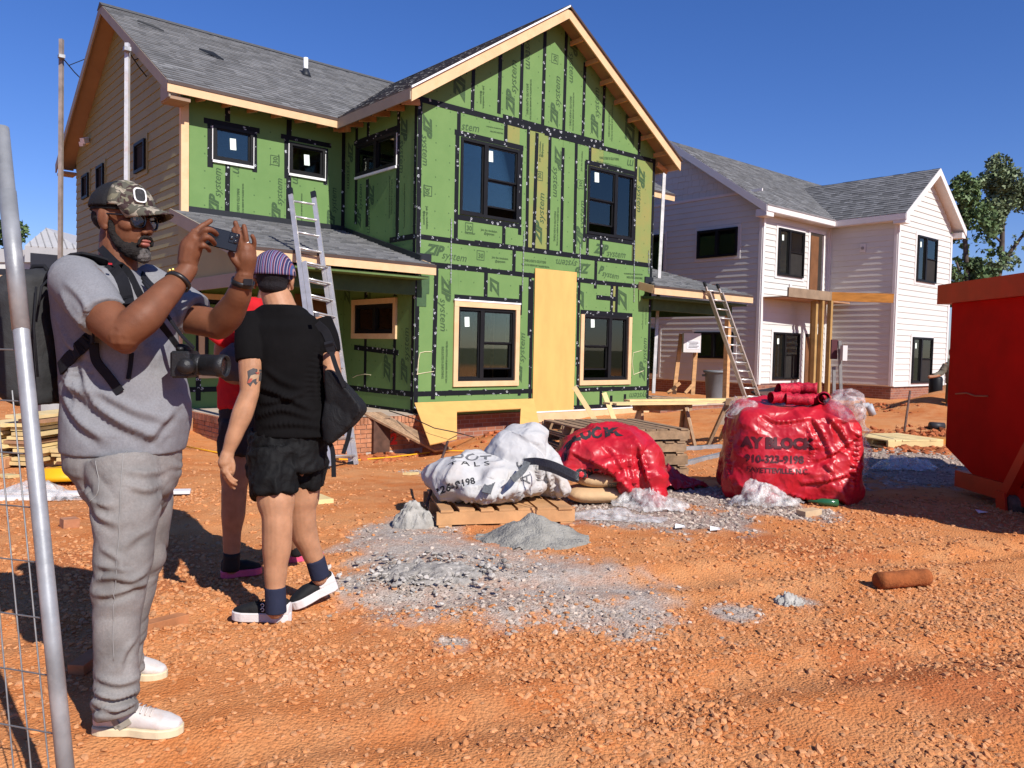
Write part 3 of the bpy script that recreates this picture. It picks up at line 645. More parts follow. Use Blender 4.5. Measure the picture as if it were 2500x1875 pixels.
mb.build('wall_studs', RAWWOOD, GH)
# roofs
RT = .09
def slope_n(v): return v
mS = Vector((0, 1, MS)).normalized(); mN = Vector((0, -MS, 1)).normalized(); mSb = Vector((0, -1, MS)).normalized(); mNb = Vector((0, MS, 1)).normalized()
k = math.sqrt(1+MS*MS); ZE = 5.64
vr = (RIDGE_Y-13.87)*k
ZRB = ZE+3.6*SB; yv = (ZRB-ZE)/MS       # wing ridge meets the main slope yv behind the eave
main_poly = [(0, 0), (7.4-4.3, 0), (11-4.3, yv*k), (14.6-4.3, 0), (17.62-4.3, 0), (17.62-4.3, vr), (0, vr)]
kb = math.sqrt(1+SB*SB); bl = 3.6*kb
yl = 13.87-11.35
wing_poly = [(0, 0), (yl, 0), (yl+yv, bl), (0, bl)]
wl_U, wl_V, wl_N = Vector((0, 1, 0)), Vector((1, 0, SB)).normalized(), Vector((-SB, 0, 1)).normalized()
wr_V, wr_N = Vector((-1, 0, SB)).normalized(), Vector((SB, 0, 1)).normalized()
roof = MB()
def slab(O, U, V, Nn, poly, t=.06): roof.prism([Vector(O)+U*a+V*b-Nn*t for a, b in poly], Nn*t)
XU = Vector((1, 0, 0))
slab((4.3, 13.87, ZE), XU, mS, mN, main_poly); slab((4.3, 22.49, ZE), XU, mSb, mNb, [(0, 0), (13.32, 0), (13.32, vr), (0, vr)])
slab((7.4, 11.35, ZE), wl_U, wl_V, wl_N, wing_poly); slab((14.6, 11.35, ZE), wl_U, wr_V, wr_N, wing_poly)
RO = roof.build('roof', SOFF, GH, origin=(11, 16, 7))
shingles(RO, [((4.3, 13.87, ZE), XU, mS, mN, main_poly), ((7.4, 11.35, ZE), wl_U, wl_V, wl_N, wing_poly), ((14.6, 11.35, ZE), wl_U, wr_V, wr_N, wing_poly)], 300, seed=2)
mb = MB(); mb.prism([(4.28, 17.98, ZE+4.31*MS-.09), (4.28, 18.18, ZE+4.31*MS+.03), (4.28, 18.38, ZE+4.31*MS-.09)], (13.36, 0, 0)); mb.prism([(10.84, 11.33, ZRB-.07), (11, 11.33, ZRB+.035), (11.16, 11.33, ZRB-.07)], (0, yv+yl, 0)); mb.build('ridge_cap', mat('ridge_cap_shingle', (.08, .08, .08), .95, .3, 25), RO)
# fascia, rakes, soffits
def fascia(nm, a, b, h, t, m, up=(0, 0, 1)): mb = MB(); mb.bar(a, b, t, h, up); return mb.build(nm, m, GH)
fz = ZE-.11
fascia('eave_fascia', (4.28, 13.86, fz), (7.4, 13.86, fz), .14, .025, CREAM); fascia('eave_fascia', (14.6, 13.86, fz), (17.62, 13.86, fz), .14, .025, CREAM)
fascia('eave_drip_edge', (4.28, 13.845, ZE-.02), (7.4, 13.845, ZE-.02), .05, .02, DRIP); fascia('eave_drip_edge', (14.6, 13.845, ZE-.02), (17.62, 13.845, ZE-.02), .05, .02, DRIP)
GREYF = mat('primed_grey_fascia', (.3, .25, .19), .6, .06, 3)
fascia('eave_fascia', (7.39, 11.35, fz+.01), (7.39, 13.86, fz+.01), .18, .025, GREYF); fascia('eave_fascia', (14.61, 11.35, fz), (14.61, 13.86, fz), .16, .025, CREAM)
def rake(nm, a, b, h, m, y=None):
    mb = MB(); a = Vector(a); b = Vector(b); mb.prism([a, b, b-Vector((0, 0, h)), a-Vector((0, 0, h))], (0, -.03, 0) if y is None else y); return mb.build(nm, m, GH)
rake('rake_board', (7.4, 11.36, ZE-.01), (11, 11.36, ZRB-.01), .215, CREAM); rake('rake_board', (14.6, 11.36, ZE-.01), (11.001, 11.36, ZRB-.01), .215, CREAM)
rake('rake_drip_edge', (7.38, 11.325, ZE+.02), (11, 11.325, ZRB+.02), .035, WHITEV); rake('rake_drip_edge', (14.62, 11.325, ZE+.02), (11, 11.325, ZRB+.02), .045, DRIP)
rake('rake_board', (4.32, 13.87, ZE-.0), (4.32, 18.18, ZE+4.31*MS), .2, GREYF, (-.03, 0, 0)); rake('rake_board', (4.32, 22.49, ZE), (4.32, 18.181, ZE+4.31*MS), .2, GREYF, (-.03, 0, 0))
mb = MB(); mb.prism([(4.325, 13.9, ZE-.07), (4.325, 18.18, ZE+4.31*MS-.09), (4.325, 22.46, ZE-.07), (4.325, 22.46, ZE-.1), (4.325, 18.18, ZE+4.31*MS-.12), (4.325, 13.9, ZE-.1)], (.36, 0, 0)); mb.build('gable_soffit', SOFF, GH)
for y0, y1, z0 in ((13.9, 14.34, ZE-.24), (22.02, 22.47, ZE-.24)): blk('eave_return', (4.5, (y0+y1)/2, z0), (.34, abs(y1-y0), .06), SOFF, GH)
blk('eave_return', (4.325, 14.1, ZE-.12), (.03, .44, .26), GREYF, GH)
for i in range(7):     # lookouts under the wing's right rake
    x = 11.45+i*.45; zz = ZE+(14.6-x)*SB-.19
    for sgn in (1, -1):
        xx = x if sgn == 1 else 22-x; mb = MB(); mb.bar((xx, 11.38, zz), (xx, 11.74, zz), .04, .09); mb.build('lookout', RAWWOOD, GH)
for sgn, x in ((1, 14.22), (-1, 7.8)):
    for i in range(6): mb = MB(); y = 11.7+i*.48; mb.bar((x, y, 5.56), (x+.36*sgn, y, 5.44 if sgn == 1 else 5.5), .04, .1); mb.build('rafter_tail', RAWWOOD, GH)
for i in range(7): mb = MB(); x = 4.9+i*.46; mb.bar((x, 13.9, 5.5), (x, 14.3, 5.56), .04, .1); mb.build('rafter_tail', RAWWOOD, GH)
mb = MB(); mb.prism([(4.3, 13.9, 5.47), (4.3, 14.3, 5.47), (4.3, 14.3, 5.49), (4.3, 13.9, 5.49)], (.0, 0, 0)) if False else None
# vent pipe, patches of torn felt on the roof
vp = Vector((8.06, 16.6, ZE+(16.6-13.87)*MS)); mb = MB(); mb.lathe(vp, [(.05, -.1), (.05, .38)], 16); VPO = mb.build('vent_pipe', WHITEV, RO, True); mb = MB(); mb.lathe(vp, [(.13, -.06), (.1, .03), (.058, .14)], 14); mb.build('pipe_boot', FLASH, RO, True)
for a, b in (((4.75, 17.25), (5.2, 17.05)), ((5.62, 16.25), (6.0, 15.95))):
    za, zb = ZE+(a[1]-13.87)*MS+.05, ZE+(b[1]-13.87)*MS+.03; mb = MB(); mb.prism([(a[0], a[1], za), (a[0]+.25, a[1]-.1, za-.04), (b[0], b[1], zb)], (0, 0, .03)); mb.build('torn_felt', FLASH, RO)
# porch roof, left
PZ = 2.74; PS = (3.6-PZ)/(14.3-11.3); pk = math.sqrt(1+PS*PS)
pV = Vector((0, 1, PS)).normalized(); pN = Vector((0, -PS, 1)).normalized()
pp = [(0, 0), (3.47, 0), (3.47, .0), (3.35, .42*pk), (3.35, 3.0*pk), (0, 3.0*pk)]
mb = MB(); O = Vector((4.45, 11.3, PZ)); mb.prism([O+XU*a+pV*b-pN*.05 for a, b in pp if True], pN*.05); PR = mb.build('porch_roof', SOFF, GH)
shingles(PR, [(O, XU, pV, pN, pp)], 0, seed=5)
fascia('porch_fascia', (4.45, 11.3, PZ-.1), (7.92, 11.3, PZ-.1), .135, .03, CREAM); fascia('eave_drip_edge', (4.45, 11.285, PZ-.015), (7.92, 11.285, PZ-.015), .045, .02, DRIP)
mb = MB(); mb.bar((7.9, 11.32, PZ-.06), (7.9, 11.7, PZ+.05), .03, .14); mb.build('porch_fascia', CREAM, GH)
mb = MB(); mb.bar((4.46, 11.3, PZ-.08), (4.46, 14.3, 3.52), .03, .2); mb.build('porch_fascia', GREYF, GH); mb = MB(); mb.prism([(4.6, 11.4, PZ-.5), (4.6, 11.4, PZ-.06), (4.6, 14.3, 3.5), (4.6, 14.3, PZ-.5)], (.06, 0, 0)); mb.build('porch_side_panel', TANS, GH); mb = MB(); mb.bar((4.58, 11.4, PZ-.46), (4.58, 14.3, PZ-.46), .03, .2); mb.build('porch_side_trim', GREYF, GH)
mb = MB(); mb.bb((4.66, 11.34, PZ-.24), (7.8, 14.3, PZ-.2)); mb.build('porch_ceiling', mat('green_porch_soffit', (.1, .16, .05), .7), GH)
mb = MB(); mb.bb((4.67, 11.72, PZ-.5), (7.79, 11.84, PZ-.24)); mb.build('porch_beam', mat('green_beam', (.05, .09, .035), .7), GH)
for x in (4.6,): mb = MB(); mb.bb((x+.1, 11.72, .12), (x+.22, 11.84, PZ-.5)); mb.build('porch_post', RAWWOOD, GH)
FW.box('step_flashing', 7.8, 8.12, 2.83, 2.98, .005, .03, FLASH, GH); FW.poly('felt_patch', [(7.84, 2.6), (8.1, 2.6), (8.1, 2.28), (8.04, 2.28), (8.04, 2.05), (7.84, 2.05)], .003, .008, mat('dark_green_felt', (.05, .1, .045), .8), GH)
mb = MB(); mb.bar((7.77, 11.55, 2.86), (7.77, 14.3, 3.62), .03, .13); mb.build('step_flashing', FLASH, GH)
# windows and boards under the porch
RPW = Wall('y', 14.297)
mb = MB()
for a, b, c, d in ((5.05, 6.3, .8, 2.1),): window(GH, RPW, a, b, c, d, 'twin', .01, trim=(CREAM, .1, True))
for u in (4.95, 6.6): tape(RPW, (u, .3), (u, 2.7))
tape(RPW, (4.7, .5), (7.8, .5)); RPW.box('door_cover_sheet', 6.75, 7.5, .15, 2.3, .01, .03, mat('brown_door_skin', (.16, .07, .03), .6, .2, 3), GH)
# brick base of the left porch
BRK = mat('orange_brick', (.4, .17, .085), .85, .25, 9, .2, 60, rnd=.22, dirt=((.5, .32, .22), .5), dscale=3); MORT = mat('mortar', (.42, .36, .3), .9, .15, 20)
PB = Wall('x', 4.67); PF = Wall('y', 11.4)
mb = MB(); mb.bb((4.685, 11.415, -.6), (7.78, 14.3, .12)); mb.build('porch_base', MORT, GH)
nb = 0
for w, u0, u1 in ((PB, 11.4, 14.3), (PF, 4.67, 7.8)):
    for r_ in range(8):
        u = u0-(.1 if r_ % 2 else 0); top = .16
        if r_ == 0:
            while u < u1: w.box('brick', max(u, u0)+.001, u+.062, top-.11, top, -.09, .012, BRK, GH) if nb < 290 else 0; u += .072; nb += 1
        else:
            zt = top-.11-.01-(r_-1)*.075
            while u < u1:
                a, b = max(u, u0), min(u+.2, u1)
                if b-a > .03: w.box('brick', a, b, zt-.065, zt, -.06, random.uniform(-.002, .003), BRK, GH) if nb < 290 else 0; nb += 1
                u += .21
mb = MB(); mb.bb((4.7, 11.5, .1), (7.78, 14.3, .165)); mb.build('porch_slab', mat('porch_concrete', (.45, .36, .28), .9, .15, 3), GH)
tm = text_mesh('2', .5, 0, .03); tm[0].materials.append(mat('red_spray_paint', (.7, .05, .04), .7)); put_text(GH, PF, tm[0], tm[2], (7.12, -.3), (7.25, -.3), .014)
# brick under the front wall (courses carried by the material, mostly hidden by earth and boards)
s = N('brick_band'); p = s.pos(); br = s.n('TexBrick', i_Scale=1.0); br.inputs['Brick Width'].default_value = .21; br.inputs['Row Height'].default_value = .075; br.inputs['Mortar Size'].default_value = .006
br.inputs['Color1'].default_value = (.3, .12, .07, 1); br.inputs['Color2'].default_value = (.2, .08, .055, 1); br.inputs['Mortar'].default_value = (.3, .22, .18, 1)
sp = s.n('SeparateXYZ'); s.l(p, sp.inputs[0]); cb = s.n('CombineXYZ'); s.l(s.math('ADD', sp.outputs[0], sp.outputs[1]), cb.inputs[0]); s.l(sp.outputs[2], cb.inputs[1]); s.l(cb.outputs[0], br.inputs['Vector'])
s.set(br.outputs[0], .85, 0, .2); s.bump(br.outputs['Fac'], -.5, .01); BRICKM = s.m
mb = MB(); mb.bb((7.8, 11.74, -.7), (14.22, 11.9, .095)); mb.bb((4.68, 14.3, -.7), (4.8, 22, .1)); mb.bb((14.1, 11.9, -.7), (14.22, 14.3, .1)); mb.build('foundation', BRICKM, GH)
# porch roof, right
QZ = 2.78; qp = [(0, 0), (3.85, 0), (3.3, 3.0*pk), (.42, 3.0*pk), (.42, .42*pk)]
mb = MB(); O = Vector((13.75, 11.3, QZ)); mb.prism([O+XU*a+pV*b-pN*.05 for a, b in qp], pN*.05); QR = mb.build('porch_roof', SOFF, GH); shingles(QR, [(O, XU, pV, pN, qp)], 0, seed=6)
fascia('porch_fascia', (13.75, 11.3, QZ-.105), (17.6, 11.3, QZ-.105), .15, .03, CREAM); fascia('eave_drip_edge', (13.75, 11.285, QZ-.015), (17.6, 11.285, QZ-.015), .045, .02, DRIP)
mb = MB(); mb.bar((13.76, 11.32, QZ-.08), (13.76, 11.75, QZ+.03), .03, .17); mb.build('porch_fascia', CREAM, GH)
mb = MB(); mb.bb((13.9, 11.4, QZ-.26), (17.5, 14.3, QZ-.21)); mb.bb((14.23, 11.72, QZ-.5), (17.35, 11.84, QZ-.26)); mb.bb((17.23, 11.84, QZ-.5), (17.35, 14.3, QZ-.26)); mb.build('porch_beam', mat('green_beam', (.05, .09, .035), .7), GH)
mb = MB(); mb.bb((17.22, 11.72, -.1), (17.34, 11.84, QZ-.5)); mb.build('porch_post', RAWWOOD, GH)
FW.box('step_flashing', 13.95, 14.23, 2.86, 3.02, .006, .03, FLASH, GH)
mb = MB(); mb.bb((14.22, 11.4, -.6), (17.5, 14.3, .08)); mb.build('porch_base', BRICKM, GH); mb = MB(); mb.bb((14.24, 11.38, .08), (17.52, 14.3, .11)); mb.build('porch_slab', mat('porch_concrete', (.45, .36, .28), .9, .15, 3), GH)

# ---------------------------------------------------------------- white house
WHT = mat('white_lap_siding', (.585, .575, .535), .6, .03, 2, rnd=.015); WHT2 = mat('white_trim', (.66, .63, .61), .55, .03, 3)
WH = thing('white_house', (25, 15, -.1), 'white lap-sided two-storey house with grey shingle roof, beyond the ladder and porch', 'house')
L = Wall('x', 20.9); A = Wall('y', 13.15); S_ = Wall('x', 24.77); B = Wall('y', 10.94)
def lapwall(w, u0, u1, z0, z1, wins, rake=None, e=.178):
    z = z0
    while z < z1-.03:
        a, b = u0, u1
        if rake: a, b = rake(z+e, u0, u1)
        if b-a > .1:
            for p, q in [(a, b)]: w.lap(p, q, z, min(e+.02, z1-z), .03, WHT, WH)
        z += e
Lw = [(13.98, 15.44, 4.29, 5.15), (14.0, 15.44, 1.16, 1.98), (16.9, 17.9, .6, 2.1), (16.8, 17.9, 3.7, 5.2)]
Aw = [(21.67, 23.14, 3.72, 5.13), (21.6, 23.08, .56, 2.0), (23.55, 24.4, 3.3, 5.2), (23.45, 24.4, .05, 2.0)]
Bw = [(26.08, 27.54, 3.74, 5.18), (26.03, 27.52, .5, 1.97)]
WS = .68; WEZ = 5.64
lapwall(L, 13.25, 21, .45, 6.15, Lw, lambda z, a, b: (max(a, 12.8+(z-WEZ)/WS+.1), b)); lapwall(A, 20.98, 24.7, .45, 5.5, Aw); lapwall(S_, 11.02, 13.1, .45, 5.5, []); 
bs = .8
lapwall(B, 24.86, 28.7, .4, 7.1, Bw, lambda z, a, b: (max(a, 24.45+(z-WEZ+.1)/bs+.05), min(b, 29.1-(z-WEZ+.1)/bs-.05)))
# shingle-style shakes in the upper gable (left wall)
random.seed(9); z = 6.2
while z < 8.0:
    a, b = 12.9+(z+.2-WEZ)/WS, 20.4-(z-6)*1.2; u = a
    while u < b:
        q = u+random.uniform(.14, .3); e = .2; L.lap(u+.004, min(q, b), z-random.uniform(0, .03), e+.04, .03, WHT, WH, 'shake'); u = q
    z += .2
mb = MB(); mb.bb((20.91, 13.16, .42), (20.99, 21, 5.6)); mb.prism([(20.93, 13.15, 5.5), (20.93, 21, 5.5), (20.93, 17, 8.1)], (.06, 0, 0)); mb.bb((20.95, 13.155, .42), (24.77, 13.2, 5.6)); mb.bb((24.775, 10.95, .42), (24.82, 13.2, 5.6)); mb.bb((24.8, 10.945, .42), (28.8, 11, 5.6)); mb.prism([(24.8, 10.945, 5.5), (28.8, 10.945, 5.5), (26.8, 10.945, 7.2)], (0, .05, 0)); mb.bb((28.75, 10.95, .42), (28.8, 20, 5.6)); mb.build('wall', WHT2, WH)
for w, hs, st in ((L, Lw, 'slider'), (A, Aw[:2], 'twin'), (B, Bw, 'twin')):
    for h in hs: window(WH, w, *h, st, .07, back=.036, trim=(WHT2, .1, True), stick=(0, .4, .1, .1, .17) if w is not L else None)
DARKIN = mat('painted_doorway_shade', (.03, .022, .018), .9)  # shade of the door opening painted on a flat slab, no room behind
for h in Aw[2:]:
    A.box('door_frame', h[0]-.1, h[1]+.1, h[2], h[3]+.1, -.001, .038, WHT2, WH); A.box('doorway_shade_panel', h[0], h[1], h[2], h[3], .0, .0405, DARKIN, WH); A.box('door_leaf', h[1]-.12, h[1]-.05, h[2], h[3]-.05, .04, .1, mat('white_door', (.7, .66, .62), .5), WH)
    A.box('door_panel', h[0]+.02, h[0]+.5, h[2], h[3]-.1, .041, .05, mat('brown_door_skin', (.16, .07, .03), .6, .2, 3), WH)
for w, u0, u1 in ((L, 13.15, 13.25), (A, 20.87, 20.98), (S_, 10.94, 11.03), (B, 24.74, 24.86), (B, 28.7, 28.82), (S_, 13.05, 13.15), (A, 24.66, 24.77)): w.box('corner_board', u0, u1, .42, 5.5, .0, .045, WHT2, WH)
L.box('frieze_board', 13.2, 21, 6.12, 6.2, .0, .05, WHT2, WH)
A.box('wall_lamp_plate', 22.4, 22.52, 3.35, 3.5, .03, .06, WHT2, WH)
S_.box('wall_box', 11.9, 12.08, 4.6, 4.85, .03, .06, WHT2, WH); mb = MB(); mb.lathe(S_.p(11.99, 4.72, .06), [(.05, 0), (.05, .03)], 12, (-1, 0, 0)); mb.build('vent_cap', mat('grey_plastic', (.3, .28, .27), .5), WH)
# roof
roof = MB(); kW = math.sqrt(1+WS*WS); mS2 = Vector((0, 1, WS)).normalized(); mN2 = Vector((0, -WS, 1)).normalized(); vr2 = (16.41-12.8)*kW
RZ = 7.32; yv2 = (RZ-WEZ)/WS; kB = math.sqrt(1+((RZ-WEZ)/2.32)**2); sB = (RZ-WEZ)/2.32; blw = 2.32*kB; xm = 26.78; xl = xm-2.32
mp2 = [(0, 0), (xl-20.5, 0), (xm-20.5, yv2*kW), (29.1-20.5, 0), (32-20.5, 0), (32-20.5, vr2), (0, vr2)]
yl2 = 12.8-10.59; wp2 = [(0, 0), (yl2, 0), (yl2+yv2, blw), (0, blw)]
bV, bN = Vector((1, 0, sB)).normalized(), Vector((-sB, 0, 1)).normalized(); cV, cN = Vector((-1, 0, sB)).normalized(), Vector((sB, 0, 1)).normalized()
slab((20.5, 12.8, WEZ), XU, mS2, mN2, mp2); slab((20.5, 20.02, WEZ), XU, Vector((0, -1, WS)).normalized(), Vector((0, WS, 1)).normalized(), [(0, 0), (11.5, 0), (11.5, vr2), (0, vr2)])
slab((xl, 10.59, WEZ), wl_U, bV, bN, wp2); slab((29.1, 10.59, WEZ), wl_U, cV, cN, wp2)
RO2 = roof.build('roof', WHT2, WH, origin=(25, 15, 7))
shingles(RO2, [((20.5, 12.8, WEZ), XU, mS2, mN2, mp2), ((xl, 10.59, WEZ), wl_U, bV, bN, wp2), ((29.1, 10.59, WEZ), wl_U, cV, cN, wp2)], 300, seed=8)
def wf(nm, a, b, h, t=.03, m=WHT2): mb = MB(); mb.bar(a, b, t, h); return mb.build(nm, m, WH)
wf('eave_fascia', (20.5, 12.79, WEZ-.1), (xl, 12.79, WEZ-.1), .17); wf('eave_fascia', (xl, 10.59, WEZ-.1), (xl, 12.79, WEZ-.1), .17)
wf('eave_drip_edge', (20.5, 12.77, WEZ-.01), (xl, 12.77, WEZ-.01), .04, .02, mat('grey_drip', (.2, .18, .18), .5))
blk('soffit', (22.6, 12.97, WEZ-.19), (4.1, .36, .02), WHT2, WH); blk('soffit', (24.6, 11.8, WEZ-.19), (.3, 2.1, .02), WHT2, WH)
def wrake(a, b, h, off): mb = MB(); a = Vector(a); b = Vector(b); mb.prism([a, b, b-Vector((0, 0, h)), a-Vector((0, 0, h))], off); mb.build('rake_board', WHT2, WH)
wrake((xl, 10.6, WEZ), (xm, 10.6, RZ), .22, (0, -.03, 0)); wrake((29.1, 10.6, WEZ), (xm+.001, 10.6, RZ), .22, (0, -.03, 0)); wrake((20.52, 12.8, WEZ), (20.52, 16.41, WEZ+3.61*WS), .24, (-.03, 0, 0))
for a, b in (((xl, WEZ-.1), (xm, RZ-.1)), ((29.1, WEZ-.1), (xm, RZ-.1))):
    mb = MB(); mb.prism([(a[0], 10.61, a[1]-.02), (b[0], 10.61, b[1]-.02), (b[0], 10.61, b[1]-.04), (a[0], 10.61, a[1]-.04)], (0, .35, 0)); mb.build('gable_soffit', WHT2, WH)
mb = MB(); mb.prism([(20.53, 12.82, WEZ-.09), (20.53, 16.41, WEZ+3.59*WS-.09), (20.53, 16.41, WEZ+3.59*WS-.12), (20.53, 12.82, WEZ-.12)], (.38, 0, 0)); mb.build('gable_soffit', WHT2, WH)
for c, sz in (((20.69, 12.98, WEZ-.22), (.38, .36, .2)), ((24.62, 10.78, WEZ-.2), (.32, .36, .18)), ((28.95, 10.78, WEZ-.2), (.3, .36, .18))): blk('eave_return', c, sz, WHT2, WH)
mb = MB(); mb.bb((20.93, 13.18, -.5), (24.8, 13.4, .43)); mb.bb((20.925, 13.185, -.5), (21.1, 21, .428)); mb.bb((24.795, 10.975, -.5), (25, 13.3, .4)); mb.bb((24.8, 10.97, -.5), (28.8, 11.2, .38)); mb.build('foundation', BRICKM, WH)
# small porch frame
OLDW = mat('weathered_beam', (.24, .17, .11), .8, .2, 3, .1, 30); NEWW = mat('fresh_treated_lumber', (.55, .24, .05), .65, .25, 2.5, .08, 30, stretch=(1, 1, 5)); POSTW = mat('treated_post', (.36, .22, .08), .7, .2, 3, .08, 30, rnd=.1)
mb = MB(); mb.bar((20.95, 12.3, 3.13), (23.25, 12.2, 3.13), .05, .27); mb.build('porch_beam', OLDW, WH)
mb = MB(); mb.bar((23.27, 12.2, 3.13), (24.7, 11.1, 3.13), .05, .27) if False else mb.bar((23.27, 12.2, 3.13), (23.85, 10.58, 3.05), .05, .27); mb.build('porch_beam', NEWW, WH)
for x, y in ((23.22, 12.2), (22.85, 12.28), (22.95, 12.6), (22.7, 12.4)): mb = MB(); mb.bb((x-.06, y-.06, -.1), (x+.06, y+.06, 3.0)); mb.build('porch_post', POSTW, WH)
mb = MB(); mb.bb((20.95, 12.33, 2.98), (24.7, 13.13, 3.02)); mb.build('porch_ceiling', mat('porch_ceiling_ply', (.4, .22, .12), .7), WH)

# ---------------------------------------------------------------- shared tools for soft shapes
def vn3(P, s, seed=0):
    P = P*s; i = np.floor(P).astype(np.int64); f = P-i; f = f*f*(3-2*f); out = 0
    def h(a, b, c):
        n = (a*374761393+b*668265263+c*1440662683+seed*974711) & 0x7fffffff
        n = ((n ^ (n >> 13))*1274126177) & 0x7fffffff
        return ((n ^ (n >> 16)) & 0xffff)/65535.
    for dx in (0, 1):
        for dy in (0, 1):
            for dz in (0, 1):
                w = (f[:, 0] if dx else 1-f[:, 0])*(f[:, 1] if dy else 1-f[:, 1])*(f[:, 2] if dz else 1-f[:, 2])
                out = out+w*h(i[:, 0]+dx, i[:, 1]+dy, i[:, 2]+dz)
    return out
def ridged(P, s, seed=0, oct_=3):
    o = 0; a = 1; t = 0
    for k in range(oct_): o = o+a*(1-2*np.abs(vn3(P, s, seed+k)-.5)); t += a; a *= .5; s *= 2.1
    return o/t
def worley(P, scale, seed=0):
    lo, hi = P.min(0)-.1, P.max(0)+.1; n = max(8, int(np.prod((hi-lo)*scale))); pts = np.random.default_rng(seed).random((min(n, 500), 3))*(hi-lo)+lo
    d = np.full(len(P), 9.); 
    for q in pts: d = np.minimum(d, ((P-q)**2).sum(1))
    return np.sqrt(d)*scale
def get_co(me):
    a = np.empty(len(me.vertices)*3, np.float32); me.vertices.foreach_get('co', a); return a.reshape(-1, 3).astype(float)
def get_no(me):
    a = np.empty(len(me.vertices)*3, np.float32); me.vertices.foreach_get('normal', a); return a.reshape(-1, 3).astype(float)
def set_co(me, co): me.vertices.foreach_set('co', co.astype(np.float32).ravel()); me.update()
def fuse(mb, voxel, smooth=2, fac=.5):
    """one continuous surface out of overlapping closed shapes"""
    me = bpy.data.meshes.new('f'); me.from_pydata(mb.v, [], mb.f)
    bm = bmesh.new(); bm.from_mesh(me); bmesh.ops.recalc_face_normals(bm, faces=bm.faces); bm.to_mesh(me); bm.free()
    o = bpy.data.objects.new('f', me)
    COL.objects.link(o)
    md = o.modifiers.new('r', 'REMESH'); md.mode = 'VOXEL'; md.voxel_size = voxel; md.use_smooth_shade = True
    if smooth: m2 = o.modifiers.new('s', 'SMOOTH'); m2.iterations = smooth; m2.factor = fac
    dg = bpy.context.evaluated_depsgraph_get(); r = bpy.data.meshes.new_from_object(o.evaluated_get(dg))
    bpy.data.objects.remove(o); bpy.data.meshes.remove(me)
    return r
def ell(mb, c, r, R=None, seg=18):
    c = Vector(c); vs = []; fs = []; n = seg//2
    r = r if hasattr(r, '__len__') else (r, r, r)
    for i in range(n+1):
        th = math.pi*i/n
        for k in range(seg):
            ph = 2*math.pi*k/seg; p = Vector((r[0]*math.sin(th)*math.cos(ph), r[1]*math.sin(th)*math.sin(ph), r[2]*math.cos(th)))
            vs.append(c+(R @ p if R is not None else p))
    for i in range(n):
        for k in range(seg): fs.append((i*seg+k, i*seg+(k+1) % seg, (i+1)*seg+(k+1) % seg, (i+1)*seg+k))
    bm = bmesh.new(); vv = [bm.verts.new(v) for v in vs]
    for f in fs:
        try: bm.faces.new([vv[q] for q in f])
        except Exception: pass
    bmesh.ops.remove_doubles(bm, verts=bm.verts, dist=1e-5); bm.verts.index_update()
    mb.add([v.co for v in bm.verts], [[v.index for v in f.verts] for f in bm.faces]); bm.free()
def frame(c, ang): # local (right, away, up) frame at c; ang turns it from the camera's right towards away
    r = R_*math.cos(ang)+F_*math.sin(ang); a = R_*-math.sin(ang)+F_*math.cos(ang); c = Vector(c)
    return (lambda x, y, z: c+r*x+a*y+Vector((0, 0, z))), Matrix((r, a, Vector((0, 0, 1)))).transposed()
def mobj(name, me, m, parent=None, smooth=True):
    co = get_co(me); c = co.mean(0); set_co(me, co-c)
    me.materials.clear(); me.materials.append(m)
    me.polygons.foreach_set('use_smooth', [smooth]*len(me.polygons))
    return link(bpy.data.objects.new(name, me), parent, Matrix.Translation(Vector(c)))
from mathutils.bvhtree import BVHTree
def decal(parent, name, tm, A, xdir, ydir, nrm, width, srcme, m, off=.004, step=.02):
    """print text mesh tm (me,x0,x1) on a bumpy surface: cut finely, then project along nrm"""
    me, x0, x1 = tm; sc = width/(x1-x0)
    bm = bmesh.new(); bm.from_mesh(me); bmesh.ops.triangulate(bm, faces=bm.faces)
    st = step/sc; xs = np.arange(x0, x1, st); ys = np.arange(-.3, 1.0, st)
    for x in xs: bmesh.ops.bisect_plane(bm, geom=bm.verts[:]+bm.edges[:]+bm.faces[:], plane_co=(x, 0, 0), plane_no=(1, 0, 0))
    for y in ys: bmesh.ops.bisect_plane(bm, geom=bm.verts[:]+bm.edges[:]+bm.faces[:], plane_co=(0, y, 0), plane_no=(0, 1, 0))
    A = Vector(A); xdir = Vector(xdir).normalized(); ydir = Vector(ydir).normalized(); nrm = Vector(nrm).normalized()
    bvh = srcme; dead = []
    for v in bm.verts:
        p = A+xdir*((v.co.x-x0)*sc)+ydir*(v.co.y*sc)
        h = bvh.ray_cast(p+nrm*.6, -nrm, 1.6)
        if h[0] is None: dead.append(v); continue
        v.co = h[0]+nrm*off
    bmesh.ops.delete(bm, geom=dead, context='VERTS')
    m2 = bpy.data.meshes.new(name); bm.to_mesh(m2); bm.free(); m2.materials.append(m)
    return link(bpy.data.objects.new(name, m2), parent)
def bvh_of(o):
    me = o.data; T = WM[o.name]; return BVHTree.FromPolygons([T @ v.co for v in me.vertices], [tuple(p.vertices) for p in me.polygons])
def crom(pts, vals, seg=5):
    P = [np.array(p, float) for p in pts]; out = []; vo = []
    for i in range(len(P)-1):
        p0, p1, p2, p3 = P[max(i-1, 0)], P[i], P[i+1], P[min(i+2, len(P)-1)]
        for k in range(seg):
            u = k/seg; out.append(.5*(2*p1+(p2-p0)*u+(2*p0-5*p1+4*p2-p3)*u*u+(3*p1-p0-3*p2+p3)*u**3)); e = u*u*(3-2*u); vo.append(vals[i]*(1-e)+vals[i+1]*e)
    out.append(P[-1]); vo.append(vals[-1]); return [Vector(o) for o in out], vo
CAMO_ = Vector((0, 0, CAM_H))
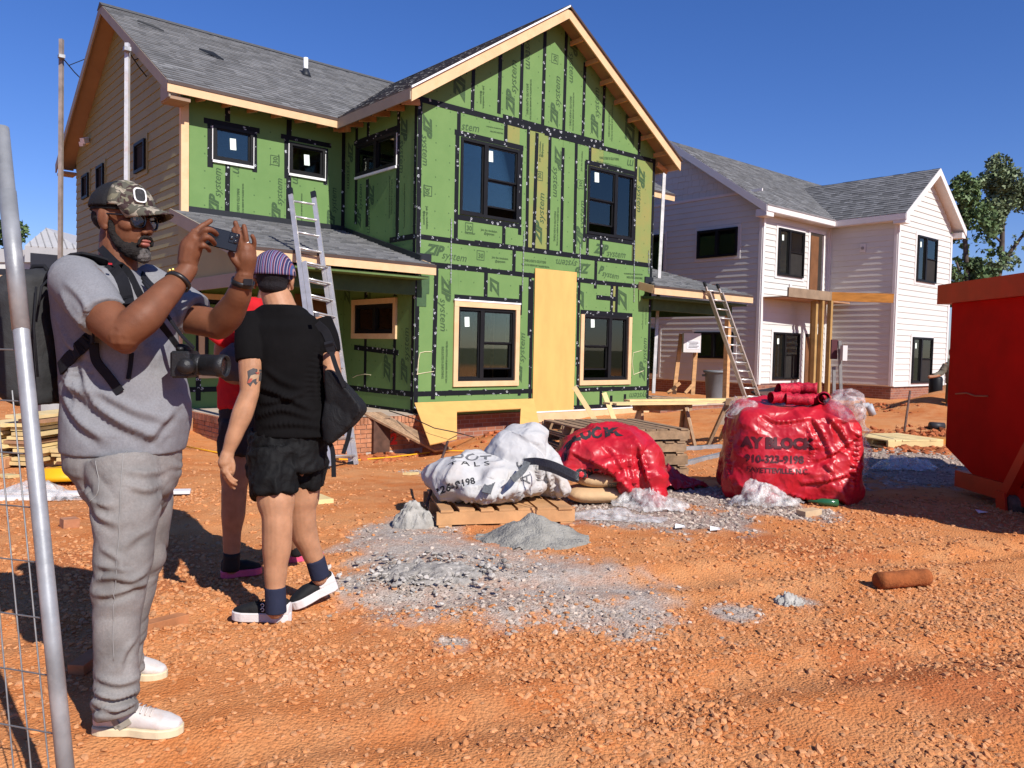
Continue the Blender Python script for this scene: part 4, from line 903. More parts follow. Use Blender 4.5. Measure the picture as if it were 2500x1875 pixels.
def foldlines(me, lines, both=.55):
    """author single cloth folds: each line is cast from the viewpoint onto the cloth, then raised with a trough beside it"""
    bv = BVHTree.FromPolygons([v.co.copy() for v in me.vertices], [tuple(p_.vertices) for p_ in me.polygons]); co = get_co(me); no = get_no(me); d = np.zeros(len(co))
    for pts, amp, w in lines:
        C, _ = crom(pts, [0]*len(pts), 7); S = []
        for q in C:
            r_ = (q-CAMO_).normalized(); h = bv.ray_cast(CAMO_, r_, 30)
            if h[0] is not None: S.append(h[0])
        if len(S) < 3: continue
        S = np.array(S); n = len(S); D2 = np.full(len(co), 9.); K = np.zeros(len(co), int)
        for i, q in enumerate(S):
            e = ((co-q)**2).sum(1); m_ = e < D2; D2[m_] = e[m_]; K[m_] = i
        dist = np.sqrt(D2); fade = np.sin(np.pi*np.clip((K+.5)/n, 0, 1))**.6
        dn = co-S[K]; side = np.sign(dn[:, 2])
        d += fade*amp*(np.exp(-(dist/w)**2)-both*np.exp(-((dist-1.7*w)/w)**2)*(side < 0))
    set_co(me, co+no*d[:, None])
def floor_z(x, y): return float(hfull(np.array([x]), np.array([y]))[0])
# ---------------------------------------------------------------- materials for the yard
RED = mat('red_poly_wrap', (.44, .01, .02), .36, .12, 4, spec=.4, dirt=((.48, .11, .1), .25), dscale=2.2, crumple=2.6, cdist=.05)
s = N('clear_plastic'); p = s.pos(); f = s.noise(p, 14, 5, .65); s.set((.85, .83, .8), .22, 0, .5); s.b.inputs['Alpha'].default_value = .42; s.b.inputs['Transmission Weight'].default_value = .25
s.l(s.ramp(f, [(.38, (.1, .1, .1)), (.7, (.6, .6, .6))]), s.b.inputs['Alpha']); s.bump(f, .8, .02); PLASTIC = s.m
WBAG = mat('white_woven_bag', (.46, .45, .44), .8, .05, 8, dirt=((.45, .33, .24), .4), dscale=3.0, crumple=5.0, cdist=.022)
STRAP = mat('grey_webbing', (.1, .105, .11), .8, .3, 60, .3, 120); BLKINK = mat('black_ink', (.02, .02, .022), .7)
PALW = mat('pallet_wood', (.3, .19, .11), .8, .28, 5, .25, 50, rnd=.2, stretch=(2.5, 2.5, 2.5), dirt=((.2, .15, .11), .5), dscale=2)
PALN = mat('new_pallet_wood', (.5, .27, .12), .75, .2, 5, .15, 50, rnd=.1)
GALV = mat('galvanised_tube', (.3, .31, .32), .45, .25, 7, .06, 40, metal=.35, dirt=((.5, .5, .49), .5), dscale=9)
ALU = mat('ladder_aluminium', (.62, .6, .57), .35, .12, 9, metal=.6); DRUST = mat('rusty_steel', (.11, .06, .045), .8, .4, 30, .2, 80)
CEM = mat('cement_powder', (.29, .275, .24), .95, .2, 7, .8, 60, bdist=.03); CEMR = mat('cement_rubble', (.34, .32, .285), .95, .3, 12, .6, 60)
LUM = mat('fresh_lumber', (.66, .5, .24), .7, .14, 4, .06, 40, rnd=.14); LUMD = mat('end_grain_lumber', (.36, .2, .11), .8, .2, 6, rnd=.15)
# ---------------------------------------------------------------- pallets
def pallet(name, c, ang, w, d, label, m, group=None, nb=7, h=.13):
    t = thing(name, c, label, 'pallet', group); P, R = frame(c, ang)
    for i in range(3): blk('stringer', P(0, (-.5+i*.5)*(d-.04), h*.5), (w, .038, h-.036), m, t, R)
    for i in range(nb):
        bw = random.uniform(.09, .14); x = (-.5+(i+.5)/nb)*w
        blk('deck_board', P(x, random.uniform(-.01, .01), h-.008), (bw, d, .018), m, t, R)
    for i in range(3): blk('bottom_board', P((-.44+i*.44)*w, 0, .008), (.1, d, .016), m, t, R)
    return t
pc = Vector((3.916,4.585,0.0)); pang = math.atan2(0.24, 1.054)
pw = 1.081
Pp, Rp = frame(pc, pang); pc2 = Pp(0, .45, 0); pallet('pallet', (pc2.x, pc2.y, floor_z(pc2.x, pc2.y)), pang, pw, .9, 'wooden pallet carrying the white woven bag, grey powder heaped before it', PALN)
# white bulk bag: sagging lobes fused into one skin
def bag(name, blobs, voxel, amp, sc, m, label, cat, base, smooth=3, seed=0, floor=None, lines=None):
    mb = MB()
    for b in blobs: ell(mb, b[0], b[1], b[2] if len(b) > 2 else None)
    me = fuse(mb, voxel, smooth); co = get_co(me); no = get_no(me)
    q = co+.1*np.stack([vn3(co, 6, seed+50), vn3(co, 6, seed+51), vn3(co, 6, seed+52)], 1)
    q = q*np.array([1, 1, .75]); d = (ridged(q, sc*.55, seed, 1)**3-.35)*amp*.9+(vn3(co, sc*.4, seed+9)-.5)*amp*.9+(ridged(q, sc*1.3, seed+3, 1)**3-.3)*amp*.42+(worley(q, sc*.8, seed+6)-.5)*amp*.3
    co = co+no*d[:, None]
    if floor is not None: co[:, 2] = np.maximum(co[:, 2], floor)
    set_co(me, co)
    if lines: foldlines(me, lines, .7)
    t = thing(name, base, label, cat); return t, mobj('wrap', me, m, t)
bz = floor_z(pc2.x, pc2.y)+.14
fr = lambda px, py, s_, dx=0: None
blobs = [(Pp(-.36, .4, .3), (.2, .34, .14)), (Pp(-.17, .4, .31), (.22, .36, .16)), (Pp(.02, .42, .3), (.24, .36, .15)), (Pp(.15, .45, .38), (.2, .3, .24)), (Pp(.25, .48, .5), (.15, .22, .2)), (Pp(.3, .5, .6), (.09, .12, .13)), (Pp(.38, .45, .34), (.12, .26, .22)), (Pp(.44, .42, .22), (.1, .3, .14)), (Pp(.05, .3, .25), (.46, .24, .1))]
bt, bo = bag('bulk_bag', blobs, .016, .065, 5.5, WBAG, 'slumped white woven bulk bag with dark lifting straps, lying on a pallet', 'bag', (pc2.x, pc2.y, bz), 3, 4, bz, [([(3.326,3.701,0.683), (3.285,3.729,0.553), (3.254,3.748,0.437)], .03, .016), ([(3.365,3.668,0.684), (3.383,3.644,0.53), (3.39,3.627,0.363)], .035, .015), ([(3.407,3.629,0.634), (3.431,3.599,0.48), (3.443,3.582,0.352)], .035, .015), ([(3.227,3.78,0.577), (3.196,3.801,0.474), (3.126,3.854,0.369)], .03, .016), ([(2.873,4.074,0.4), (3.009,3.955,0.378), (3.166,3.823,0.409), (3.322,3.687,0.374)], .025, .016), ([(2.913,4.046,0.512), (3.03,3.943,0.469), (3.157,3.835,0.493)], .025, .015), ([(3.304,3.708,0.477), (3.342,3.672,0.413), (3.4,3.619,0.358)], .03, .014), ([(3.465,3.575,0.558), (3.489,3.548,0.456), (3.521,3.515,0.367)], .035, .016), ([(3.185,3.803,0.358), (3.264,3.739,0.411), (3.343,3.676,0.503)], .025, .014)])
bb = bvh_of(bo); rr, aa = Vector((Rp.col[0])), Vector((Rp.col[1]))
nf = (aa*-1+Vector((0, 0, .35))).normalized()
decal(bt, 'print', text_mesh('326-9198', .5, .1, .012), Pp(-.53, .1, bz-pc.z+.1), rr+Vector((0, 0, .22)), Vector((0, 0, 1))-rr*.2, nf, .3, bb, BLKINK)
decal(bt, 'print', text_mesh('T A L S', .5, 0, .0), Pp(-.43, .2, bz-pc.z+.26), rr, Vector((0, 0, 1)), (nf+Vector((0, 0, .8))), .32, bb, BLKINK)
decal(bt, 'print', text_mesh('DOT', .5, .2, .01), Pp(-.4, .3, bz-pc.z+.28), rr+Vector((0, 0, -.05)), aa, Vector((0, 0, 1))-aa*.6, .34, bb, mat('grey_ink', (.12, .12, .125), .7))
decal(bt, 'print', text_mesh('A T', .5, .0, .0), Pp(.2, .2, bz-pc.z+.12), Vector((0, 0, 1)), rr*-1, nf, .2, bb, mat('grey_ink', (.12, .12, .125), .7))
def ribbon(name, pts, w, wdir, m, parent, t=.006, seg=6):
    pts = [Vector(p) for p in pts]; cr = []
    for i in range(len(pts)-1):
        p0, p1, p2, p3 = pts[max(i-1, 0)], pts[i], pts[i+1], pts[min(i+2, len(pts)-1)]
        for k in range(seg):
            u = k/seg; cr.append(.5*((2*p1)+(p2-p0)*u+(2*p0-5*p1+4*p2-p3)*u*u+(3*p1-p0-3*p2+p3)*u**3))
    cr.append(pts[-1]); mb = MB(); vs = []
    wd_ = [Vector(w_) for w_ in wdir] if isinstance(wdir, list) else [Vector(wdir)]*len(cr)
    if len(wd_) != len(cr): wd_ = [wd_[min(len(wd_)-1, int(i/seg))].lerp(wd_[min(len(wd_)-1, int(i/seg)+1)], (i % seg)/seg) for i in range(len(cr))]
    for i, p in enumerate(cr):
        d = (cr[min(i+1, len(cr)-1)]-cr[max(i-1, 0)]).normalized(); x = (wd_[i]-d*wd_[i].dot(d)).normalized(); n = d.cross(x)
        vs += [p-x*w/2-n*t/2, p+x*w/2-n*t/2, p+x*w/2+n*t/2, p-x*w/2+n*t/2]
    fs = []
    for i in range(len(cr)-1):
        for k in range(4): fs.append((i*4+k, i*4+(k+1) % 4, (i+1)*4+(k+1) % 4, (i+1)*4+k))
    fs += [(0, 1, 2, 3), tuple(len(cr)*4-4+k for k in (3, 2, 1, 0))]
    mb.add(vs, fs); return mb.build(name, m, parent, False)
ribbon('strap', [(4.099,4.608,0.465), (4.071,4.436,0.494), (4.062,4.246,0.491), (4.07,4.038,0.448), (4.088,4.009,0.429), (4.096,4.08,0.416), (4.13,4.316,0.442), (4.15,4.497,0.443)], .055, (0, 0, 1), STRAP, bt)
ribbon('strap', [(3.714,4.596,0.262), (3.799,4.659,0.319), (3.96,4.787,0.356)], .07, rr, STRAP, bt); ribbon('strap', [(3.862,4.475,0.364), (3.954,4.466,0.425), (4.052,4.517,0.48)], .05, rr, STRAP, bt)
# cement heap and rubble
def heap(name, c, rx, ry, h, m, label, ang=0, n=44, rough=.12, seed=1, power=1.0, cat='heap'):
    P, R = frame(c, ang); V = []; Fs = []
    for i in range(n+1):
        for k in range(n+1):
            x, y = -1+2*i/n, -1+2*k/n; V.append((x, y))
    V = np.array(V); r = np.hypot(V[:, 0], V[:, 1]); r = r*(1+.25*(vnoise(V[:, 0], V[:, 1], 1.7, seed)-.5))
    z = h*np.clip(1-r, -.2, 1)**1 if power == 1 else h*(np.clip(1-r, 0, 1)**power)-.02*(r > 1)
    z = np.where(r > 1, -.06, z)+rough*h*(vnoise(V[:, 0], V[:, 1], 5, seed+2)-.5)+rough*.6*h*(vnoise(V[:, 0], V[:, 1], 13, seed+3)-.5)
    W = [P(x*rx, y*ry, 0) for x, y in V]; g = hfull(np.array([w.x for w in W]), np.array([w.y for w in W]))
    mb = MB(); mb.add([(w.x, w.y, g_+zz) for w, g_, zz in zip(W, g, z)], [(i*(n+1)+k, (i+1)*(n+1)+k, (i+1)*(n+1)+k+1, i*(n+1)+k+1) for i in range(n) for k in range(n)])
    o = mb.build(name, m, None, True); tag(o, label, cat); return o
hc = Vector((3.751,4.111,0.0)); heap('powder_heap', hc, .42, .34, .19, CEM, 'smooth cone of grey cement powder in front of the pallet', cat='heap', rough=.22, power=1.25, seed=3)
hc = Vector((2.68,3.809,0.0)); heap('rubble_heap', hc, .34, .24, .075, mat('crumbled_concrete', (.3, .275, .245), .95, .35, 30, .8, 90), 'low ridge of crumbled grey concrete on the clay', rough=.5, seed=5, power=1.2)
hc = Vector((3.344,5.004,0.0)); heap('rubble_heap', hc, .17, .15, .19, CEMR, 'hardened pale concrete lump left of the pallet', rough=.35, seed=8, power=.7)
hc = Vector((3.958,2.254,0.0)); heap('rubble_heap', hc, .085, .07, .05, CEMR, 'small crumble of pale mortar on open gravel', rough=.8, seed=9, power=1)
# ---------------------------------------------------------------- stack of three pallets
sc_ = Vector((7.069,6.387,0.054)); sa = .32
for i in range(4):
    c = (sc_.x+random.uniform(-.03, .03), sc_.y+random.uniform(-.03, .03), floor_z(sc_.x, sc_.y)+i*.145)
    pallet('pallet', c, sa+random.uniform(-.04, .04), 1.3, 1.3, ('bottom weathered pallet of the stack', 'second lowest weathered pallet of the stack', 'second highest weathered pallet of the stack', 'topmost weathered pallet of the stack')[i]+' behind the small red heap', PALW, 'pallets stacked behind the red bag', 9, .135)
# ---------------------------------------------------------------- red wrapped cement sacks
rb = Vector((5.085,4.59,0.0)); Pr, Rr = frame(rb, .05); rz = floor_z(rb.x, rb.y)
SACK = mat('cement_sack_paper', (.55, .36, .19), .8, .1, 5, .2, 30); SACKG = mat('green_sack_print', (.09, .14, .11), .75, .15, 8)
for i, (x, y, z, a_, lb) in enumerate([(-.08, .28, .07, .22, 'tan paper cement sack lowest under the small red wrap'), (.0, .33, .2, .3, 'tan and green paper cement sack resting on another sack under red wrap')]):
    mb = MB(); P2, R2 = frame(Pr(x, y, 0), a_); ell(mb, P2(0, 0, z), (.29, .21, .075), R2, 20); mb2 = MB()
    me = fuse(mb, .014, 2); co = get_co(me); L_ = (np.array(Matrix(R2).transposed()) @ (co-np.array(P2(0, 0, z))).T).T
    L_[:, 0] = np.sign(L_[:, 0])*.29*(np.abs(L_[:, 0])/.29)**.6; L_[:, 1] = np.sign(L_[:, 1])*.21*(np.abs(L_[:, 1])/.21)**.65
    co = (np.array(R2) @ L_.T).T+np.array(P2(0, 0, z)); set_co(me, co)
    t = thing('cement_sack', P2(0, 0, 0), lb, 'sack', 'cement sacks'); so_ = mobj('sack_body', me, SACK, t)
    if i == 1: 
        b2 = bvh_of(so_); mbq = MB(); 
        decal(t, 'print', text_mesh('CONCRETE MIX', .5, 0, .02), P2(-.05, -.3, z-.01), R2.col[0], (0, 0, 1), Vector(R2.col[1])*-1+Vector((0, 0, .3)), .26, b2, SACKG, .003)
blobs = [(Pr(-.1, .42, .42), (.34, .34, .2)), (Pr(.1, .45, .48), (.34, .36, .2)), (Pr(.28, .38, .36), (.2, .3, .22)), (Pr(-.28, .4, .33), (.2, .3, .16)), (Pr(.36, .22, .2), (.15, .18, .2)), (Pr(.4, .12, .06), (.11, .12, .12)), (Pr(.1, .3, .36), (.38, .24, .12)), (Pr(.2, .14, .24), (.16, .06, .13)), (Pr(-.2, .22, .27), (.24, .1, .07))]
rt, ro = bag('red_wrapped_sacks', blobs, .016, .06, 4.6, RED, 'small heap wrapped in crumpled red plastic over paper sacks, beside the white bag', 'bag', (rb.x, rb.y, rz), 4, 14, rz, [([(3.638,3.431,0.64), (3.716,3.361,0.591), (3.783,3.299,0.503), (3.854,3.231,0.389)], .035, .018), ([(3.54,3.513,0.599), (3.657,3.412,0.589), (3.758,3.322,0.541)], .025, .014), ([(3.529,3.518,0.539), (3.656,3.41,0.551), (3.767,3.313,0.52)], .025, .014), ([(3.858,3.248,0.749), (3.876,3.225,0.621), (3.913,3.184,0.468)], .03, .018), ([(3.815,3.283,0.696), (3.823,3.268,0.568), (3.873,3.215,0.415)], .03, .016), ([(3.509,3.532,0.477), (3.636,3.425,0.506), (3.773,3.309,0.536)], .025, .014), ([(3.679,3.404,0.77), (3.737,3.35,0.694), (3.793,3.293,0.567)], .02, .02), ([(3.541,3.518,0.702), (3.599,3.466,0.665), (3.696,3.379,0.616)], .02, .016)])
b2 = bvh_of(ro); rx, ax_ = Vector(Rr.col[0]), Vector(Rr.col[1])
decal(rt, 'print', text_mesh('K', .5, 0, .03), Pr(-.02, .3, .2), rx, ax_+Vector((0, 0, .3)), Vector((0, 0, 1))-ax_*.2, .16, b2, BLKINK); decal(rt, 'print', text_mesh('BLOC', .5, 0, .03), Pr(-.38, .25, .2), rx+ax_*.2, ax_, Vector((0, 0, 1))-ax_*.2, .34, b2, BLKINK); decal(rt, 'print', text_mesh('OK', .5, 0, .03), Pr(-.3, .0, .22), rx, Vector((0, 0, 1)), ax_*-1, .22, b2, BLKINK)
# ---------------------------------------------------------------- big red wrapped block cube
cc = Vector((6.612,3.668,0.0)); Pc, Rc = frame(cc, -.1); cz = floor_z(cc.x, cc.y)
def wrapcube(w, d, h, n=46):
    mb = MB(); vs = {}; V = []; Fs = []
    def vid(p):
        k = tuple(round(q, 4) for q in p)
        if k not in vs: vs[k] = len(V); V.append(p)
        return vs[k]
    for ax in range(3):
        for sg in (-1, 1):
            for i in range(n):
                for j in range(n):
                    q = []
                    for a, b in ((i, j), (i+1, j), (i+1, j+1), (i, j+1)):
                        u, v = -1+2*a/n, -1+2*b/n; p = [0, 0, 0]; p[ax] = sg; p[(ax+1) % 3] = u; p[(ax+2) % 3] = v; q.append(vid(tuple(p)))
                    Fs.append(q if sg > 0 else q[::-1])
    P = np.array(V); e = 7.0; nr = (np.abs(P)**e).sum(1)**(1/e); P = P/nr[:, None]
    P = P*np.array([w/2, d/2, h/2]); P[:, 2] += h/2
    zf = P[:, 2]/h; P[:, :2] *= (1.06-.1*zf+.06*(1-zf)**4)[:, None]
    P[:, 2] -= .06*(np.hypot(P[:, 0]/w, P[:, 1]/d)*2)**2*zf
    return P, Fs
Pm, Fm = wrapcube(1.14, 1.05, .9, 60)
cw = np.array([tuple(Pc(x, y+.56, z)) for x, y, z in Pm]); cw[:, 2] += cz-cc.z
me = bpy.data.meshes.new('wrap'); me.from_pydata(cw.tolist(), [], Fm); me.update()
co = get_co(me); no = get_no(me); front = np.clip(1-((co-np.array(Pc(-.25, 0, .5)))**2).sum(1)/.28, 0, 1)
q_ = co+.12*np.stack([vn3(co, 5, 50), vn3(co, 5, 51), vn3(co, 5, 52)], 1); dd = (ridged(q_*np.array([1, 1, .6]), 2.4, 31, 1)**3-.35)*.075+(vn3(co, 2.0, 35)-.5)*.06+(ridged(q_, 6.5, 33, 1)**3-.3)*.03+(worley(q_, 3.5, 36)-.5)*.03
set_co(me, co+no*(dd*(1-.55*front))[:, None])
foldlines(me, [([(4.31,2.87,0.916), (4.289,2.88,0.761), (4.279,2.879,0.606), (4.301,2.854,0.504)], .03, .02), ([(4.688,2.548,0.952), (4.735,2.501,0.85), (4.777,2.458,0.723)], .035, .018), ([(4.756,2.49,0.967), (4.818,2.432,0.878), (4.875,2.376,0.751)], .035, .018), ([(4.633,2.57,0.539), (4.771,2.454,0.568), (4.893,2.353,0.623)], .03, .018), ([(4.694,2.527,0.682), (4.793,2.446,0.744), (4.911,2.351,0.855)], .03, .018), ([(4.477,2.703,0.504), (4.632,2.566,0.449), (4.808,2.415,0.441)], .03, .018), ([(4.916,2.35,0.907), (4.894,2.358,0.726), (4.871,2.364,0.494)], .035, .02), ([(4.444,2.759,0.971), (4.521,2.689,0.922), (4.678,2.557,0.952)], .025, .018), ([(4.658,2.571,0.9), (4.686,2.541,0.798), (4.664,2.551,0.668)], .025, .016), ([(4.733,2.493,0.67), (4.791,2.439,0.595), (4.828,2.399,0.467)], .028, .018)], .7)
ct = thing('block_pallet_wrapped', (cc.x, cc.y, cz), 'large cube of building blocks shrouded in glossy red plastic with black lettering', 'pallet load'); cobj = mobj('wrap', me, RED, ct)
cb = bvh_of(cobj); xr = Vector(Rc.col[0]); nf = Vector(Rc.col[1])*-1
REDINK = mat('dark_print_on_red', (.06, .006, .012), .55, .2, 9)
for body, x, z, w_, bo_ in (('AY BLOCK', -.55, .5, .66, .03), ('910-323-9198', -.51, .37, .52, .018), ('FAYETTEVILLE, N.C.', -.49, .28, .54, .01)): decal(ct, 'print', text_mesh(body, .5, 0, bo_), Pc(x, 0, z), xr, (0, 0, 1), nf, w_, cb, REDINK, .006, .016)
ribbon('marker_scribble', [Pc(-.5, -.02, .7), Pc(-.44, -.02, .76), Pc(-.47, -.02, .69), Pc(-.38, -.02, .74), Pc(-.36, -.02, .68)], .006, (0, 0, 1), REDINK, ct) if False else None
# red net sleeves in a bundle on top
NETM = mat('red_net', (.42, .01, .03), .5, .5, 60, .6, 90)
nb_ = thing('net_bundle', Pc(.05, .5, .86), 'bundle of red plastic mesh sleeves lying on the red wrapped cube', 'bundle')
for i, (x, y, z, a_, l_) in enumerate([(-.14, .35, .94, .3, .22), (.02, .3, .93, -.2, .24), (.18, .38, .93, .5, .2), (-.06, .42, 1.02, .2, .2), (.1, .44, 1.03, -.4, .22), (.0, .55, .98, .1, .3), (.24, .3, .95, 1.2, .14)]):
    P3, R3_ = frame(Pc(x, y, z), a_); mb = MB(); mb.lathe(P3(-l_/2, 0, 0), [(.052+.006*math.sin(k*2.1+i), l_*k/8) for k in range(9)]+[(.03, l_*.97), (.028, l_*.3)], 14, R3_.col[0], False); mb.build('net_sleeve', NETM, nb_, True)
# loose red sheet between the heaps
def sheet(name, c, ang, rx, ry, h, m, label, seed, cat='plastic sheet', n=60, freq=3.0, ridge=1.0, fold=.0, parent=None):
    P, R = frame(c, ang); a = np.linspace(-1, 1, n+1); X_, Y_ = np.meshgrid(a, a, indexing='ij'); r = np.hypot(X_, Y_)+.5*(vnoise(X_+3, Y_, 1.4, seed)-.5)+.3*(vnoise(X_, Y_, 4, seed+1)-.5)
    P3 = np.stack([X_.ravel()*rx, Y_.ravel()*ry, np.zeros(X_.size)], 1)
    z = h*np.clip(1.05-r, 0, 1).ravel()*(.35+1.1*ridged(P3+seed, freq/max(rx, ry)*.6, seed, 3))+.25*h*(ridged(P3+seed, freq/max(rx, ry)*2.2, seed+7, 2)-.5)
    jx = (vnoise(X_, Y_, 5, seed+3)-.5)*.12; W = [P(x*rx, y*ry, 0) for x, y in zip((X_+jx).ravel(), (Y_+jx[::-1]).ravel())]
    g = hfull(np.array([w.x for w in W]), np.array([w.y for w in W])); V = [(w.x, w.y, q+max(.012, zz)) for w, q, zz in zip(W, g, z)]
    rr_ = r.ravel(); F = []
    for i in range(n):
        for k in range(n):
            q = (i*(n+1)+k, (i+1)*(n+1)+k, (i+1)*(n+1)+k+1, i*(n+1)+k+1)
            if max(rr_[j] for j in q) < 1.0: F.append(q)
    me = bpy.data.meshes.new(name); me.from_pydata(V, [], F); bm = bmesh.new(); bm.from_mesh(me)
    bmesh.ops.delete(bm, geom=[v for v in bm.verts if not v.link_faces], context='VERTS'); bmesh.ops.solidify(bm, geom=bm.faces[:], thickness=.003); bm.to_mesh(me); bm.free()
    o = mobj(name, me, m, parent)
    if parent is None: tag(o, label, cat)
    return o
sheet('red_sheet', (6.525,5.068,-0.0), .1, .4, .24, .17, RED, 'crumpled red plastic sheet on gravel between the two red loads', 3, freq=3.4)
sheet('plastic_sheet', (4.722,4.303,0.0), .05, .5, .2, .08, PLASTIC, 'pale crumpled plastic film along the gravel right of the pallet', 5)
sheet('plastic_sheet', (5.426,4.42,0.0), .1, .35, .25, .16, PLASTIC, 'clear plastic film bunched against the small red heap', 6)
sheet('plastic_sheet', (6.252,3.849,0.0), .1, .36, .2, .22, PLASTIC, 'clear plastic film bunched at the foot of the big red cube', 8)
sheet('plastic_sheet', (9.803,4.184,0.262), .2, .45, .3, .16, PLASTIC, 'clear film crumpled on a pallet behind the big red cube', 10)
for (x, y, z, a, b, c_, sd) in ((.42, .25, .86, .16, .2, .14, 1), (-.5, .35, .8, .12, .16, .1, 2), (.62, .5, .55, .06, .2, .34, 3)):
    mb = MB(); ell(mb, Pc(x, y, z), (a, b, c_), Rc); me = fuse(mb, .014, 2); co = get_co(me); no = get_no(me); set_co(me, co+no*((ridged(co, 7, sd, 2)**2-.4)*.1)[:, None]); mobj('clear_film', me, PLASTIC, ct)
# ---------------------------------------------------------------- dumpster
DRED = mat('dumpster_red', (.52, .004, .003), .7, .12, 2, .05, 14, spec=.08, dirt=((.2, .006, .004), .35), dscale=1.4); DORG = mat('dumpster_orange_red', (.5, .018, .006), .45, .15, 4, spec=.35)
def ST(s_, t_, z): return F_*s_+R_*t_+Vector((0, 0, z))
dt = thing('dumpster', ST(6.6, 5.6, 0), 'big red roll-off dumpster cut off by the right edge of the photo', 'dumpster')
T0 = 4.5; S1 = 8.2
mb = MB(); mb.prism([ST(S1, T0, 1.9), ST(S1, T0, .43), ST(7.66, T0, .2), ST(5.15, T0, .2), ST(5.15, T0, 1.9)], R_*2.4); mb.build('body', DRED, dt)
mb = MB(); mb.prism([ST(S1+.16, T0-.07, 1.9), ST(5.05, T0-.07, 1.9), ST(5.05, T0-.07, 2.1), ST(S1+.16, T0-.07, 2.1)], R_*2.54); mb.build('rim', DORG, dt)
mb = MB(); mb.prism([ST(7.95, T0-.03, .06), ST(5.25, T0-.03, .06), ST(5.25, T0-.03, .22), ST(7.95, T0-.03, .22)], R_*.24); mb.prism([ST(7.95, T0+2.0, .06), ST(5.25, T0+2.0, .06), ST(5.25, T0+2.0, .22), ST(7.95, T0+2.0, .22)], R_*.2); mb.build('skid_rail', DORG, dt)
mb = MB(); mb.bar(ST(7.08, T0-.06, .1), ST(6.62, T0-.1, .72), .1, .09, R_); mb.bar(ST(6.62, T0-.1, .72), ST(6.5, T0-.1, 1.85), .1, .09, R_); mb.build('side_brace', DORG, dt)
mb = MB(); mb.prism([ST(7.14, T0-.12, .16), ST(7.0, T0-.12, .16), ST(6.96, T0-.12, -.02), ST(7.02, T0-.12, -.1), ST(7.1, T0-.12, -.02)], R_*.02); mb.prism([ST(7.14, T0+.1, .16), ST(7.0, T0+.1, .16), ST(6.96, T0+.1, -.02), ST(7.1, T0+.1, -.02)], R_*.02); mb.build('wheel_bracket', DORG, dt)
mb = MB(); mb.lathe(ST(6.98, T0-.09, .06), [(.03, 0), (.085, .005), (.085, .17), (.03, .175)], 22, R_); mb.build('ground_roller', DRUST, dt, True)
mb = MB(); mb.prism([ST(7.0, T0-.1, .22), ST(6.94, T0-.1, .22), ST(6.94, T0-.1, .28), ST(7.0, T0-.1, .28)], R_*-.012); mb.build('latch_plate', WHITEV, dt)
mb = MB(); mb.tube([ST(8.05, T0-.004, .98), ST(7.85, T0-.008, 1.0), ST(7.7, T0-.008, .98), ST(7.5, T0-.004, .99)], .008, 6); mb.build('dent_crease', mat('dent_paint', (.4, .1, .04), .5), dt)
# ---------------------------------------------------------------- sawhorses with boards
def sawhorse(c, ang, w, h, label):
    t = thing('sawhorse', c, label, 'sawhorse', 'sawhorses holding the long boards'); P, R = frame(c, ang)
    blk('top_beam', P(0, 0, h-.05), (w, .09, .1), PALW, t, R)
    for sx in (-1, 1):
        for sy in (-1, 1):
            mb = MB(); mb.bar(P(sx*w*.46, sy*.3, 0), P(sx*w*.38, sy*.04, h-.06), .09, .04, R_); mb.build('leg', PALW, t)
        mb = MB(); mb.prism([P(sx*w*.45, -.16, h*.45), P(sx*w*.45, .16, h*.45), P(sx*w*.4, .07, h-.04), P(sx*w*.4, -.07, h-.04)], R.col[0]*.015); mb.build('gusset', mat('pale_ply_gusset', (.42, .33, .24), .8, .2, 6), t)
    blk('rail', P(0, 0, h*.42), (w*.9, .03, .08), PALW, t, R)
sh1 = Vector((9.668,7.71,-0.097)); sawhorse((sh1.x, sh1.y, floor_z(sh1.x, sh1.y)), .25, .95, .72, 'weathered wooden sawhorse behind the stacked pallets')
sh2 = Vector((10.847,7.226,-0.069)); sawhorse((sh2.x, sh2.y, floor_z(sh2.x, sh2.y)), 1.1, .9, .74, 'weathered wooden sawhorse behind the big red cube')
tb = floor_z(sh1.x, sh1.y)+.73
for i, (dz, a, b, w_, lb) in enumerate([(0, (8.587,7.882,0.524), (11.76,7.007,0.55), .2, 'long yellow board lowest on the sawhorses'), (.03, (9.042,7.888,0.528), (12.11,7.104,0.575), .16, 'long yellow board upper on the sawhorses'), (.0, (8.528,7.669,0.518), (10.01,7.19,0.533), .12, 'short grey-edged board at the front of the sawhorses')]):
    a = Vector(a); b = Vector(b); a.z = tb+dz+.02+(.0 if i != 2 else .004); b.z = a.z; mb = MB(); mb.bar(a, b, w_, .026); o = mb.build('board', LUM, None); tag(o, lb, 'board')
# red gas can, drain grate items
rc = Vector((10.256,8.797,0.047)); rcz = floor_z(rc.x, rc.y); rt_ = thing('fuel_can', (rc.x, rc.y, rcz), 'round red fuel can on the dirt by the leaning boards', 'can'); mb = MB(); mb.lathe((rc.x, rc.y, rcz), [(.05, 0), (.13, .02), (.155, .1), (.15, .2), (.1, .28), (.04, .31)], 22); mb.build('can_body', mat('red_can', (.62, .02, .02), .35, .05, 6, spec=.5), rt_, True); mb = MB(); mb.tube([(rc.x-.09, rc.y, rcz+.26), (rc.x-.05, rc.y, rcz+.37), (rc.x+.05, rc.y, rcz+.37), (rc.x+.09, rc.y, rcz+.26)], .012, 8); mb.build('handle', BLACKF, rt_, True)
